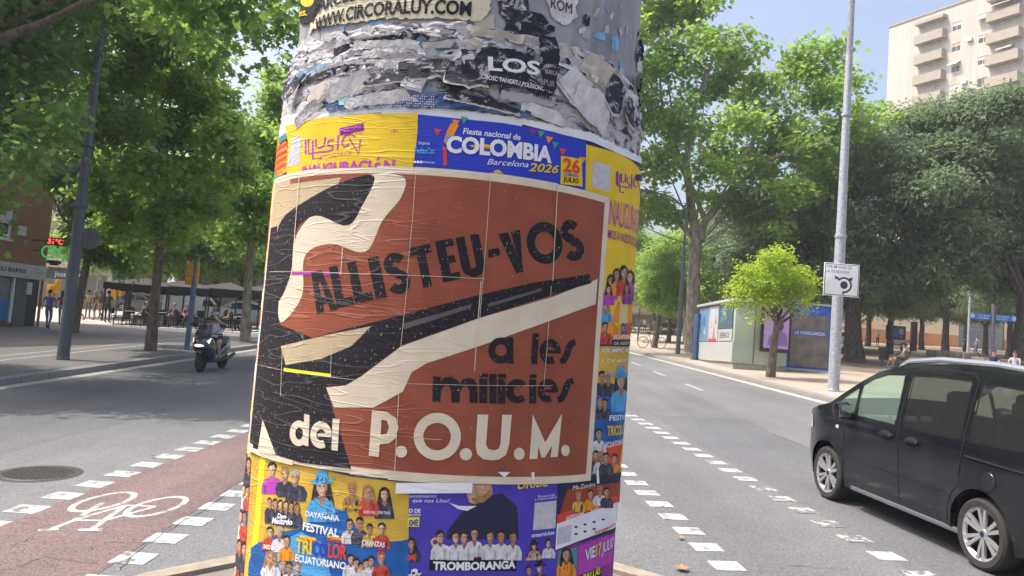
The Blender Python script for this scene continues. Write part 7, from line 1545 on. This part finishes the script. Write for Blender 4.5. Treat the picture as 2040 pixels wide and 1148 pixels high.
# ---- park furniture
bn = thing('litter_bin', 'round dark litter bin hung on a post beside the park bench', 'bin', on_px(1760, 731), 0, plumb=True)
b = MB(); b.lathe([(0.24, 0.35), (0.28, 0.95), (0.29, 0.97), (0.27, 0.97), (0.23, 0.4)], 20, cap=False); b.build('bucket', mat('bin_dark', (0.03, 0.035, 0.045), 0.5, var=0.1), bn); b = MB(); b.tube([(-0.1, 0, 0), (-0.1, 0, 0.4)], 0.03, 8); b.build('post', m_steel, bn); b = MB(); b.lathe([(0.0, 0.36), (0.24, 0.36)], 20, cap=False); b.build('bottom', m_steel, bn)
ln_t = thing('park_lantern', 'white park lantern post with a conical head near the fingerpost', 'lamp post', on_px(1928, 712), 0, plumb=True)
b = MB(); b.tube([(0, 0, 0), (0, 0, 5.0)], [0.11, 0.085], 12); b.build('pole', mat('lantern_pole', (0.42, 0.44, 0.46), 0.5), ln_t); b = MB(); b.lathe([(0.12, 5.0), (0.16, 5.1), (0.30, 5.75), (0.31, 5.8), (0.05, 5.85)], 16); b.build('lantern_head', mat('lantern_glass', (0.55, 0.58, 0.6), 0.3), ln_t)
fp = thing('fingerpost', 'dark signpost with two blue direction arms above the car roof', 'sign', Vector((at(1976, 720, 36).x, 36, 0.145)), 0, plumb=True)
b = MB(); b.tube([(0, 0, 0), (0, 0, 3.35)], 0.085, 14); b.build('pole', m_galvd, fp); b = MB(); b.box((0, 0, 0.18), (0.42, 0.4, 0.36), bev=0.02); b.build('base_box', m_kw, fp)
for sx, nm in ((-1, 'direction_arm'), (1, 'direction_arm')):
    b = MB(); b.box((sx*0.56, 0, 2.75), (0.92, 0.04, 0.27)); ar = b.build(nm, mat('arm_blue', (0.02, 0.14, 0.46), 0.4, var=0.04), fp, 0)
    V, F = fill2d([ell(sx*0.93, 2.75, .085)]); b = MB(); b.add([(x, -0.0215, z) for x, z in V], F); b.build('round_icon', m_white, ar, 0); V, F = fill2d([ell(sx*0.93, 2.75, .045)]); b = MB(); b.add([(x, -0.0225, z) for x, z in V], F); b.build('round_icon', MATS['arm_blue'], ar, 0)
    flat_text('Pl. de la República', sx*0.42-0.27, 2.77, -0.0215, 0.065, m_white, ar, 0.54); flat_text('Pg. de Valldaura', sx*0.42-0.27, 2.66, -0.0215, 0.065, m_white, ar, 0.48)
nbd = thing('notice_board', 'dark framed park notice board with pale sheets behind the bench', 'notice board', on_px(1783, 692), 0, plumb=True)
b = MB(); b.box((0, 0, 1.55), (2.1, 0.15, 1.5), bev=0.02); b.build('frame', m_steel, nbd); b = MB(); b.box((0, 0, 0.4), (1.7, 0.3, 0.5)); b.build('foot', m_kw, nbd, 0)
for i, (x, z, w, h_) in enumerate(((-.6, 1.6, .5, .7), (0, 1.5, .5, .9), (.55, 1.7, .5, .6), (.55, 1.15, .4, .3))): b = MB(); b.box((x, -0.08, z), (w, 0.01, h_)); b.build('notice', mat('notice_%d' % (i % 2), [(0.4, 0.45, 0.5), (0.1, 0.2, 0.4)][i % 2], 0.6), nbd, 0)
ct = thing('steel_pillar', 'rust brown steel pillar rising behind the seated pair', 'pillar', on_px(1819, 700), 0, plumb=True)
b = MB(); b.box((0, 0, 1.35), (0.52, 0.3, 2.7), bev=0.01); b.build('pillar_body', mat('corten', (0.06, 0.03, 0.022), 0.8, var=0.25, scale=2), ct); b = MB(); b.box((-1.0, 0, 0.75), (1.3, 0.9, 0.08), Matrix.Rotation(R_(-22), 3, 'Y')); b.build('lectern_plate', m_steel, ct, 0); b = MB(); b.box((-1.0, 0, 0.35), (0.15, 0.4, 0.7)); b.build('lectern_foot', m_steel, ct, 0)
wl = thing('park_wall', 'low pale stone seat wall running across the park', 'wall', (0, 0, 0.145))
for i in range(6): p = at(1855+i*14, 700, 62-i*0.3); b = MB(); b.box((p.x, 62-i*0.3, 0.25), (0.53, 0.45, 0.5), bev=0.02); b.build('stone_block', mat('wall_stone', (0.36, 0.31, 0.24), 0.9, var=0.15, scale=3), wl)
# ============================================================ trees
LM_PLANE = leaf_mat('leaf_plane', (0.062, 0.125, 0.028), (0.185, 0.285, 0.062), (0.40, 0.60, 0.10))
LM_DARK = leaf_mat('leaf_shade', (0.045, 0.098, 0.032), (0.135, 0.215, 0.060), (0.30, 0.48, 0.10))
LM_EVER = leaf_mat('leaf_evergreen', (0.085, 0.128, 0.070), (0.240, 0.300, 0.190), (0.22, 0.31, 0.14))
LM_LIME = leaf_mat('leaf_lime', (0.16, 0.25, 0.02), (0.30, 0.40, 0.05), (0.55, 0.70, 0.06))
def bark_mat(name, a, c, sc_=3.0):
    m, ns, ln, b = new_mat(name); tc = N(ns, 'ShaderNodeTexCoord'); mp = N(ns, 'ShaderNodeMapping'); mp.inputs['Scale'].default_value = (2.2, 2.2, 0.8); ln.new(tc.outputs['Object'], mp.inputs[0])
    n = N(ns, 'ShaderNodeTexNoise'); n.inputs['Scale'].default_value = sc_; n.inputs['Detail'].default_value = 7; n.inputs['Roughness'].default_value = 0.65; ln.new(mp.outputs[0], n.inputs['Vector'])
    cr = N(ns, 'ShaderNodeValToRGB'); cr.color_ramp.elements[0].position = 0.38; cr.color_ramp.elements[0].color = (*a, 1); cr.color_ramp.elements[1].position = 0.62; cr.color_ramp.elements[1].color = (*c, 1)
    ln.new(n.outputs[0], cr.inputs[0]); ln.new(cr.outputs[0], b.inputs['Base Color']); b.inputs['Roughness'].default_value = 0.9
    bp = N(ns, 'ShaderNodeBump'); bp.inputs['Strength'].default_value = 0.6; bp.inputs['Distance'].default_value = 0.03; ln.new(n.outputs[0], bp.inputs['Height']); ln.new(bp.outputs[0], b.inputs['Normal']); return m
BK_PLANE = bark_mat('bark_plane', (0.17, 0.14, 0.10), (0.40, 0.35, 0.26)); BK_DARK = bark_mat('bark_dark', (0.045, 0.034, 0.027), (0.12, 0.095, 0.075), 5); BK_MID = bark_mat('bark_brown', (0.085, 0.058, 0.042), (0.19, 0.145, 0.11), 4)
LEAF = {'diamond': np.array([(0, 0, 0), (-.30, .5, .10), (0, 1, 0), (.30, .5, .10)]), 'narrow': np.array([(0, 0, 0), (-.20, .45, .06), (0, 1, -.06), (.20, .45, .06)]),
        'lobed': np.array([(0, 0, 0), (-.42, .12, .06), (-.30, .38, .03), (-.50, .66, .08), (-.20, .66, .02), (0, 1.0, -.03), (.20, .66, .02), (.50, .66, .08), (.30, .38, .03), (.42, .12, .06)])}
LEAF_F = {'diamond': [(0, 2, 1), (0, 3, 2)], 'narrow': [(0, 2, 1), (0, 3, 2)], 'lobed': [(0, 2, 1), (0, 4, 2), (2, 4, 3), (0, 5, 4), (0, 6, 5), (0, 8, 6), (6, 8, 7), (0, 9, 8)]}
def leaf_cloud(name, clumps, count, size, m, seed, shape='diamond', droop=0.0, parent=None, fill=2.2, sub=9, loose=0.35):
    """leaves spread in twig sprays inside ellipsoid clumps: clumps = (centre, (rx, ry, rz))"""
    rng = np.random.default_rng(seed); C = np.array([tuple(c) for c, r in clumps]); R = np.array([tuple(r) for c, r in clumps])
    w = R[:, 0]*R[:, 1]*R[:, 2]; w = w**0.7; w = w/w.sum()
    sc_, sr_, sw_ = [], [], []                     # break every clump into uneven sprays with gaps between them, plus loose leaves all through
    for c, r in zip(C, R):
        for _ in range(11):
            d = rng.normal(size=3); d /= np.linalg.norm(d); f = rng.uniform(0.2, 1.12); q = rng.uniform(0.20, 0.46); sc_.append(c+d*r*f); sr_.append(r*q*np.array([1.1, 1.1, 0.85])); sw_.append(1.0)
        sc_.append(c); sr_.append(r*1.12); sw_.append(loose)
    C = np.array(sc_); R = np.array(sr_); w = (R[:, 0]*R[:, 1]*R[:, 2])**0.75*np.array(sw_); w = w/w.sum()
    ns = max(1, count//sub); k = rng.choice(len(C), ns, p=w)
    d = rng.normal(size=(ns, 3)); d /= np.linalg.norm(d, axis=1)[:, None]; rr = rng.random(ns)**(1/fill)
    tw = C[k]+d*R[k]*rr[:, None]
    P = np.repeat(tw, sub, axis=0)+rng.normal(size=(ns*sub, 3))*size*np.array([1.5, 1.5, 0.8]); D = np.repeat(d, sub, axis=0); n = len(P)
    nrm = D*0.55+np.array([0, 0, 0.75])+rng.normal(size=(n, 3))*0.50; nrm /= np.linalg.norm(nrm, axis=1)[:, None]
    t = rng.normal(size=(n, 3))+D*0.6+np.array([0, 0, -droop]); t -= nrm*(t*nrm).sum(1)[:, None]; t /= np.linalg.norm(t, axis=1)[:, None]
    s = np.cross(nrm, t); L = size*(0.7+0.6*rng.random(n)); sh = LEAF[shape]; q = len(sh)
    V = P[:, None, :]+(s[:, None, :]*sh[None, :, 0, None]+t[:, None, :]*sh[None, :, 1, None]+nrm[:, None, :]*sh[None, :, 2, None])*L[:, None, None]
    f = np.array(LEAF_F[shape]); F = (np.arange(n)[:, None, None]*q+f[None]).reshape(-1, 3)
    me = bpy.data.meshes.new(name); me.vertices.add(n*q); me.vertices.foreach_set('co', V.astype(np.float32).ravel())
    me.loops.add(len(F)*3); me.loops.foreach_set('vertex_index', F.astype(np.int32).ravel()); me.polygons.add(len(F)); me.polygons.foreach_set('loop_start', np.arange(0, len(F)*3, 3, dtype=np.int32))
    me.update(calc_edges=True); me.validate(); me.materials.append(m)
    return put(name, me, parent)
def tree(name, label, base, trunk, r0, r1, clumps, count, size, lm, bark, seed, shape='diamond', droop=0.0, limbs=None, group=None, fill=2.2, nlimb=9, limb_r=0.35, loose=0.35):
    """trunk: points relative to base; clumps in world coordinates"""
    base = Vector(base); r = thing(name, label, 'tree', base, 0, group)
    rl = random.Random(seed); n = len(trunk); b = MB()
    pts = [Vector(p) for p in trunk]; rad = [r0*1.2]+[r0+(r1-r0)*i/(n-1) for i in range(1, n)]
    b.tube(pts, rad, 12); b.build('trunk', bark, r, 60)
    loc = [(Vector(c)-base, rr) for c, rr in clumps]; top = pts[-1]; lb = MB()
    for pl_ in (limbs or []): q = [Vector(p)-base for p in pl_[0]]; lb.tube(q, [pl_[1]*(1-0.75*i/(len(q)-1)) for i in range(len(q))], 8)
    for c, rr in (rl.sample(loc, min(nlimb, len(loc))) if nlimb else []):
        st = pts[-1].lerp(pts[-2], rl.uniform(0, 0.7)); mid = st.lerp(c, 0.45)+Vector((rl.uniform(-.4, .4), rl.uniform(-.4, .4), rl.uniform(-.1, .5))); q = st.lerp(c, 0.8)+Vector((rl.uniform(-.3, .3), rl.uniform(-.3, .3), 0.1))
        lb.tube([st, mid, q, c], [r1*limb_r*1.6, r1*limb_r*1.1, r1*limb_r*0.6, 0.015], 7)
    if lb.f: tag(lb.build('limbs', bark, r, 60), kind=None)
    leaf_cloud('crown', loc, count, size, lm, seed, shape, droop, r, fill, 9, loose)
    return r
def pxc(l, y, spread, seed, ry=1.0):             # clumps given by where they show, pushed to and fro in depth round the trunk
    rr = random.Random(seed); out = []
    for px, py, rp in l:
        yy = y+rr.uniform(-spread, spread); s = rp*yy/F_PX; out.append((at(px, py, yy), (s, s*ry, s*0.85)))
    return out
# right: tall plane tree
bR1 = on_px(1378, 702); y1 = bR1.y
J = [(1235, 60, 60), (1300, 35, 58), (1370, 25, 50), (1410, 80, 50), (1330, 120, 62), (1465, 100, 52), (1420, 160, 55), (1500, 170, 45), (1595, 120, 48), (1650, 110, 40), (1690, 165, 42), (1630, 190, 50), (1560, 250, 55), (1480, 250, 50), (1300, 220, 55), (1235, 180, 60), (1370, 240, 50), (1440, 310, 52), (1540, 330, 52), (1620, 280, 50), (1690, 250, 45), (1735, 220, 28), (1720, 290, 40), (1310, 320, 50), (1390, 350, 42), (1470, 395, 45), (1580, 390, 45), (1250, 330, 60), (1290, 410, 45), (1350, 430, 32), (1650, 350, 45), (1755, 245, 20), (1240, 440, 50), (1520, 440, 35), (1180, 120, 70), (1180, 280, 70), (1150, 20, 80), (1250, -40, 60), (1390, -40, 60)]
_r = random.Random(77); J += [(a+_r.uniform(-45, 45), c+_r.uniform(-40, 40), r*0.55) for a, c, r in J]
T = lambda px, py, dy=0.0: at(px, py, y1+dy)
tree('plane_tree', 'tall pale-barked plane tree with airy yellow green crown right of the column', bR1, [(0, 0, 0), T(1381, 600)-bR1, T(1383, 520)-bR1, T(1388, 478)-bR1], 0.40, 0.34, pxc(J, y1, 4.5, 1), 40000, 0.27, LM_PLANE, BK_PLANE, 1, 'lobed', 0.2,
     limbs=[([T(1388, 480), T(1350, 440, .5), T(1310, 395, 1), T(1285, 375, 1)], 0.22), ([T(1388, 482), T(1375, 400), T(1368, 320, -.5), T(1385, 210, -1), T(1420, 120, -1)], 0.30), ([T(1390, 482), T(1405, 440), T(1455, 380, -1), T(1500, 280, -2), T(1520, 240, -2)], 0.28), ([T(1455, 380, -1), T(1530, 320, -2), T(1600, 290, -2), T(1660, 240, -2)], 0.16), ([T(1372, 360), T(1340, 300, 1), T(1320, 220, 2), T(1310, 100, 2)], 0.18), ([T(1405, 440, 0), T(1350, 300, 1.5), T(1330, 160, 2)], 0.16)], nlimb=14, limb_r=0.10, fill=1.5, loose=0.22)
# right: evergreen oaks of the park edge
bR2 = on_px(1702, 722); y2 = bR2.y
J = [(1560, 420, 55), (1620, 400, 60), (1690, 380, 60), (1540, 500, 50), (1600, 480, 60), (1660, 470, 60), (1720, 450, 60), (1780, 420, 60), (1510, 450, 40), (1590, 560, 50), (1650, 560, 50), (1720, 540, 60), (1780, 520, 60), (1850, 560, 45), (1640, 330, 45), (1720, 320, 55), (1780, 350, 55), (1500, 400, 40), (1490, 520, 40), (1550, 590, 40), (1700, 610, 30), (1620, 600, 35), (1790, 590, 40), (1830, 500, 50)]
tree('evergreen_tree', 'broad dark evergreen tree with thick trunk behind the roundabout sign', bR2, [(0, 0, 0), (-0.12, 0, 1.2), (-0.2, 0, 2.6), (-0.1, 0, 3.6)], 0.52, 0.36, pxc(J, y2+1.5, 3.2, 5), 66000, 0.30, LM_EVER, BK_DARK, 5, 'narrow', 0.7, nlimb=7, limb_r=0.22, fill=2.4, loose=0.16)
bR3 = Vector((27.2, 42.5, 0.145)); y3 = bR3.y
J = [(1800, 260, 42), (1850, 250, 50), (1910, 225, 45), (1960, 215, 45), (2010, 225, 50), (2070, 260, 60), (1780, 300, 45), (1840, 320, 60), (1910, 300, 60), (1980, 300, 60), (2050, 330, 60), (1820, 390, 60), (1890, 380, 60), (1960, 390, 60), (2030, 400, 60), (1860, 450, 55), (1930, 460, 55), (2000, 470, 55), (2070, 470, 60), (1900, 520, 50), (1960, 530, 45), (2030, 540, 50), (2100, 380, 60), (2120, 520, 60), (1850, 380, 50), (1985, 560, 35), (1770, 360, 40)]
tree('evergreen_tree', 'large grey-green evergreen tree filling the right edge below the apartment tower', bR3, [(0, 0, 0), (-0.1, 0, 1.5), (0.0, 0, 3.0), (0.1, 0, 4.6)], 0.55, 0.38, pxc(J, y3+0.5, 3.0, 6), 80000, 0.30, LM_EVER, BK_DARK, 6, 'narrow', 0.7, nlimb=7, limb_r=0.22, fill=2.4, loose=0.16)
# small lime green tree at the kerb
bR4 = on_px(1535, 751); y4 = bR4.y
J = [(1500, 560, 34), (1540, 525, 32), (1580, 550, 34), (1525, 580, 36), (1565, 590, 34), (1600, 575, 26), (1480, 585, 24), (1510, 610, 24), (1560, 510, 20), (1545, 560, 40), (1605, 600, 18), (1490, 540, 22), (1578, 618, 16), (1520, 545, 30), (1468, 606, 13), (1622, 586, 11), (1512, 640, 12), (1552, 500, 13), (1598, 540, 15), (1470, 570, 13)]
T = lambda px, py, dy=0.0: at(px, py, y4+dy)
tree('young_lime_tree', 'small bright lime green tree growing at the kerb in front of the kiosk', bR4, [(0, 0, 0), T(1540, 700)-bR4, T(1546, 660)-bR4, T(1549, 640)-bR4], 0.155, 0.11, pxc(J, y4, 0.75, 7), 8500, 0.12, LM_LIME, BK_MID, 7, 'diamond', 0.4, loose=0.12, limbs=[([T(1549, 645), T(1530, 625, .1), T(1512, 600, .2)], .06), ([T(1549, 645), T(1570, 620, -.1), T(1590, 590, -.2)], .07), ([T(1549, 645), T(1548, 600), T(1545, 550)], .06)], nlimb=6)
# young street tree with the bicycle
bR5 = on_px(1303, 693); y5 = bR5.y
J = [(1300, 560, 26), (1330, 545, 28), (1350, 580, 24), (1310, 600, 24), (1335, 610, 20), (1345, 540, 22), (1300, 530, 20), (1320, 510, 22), (1290, 590, 16), (1350, 610, 14)]
tree('young_street_tree', 'slim young street tree shading the parked bicycle', bR5, [(0, 0, 0), at(1312, 640, y5)-bR5, at(1318, 600, y5)-bR5], 0.18, 0.11, pxc(J, y5, 1.0, 8), 14000, 0.15, LM_PLANE, BK_MID, 8, 'diamond', 0.3, nlimb=7)
# left pavement row
bL3 = on_px(300, 698); y6 = bL3.y
J = [(250, 420, 55), (320, 430, 60), (390, 410, 55), (230, 330, 60), (300, 340, 60), (370, 330, 60), (430, 370, 50), (260, 240, 60), (330, 250, 60), (400, 250, 60), (450, 290, 50), (240, 150, 60), (310, 160, 60), (380, 170, 60), (440, 200, 45), (280, 70, 60), (350, 80, 60), (410, 110, 50), (210, 460, 40), (270, 480, 40), (345, 470, 36), (402, 435, 32), (460, 240, 40), (470, 340, 40), (200, 250, 60), (200, 380, 50), (330, 10, 60), (420, 30, 50)]
T = lambda px, py, dy=0.0: at(px, py, y6+dy)
tree('street_tree', 'sunlit street tree with straight brown trunk left of the bus stop sign', bL3, [(0, 0, 0), T(306, 620)-bL3, T(316, 520)-bL3, T(324, 440)-bL3, T(330, 340)-bL3], 0.165, 0.11, pxc([(a, b, r*0.85) for a, b, r in J], y6, 3.2, 9), 30000, 0.165, LM_PLANE, BK_MID, 9, 'lobed', 0.25, nlimb=14, limb_r=0.3, fill=1.9)
bL4 = on_px(488, 680); y7 = bL4.y
J = [(440, 420, 45), (500, 400, 50), (550, 380, 50), (470, 340, 45), (530, 320, 50), (580, 330, 50), (550, 250, 45), (510, 270, 40), (560, 190, 40), (470, 460, 35), (530, 460, 40), (425, 455, 22), (600, 420, 60), (620, 280, 60), (545, 150, 25), (580, 460, 40), (455, 495, 20)]
T = lambda px, py, dy=0.0: at(px, py, y7+dy)
tree('street_tree', 'grey forked street tree standing just left of the poster column', bL4, [(0, 0, 0), T(492, 600)-bL4, T(499, 500)-bL4, T(503, 462)-bL4], 0.19, 0.16, pxc([(a, b, r*0.85) for a, b, r in J], y7, 3.4, 10), 22000, 0.19, LM_PLANE, BK_PLANE, 10, 'lobed', 0.25, limbs=[([T(503, 465), T(490, 430), T(465, 395, .5), T(440, 340, 1)], .13), ([T(503, 465), T(520, 430), T(545, 390, -.5), T(560, 300, -1)], .13)], nlimb=8, limb_r=0.2, fill=1.9)
bL2 = on_px(146, 662); y8 = bL2.y
J = [(185, 455, 45), (225, 470, 40), (170, 400, 45), (220, 400, 45), (200, 505, 28), (250, 520, 30), (140, 360, 45), (200, 340, 50), (250, 360, 45), (165, 480, 26), (120, 300, 45), (100, 360, 26)]
T = lambda px, py, dy=0.0: at(px, py, y8+dy)
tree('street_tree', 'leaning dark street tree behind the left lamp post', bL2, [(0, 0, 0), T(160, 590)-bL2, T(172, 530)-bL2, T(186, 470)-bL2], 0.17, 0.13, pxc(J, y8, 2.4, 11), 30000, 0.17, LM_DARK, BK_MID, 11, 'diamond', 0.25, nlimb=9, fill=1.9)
# near tree whose trunk stands outside the picture on the left, its boughs reaching over the road
bL1 = Vector((-13.6, 14.8, 0.145)); y9 = 15.5
J = [(20, 120, 75), (90, 150, 70), (20, 220, 70), (90, 240, 55), (10, 310, 50), (60, 320, 36), (30, 375, 24), (40, 20, 75), (120, 30, 60), (-60, 100, 100), (-80, 260, 100), (-120, 400, 110), (-180, 60, 140), (-160, -60, 140), (0, -80, 110), (120, -80, 100), (240, -80, 100), (-300, 200, 160), (-320, 0, 160)]
C1 = pxc(J, y9+1.2, 2.2, 12)
J2 = [(320, 10, 40), (400, 25, 42), (470, 30, 40), (540, 25, 44), (580, 55, 32), (520, 80, 28), (450, 100, 28), (565, 105, 22), (485, 140, 18), (390, 80, 26), (330, 60, 26), (582, 140, 14), (520, -40, 60), (420, -50, 70), (600, -20, 50), (640, -60, 60), (300, -60, 80), (432, 160, 12), (545, 60, 30), (500, 55, 30)]
C1 += pxc(J2, 14.0, 1.2, 13)
C1 += [(Vector(c), (r, r, r*0.7)) for c, r in (((-11.5, 15.8, 9.4), 2.0), ((-9.8, 17.5, 10.0), 2.0), ((-12, 18.5, 9.4), 2.2), ((-10, 20.5, 10.4), 2.0), ((-13, 22, 10), 2.2))]
C1 += pxc([(170, 120, 55), (210, 60, 50), (150, 200, 50), (210, 180, 50), (230, 270, 45), (160, 280, 40), (260, 20, 50), (190, 340, 26), (250, 120, 50)], 24.5, 1.2, 14)
T = lambda px, py, y: at(px, py, y)
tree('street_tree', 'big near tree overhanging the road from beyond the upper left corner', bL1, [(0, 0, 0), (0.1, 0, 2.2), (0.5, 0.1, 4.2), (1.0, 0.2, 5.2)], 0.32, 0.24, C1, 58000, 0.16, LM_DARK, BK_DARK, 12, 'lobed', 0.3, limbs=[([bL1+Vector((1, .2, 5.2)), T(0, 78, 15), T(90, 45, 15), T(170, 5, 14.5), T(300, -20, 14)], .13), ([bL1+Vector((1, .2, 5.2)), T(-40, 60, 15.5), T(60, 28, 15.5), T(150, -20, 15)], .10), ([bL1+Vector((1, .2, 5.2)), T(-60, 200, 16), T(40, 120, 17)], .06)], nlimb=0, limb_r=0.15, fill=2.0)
# park and background trees: one made, the rest copied with their parts
proto_c = [((0, 0, 5.2), (2.6, 2.6, 1.7)), ((1.8, .4, 4.4), (1.9, 1.9, 1.3)), ((-1.8, -.3, 4.5), (1.9, 1.9, 1.3)), ((.3, 1.7, 4.6), (1.8, 1.8, 1.3)), ((-.4, -1.7, 4.4), (1.8, 1.8, 1.3)), ((.8, .3, 6.6), (1.7, 1.7, 1.3)), ((-1, .2, 6.3), (1.7, 1.7, 1.2)), ((0, 0, 7.5), (1.2, 1.2, 1.0))]
pk = tree('park_tree', 'park tree', (0, 0, 0), [(0, 0, 0), (0.08, 0, 1.1), (0.02, 0, 2.3), (0.1, 0, 3.2)], 0.26, 0.19, [(Vector(c), r) for c, r in proto_c], 36000, 0.20, LM_EVER, BK_DARK, 20, 'narrow', 0.5, nlimb=7, limb_r=0.5)
gk = tree('background_tree', 'background tree', (0, 0, 0), [(0, 0, 0), (0.05, 0, 1.0), (-0.05, 0, 2.0), (0.1, 0, 2.9)], 0.17, 0.13, [(Vector(c)*1.15+Vector((0, 0, -1.1)), tuple(q*1.15 for q in r)) for c, r in proto_c], 36000, 0.22, LM_PLANE, BK_MID, 21, 'diamond', 0.3, nlimb=7, limb_r=0.5)
used = {}
def put_tree(src, px, y, s, rz, label, group):
    t = src if not used.get(src.name) else copy_tree(src); used[src.name] = True
    place(t, (at(px, 650, y).x, y, 0.14), rz, True, s); t['label'] = label; t['group'] = group; return t
for i, (px, y, s, lab) in enumerate(((1773, 62, 1.0, 'park tree right behind the notice board trunk line'), (1885, 72, 1.25, 'thick twin-limbed park tree before the glass entrance'), (1838, 80, 1.0, 'park tree left of the glass entrance of the ochre building'), (1965, 76, 1.0, 'park tree between lantern and fingerpost'), (2012, 66, 1.0, 'park tree right of the fingerpost'), (1730, 84, 1.1, 'park tree left of the person with the phone'),
                                     (1925, 90, 1.0, 'farthest park tree in front of the ochre wall'), (2060, 56, 1.2, 'park tree at the right border behind the bench'), (1690, 70, 1.2, 'park tree behind the thick evergreen trunk'), (1640, 62, 1.4, 'park tree behind the blue hoarding'), (1600, 70, 1.5, 'park tree seen between hoarding and lime tree'), (1560, 60, 1.4, 'park tree above the display screen'), (1500, 66, 1.5, 'park tree above the green kiosk cabinet'), (1450, 72, 1.6, 'park tree above the left part of the kiosk'))):
    put_tree(pk, px, y, s, i*1.3, lab, 'park trees')
for i, (px, y, s, lab) in enumerate(((1333, 62, 1.0, 'street tree behind the young tree near the taxi'), (1395, 90, 1.5, 'background tree right of the plane tree trunk'), (1250, 110, 1.6, 'background tree beside the column at the street end'), (1300, 104, 1.5, 'background tree above the orange house'), (1430, 100, 1.8, 'background tree behind the kiosk roof'), (1210, 90, 1.6, 'background tree hidden mostly by the right column edge'),
                                     (250, 50, 1.15, 'tree with dark split trunk at the left end of the terrace'), (300, 58, 1.3, 'tree behind the left terrace awnings'), (360, 54, 1.2, 'tree rising through the middle awnings'), (420, 60, 1.4, 'tree behind the third terrace awning'), (475, 54, 1.2, 'crooked tree behind the forked street tree'), (530, 62, 1.5, 'tree behind the column left edge beyond the terrace'), (395, 84, 1.9, 'far tree above the parked vans'), (195, 72, 1.3, 'tree before the pale house across the plaza'), (580, 80, 1.9, 'far tree hidden mostly by the column'), (320, 90, 2.0, 'far tree behind the white van'), (1370, 120, 2.0, 'farthest tree at the right street end'), (470, 100, 2.2, 'farthest tree on the left behind the cars'))):
    put_tree(gk, px, y, s, i*1.9, lab, 'background trees')

# ============================================================ the air
m_haze = bpy.data.materials.new('haze'); m_haze.use_nodes = True; _ns = m_haze.node_tree.nodes; _ns.remove(_ns['Principled BSDF'])
_v = _ns.new('ShaderNodeVolumePrincipled'); _v.inputs['Density'].default_value = 0.0008; _v.inputs['Color'].default_value = (0.90, 0.94, 1.0, 1); _v.inputs['Anisotropy'].default_value = 0.2
m_haze.node_tree.links.new(_v.outputs[0], _ns['Material Output'].inputs['Volume'])
b = MB(); b.box((0, 870, 31), (1830, 1900, 66)); tag(b.build('haze', m_haze, None, 0), kind='stuff')
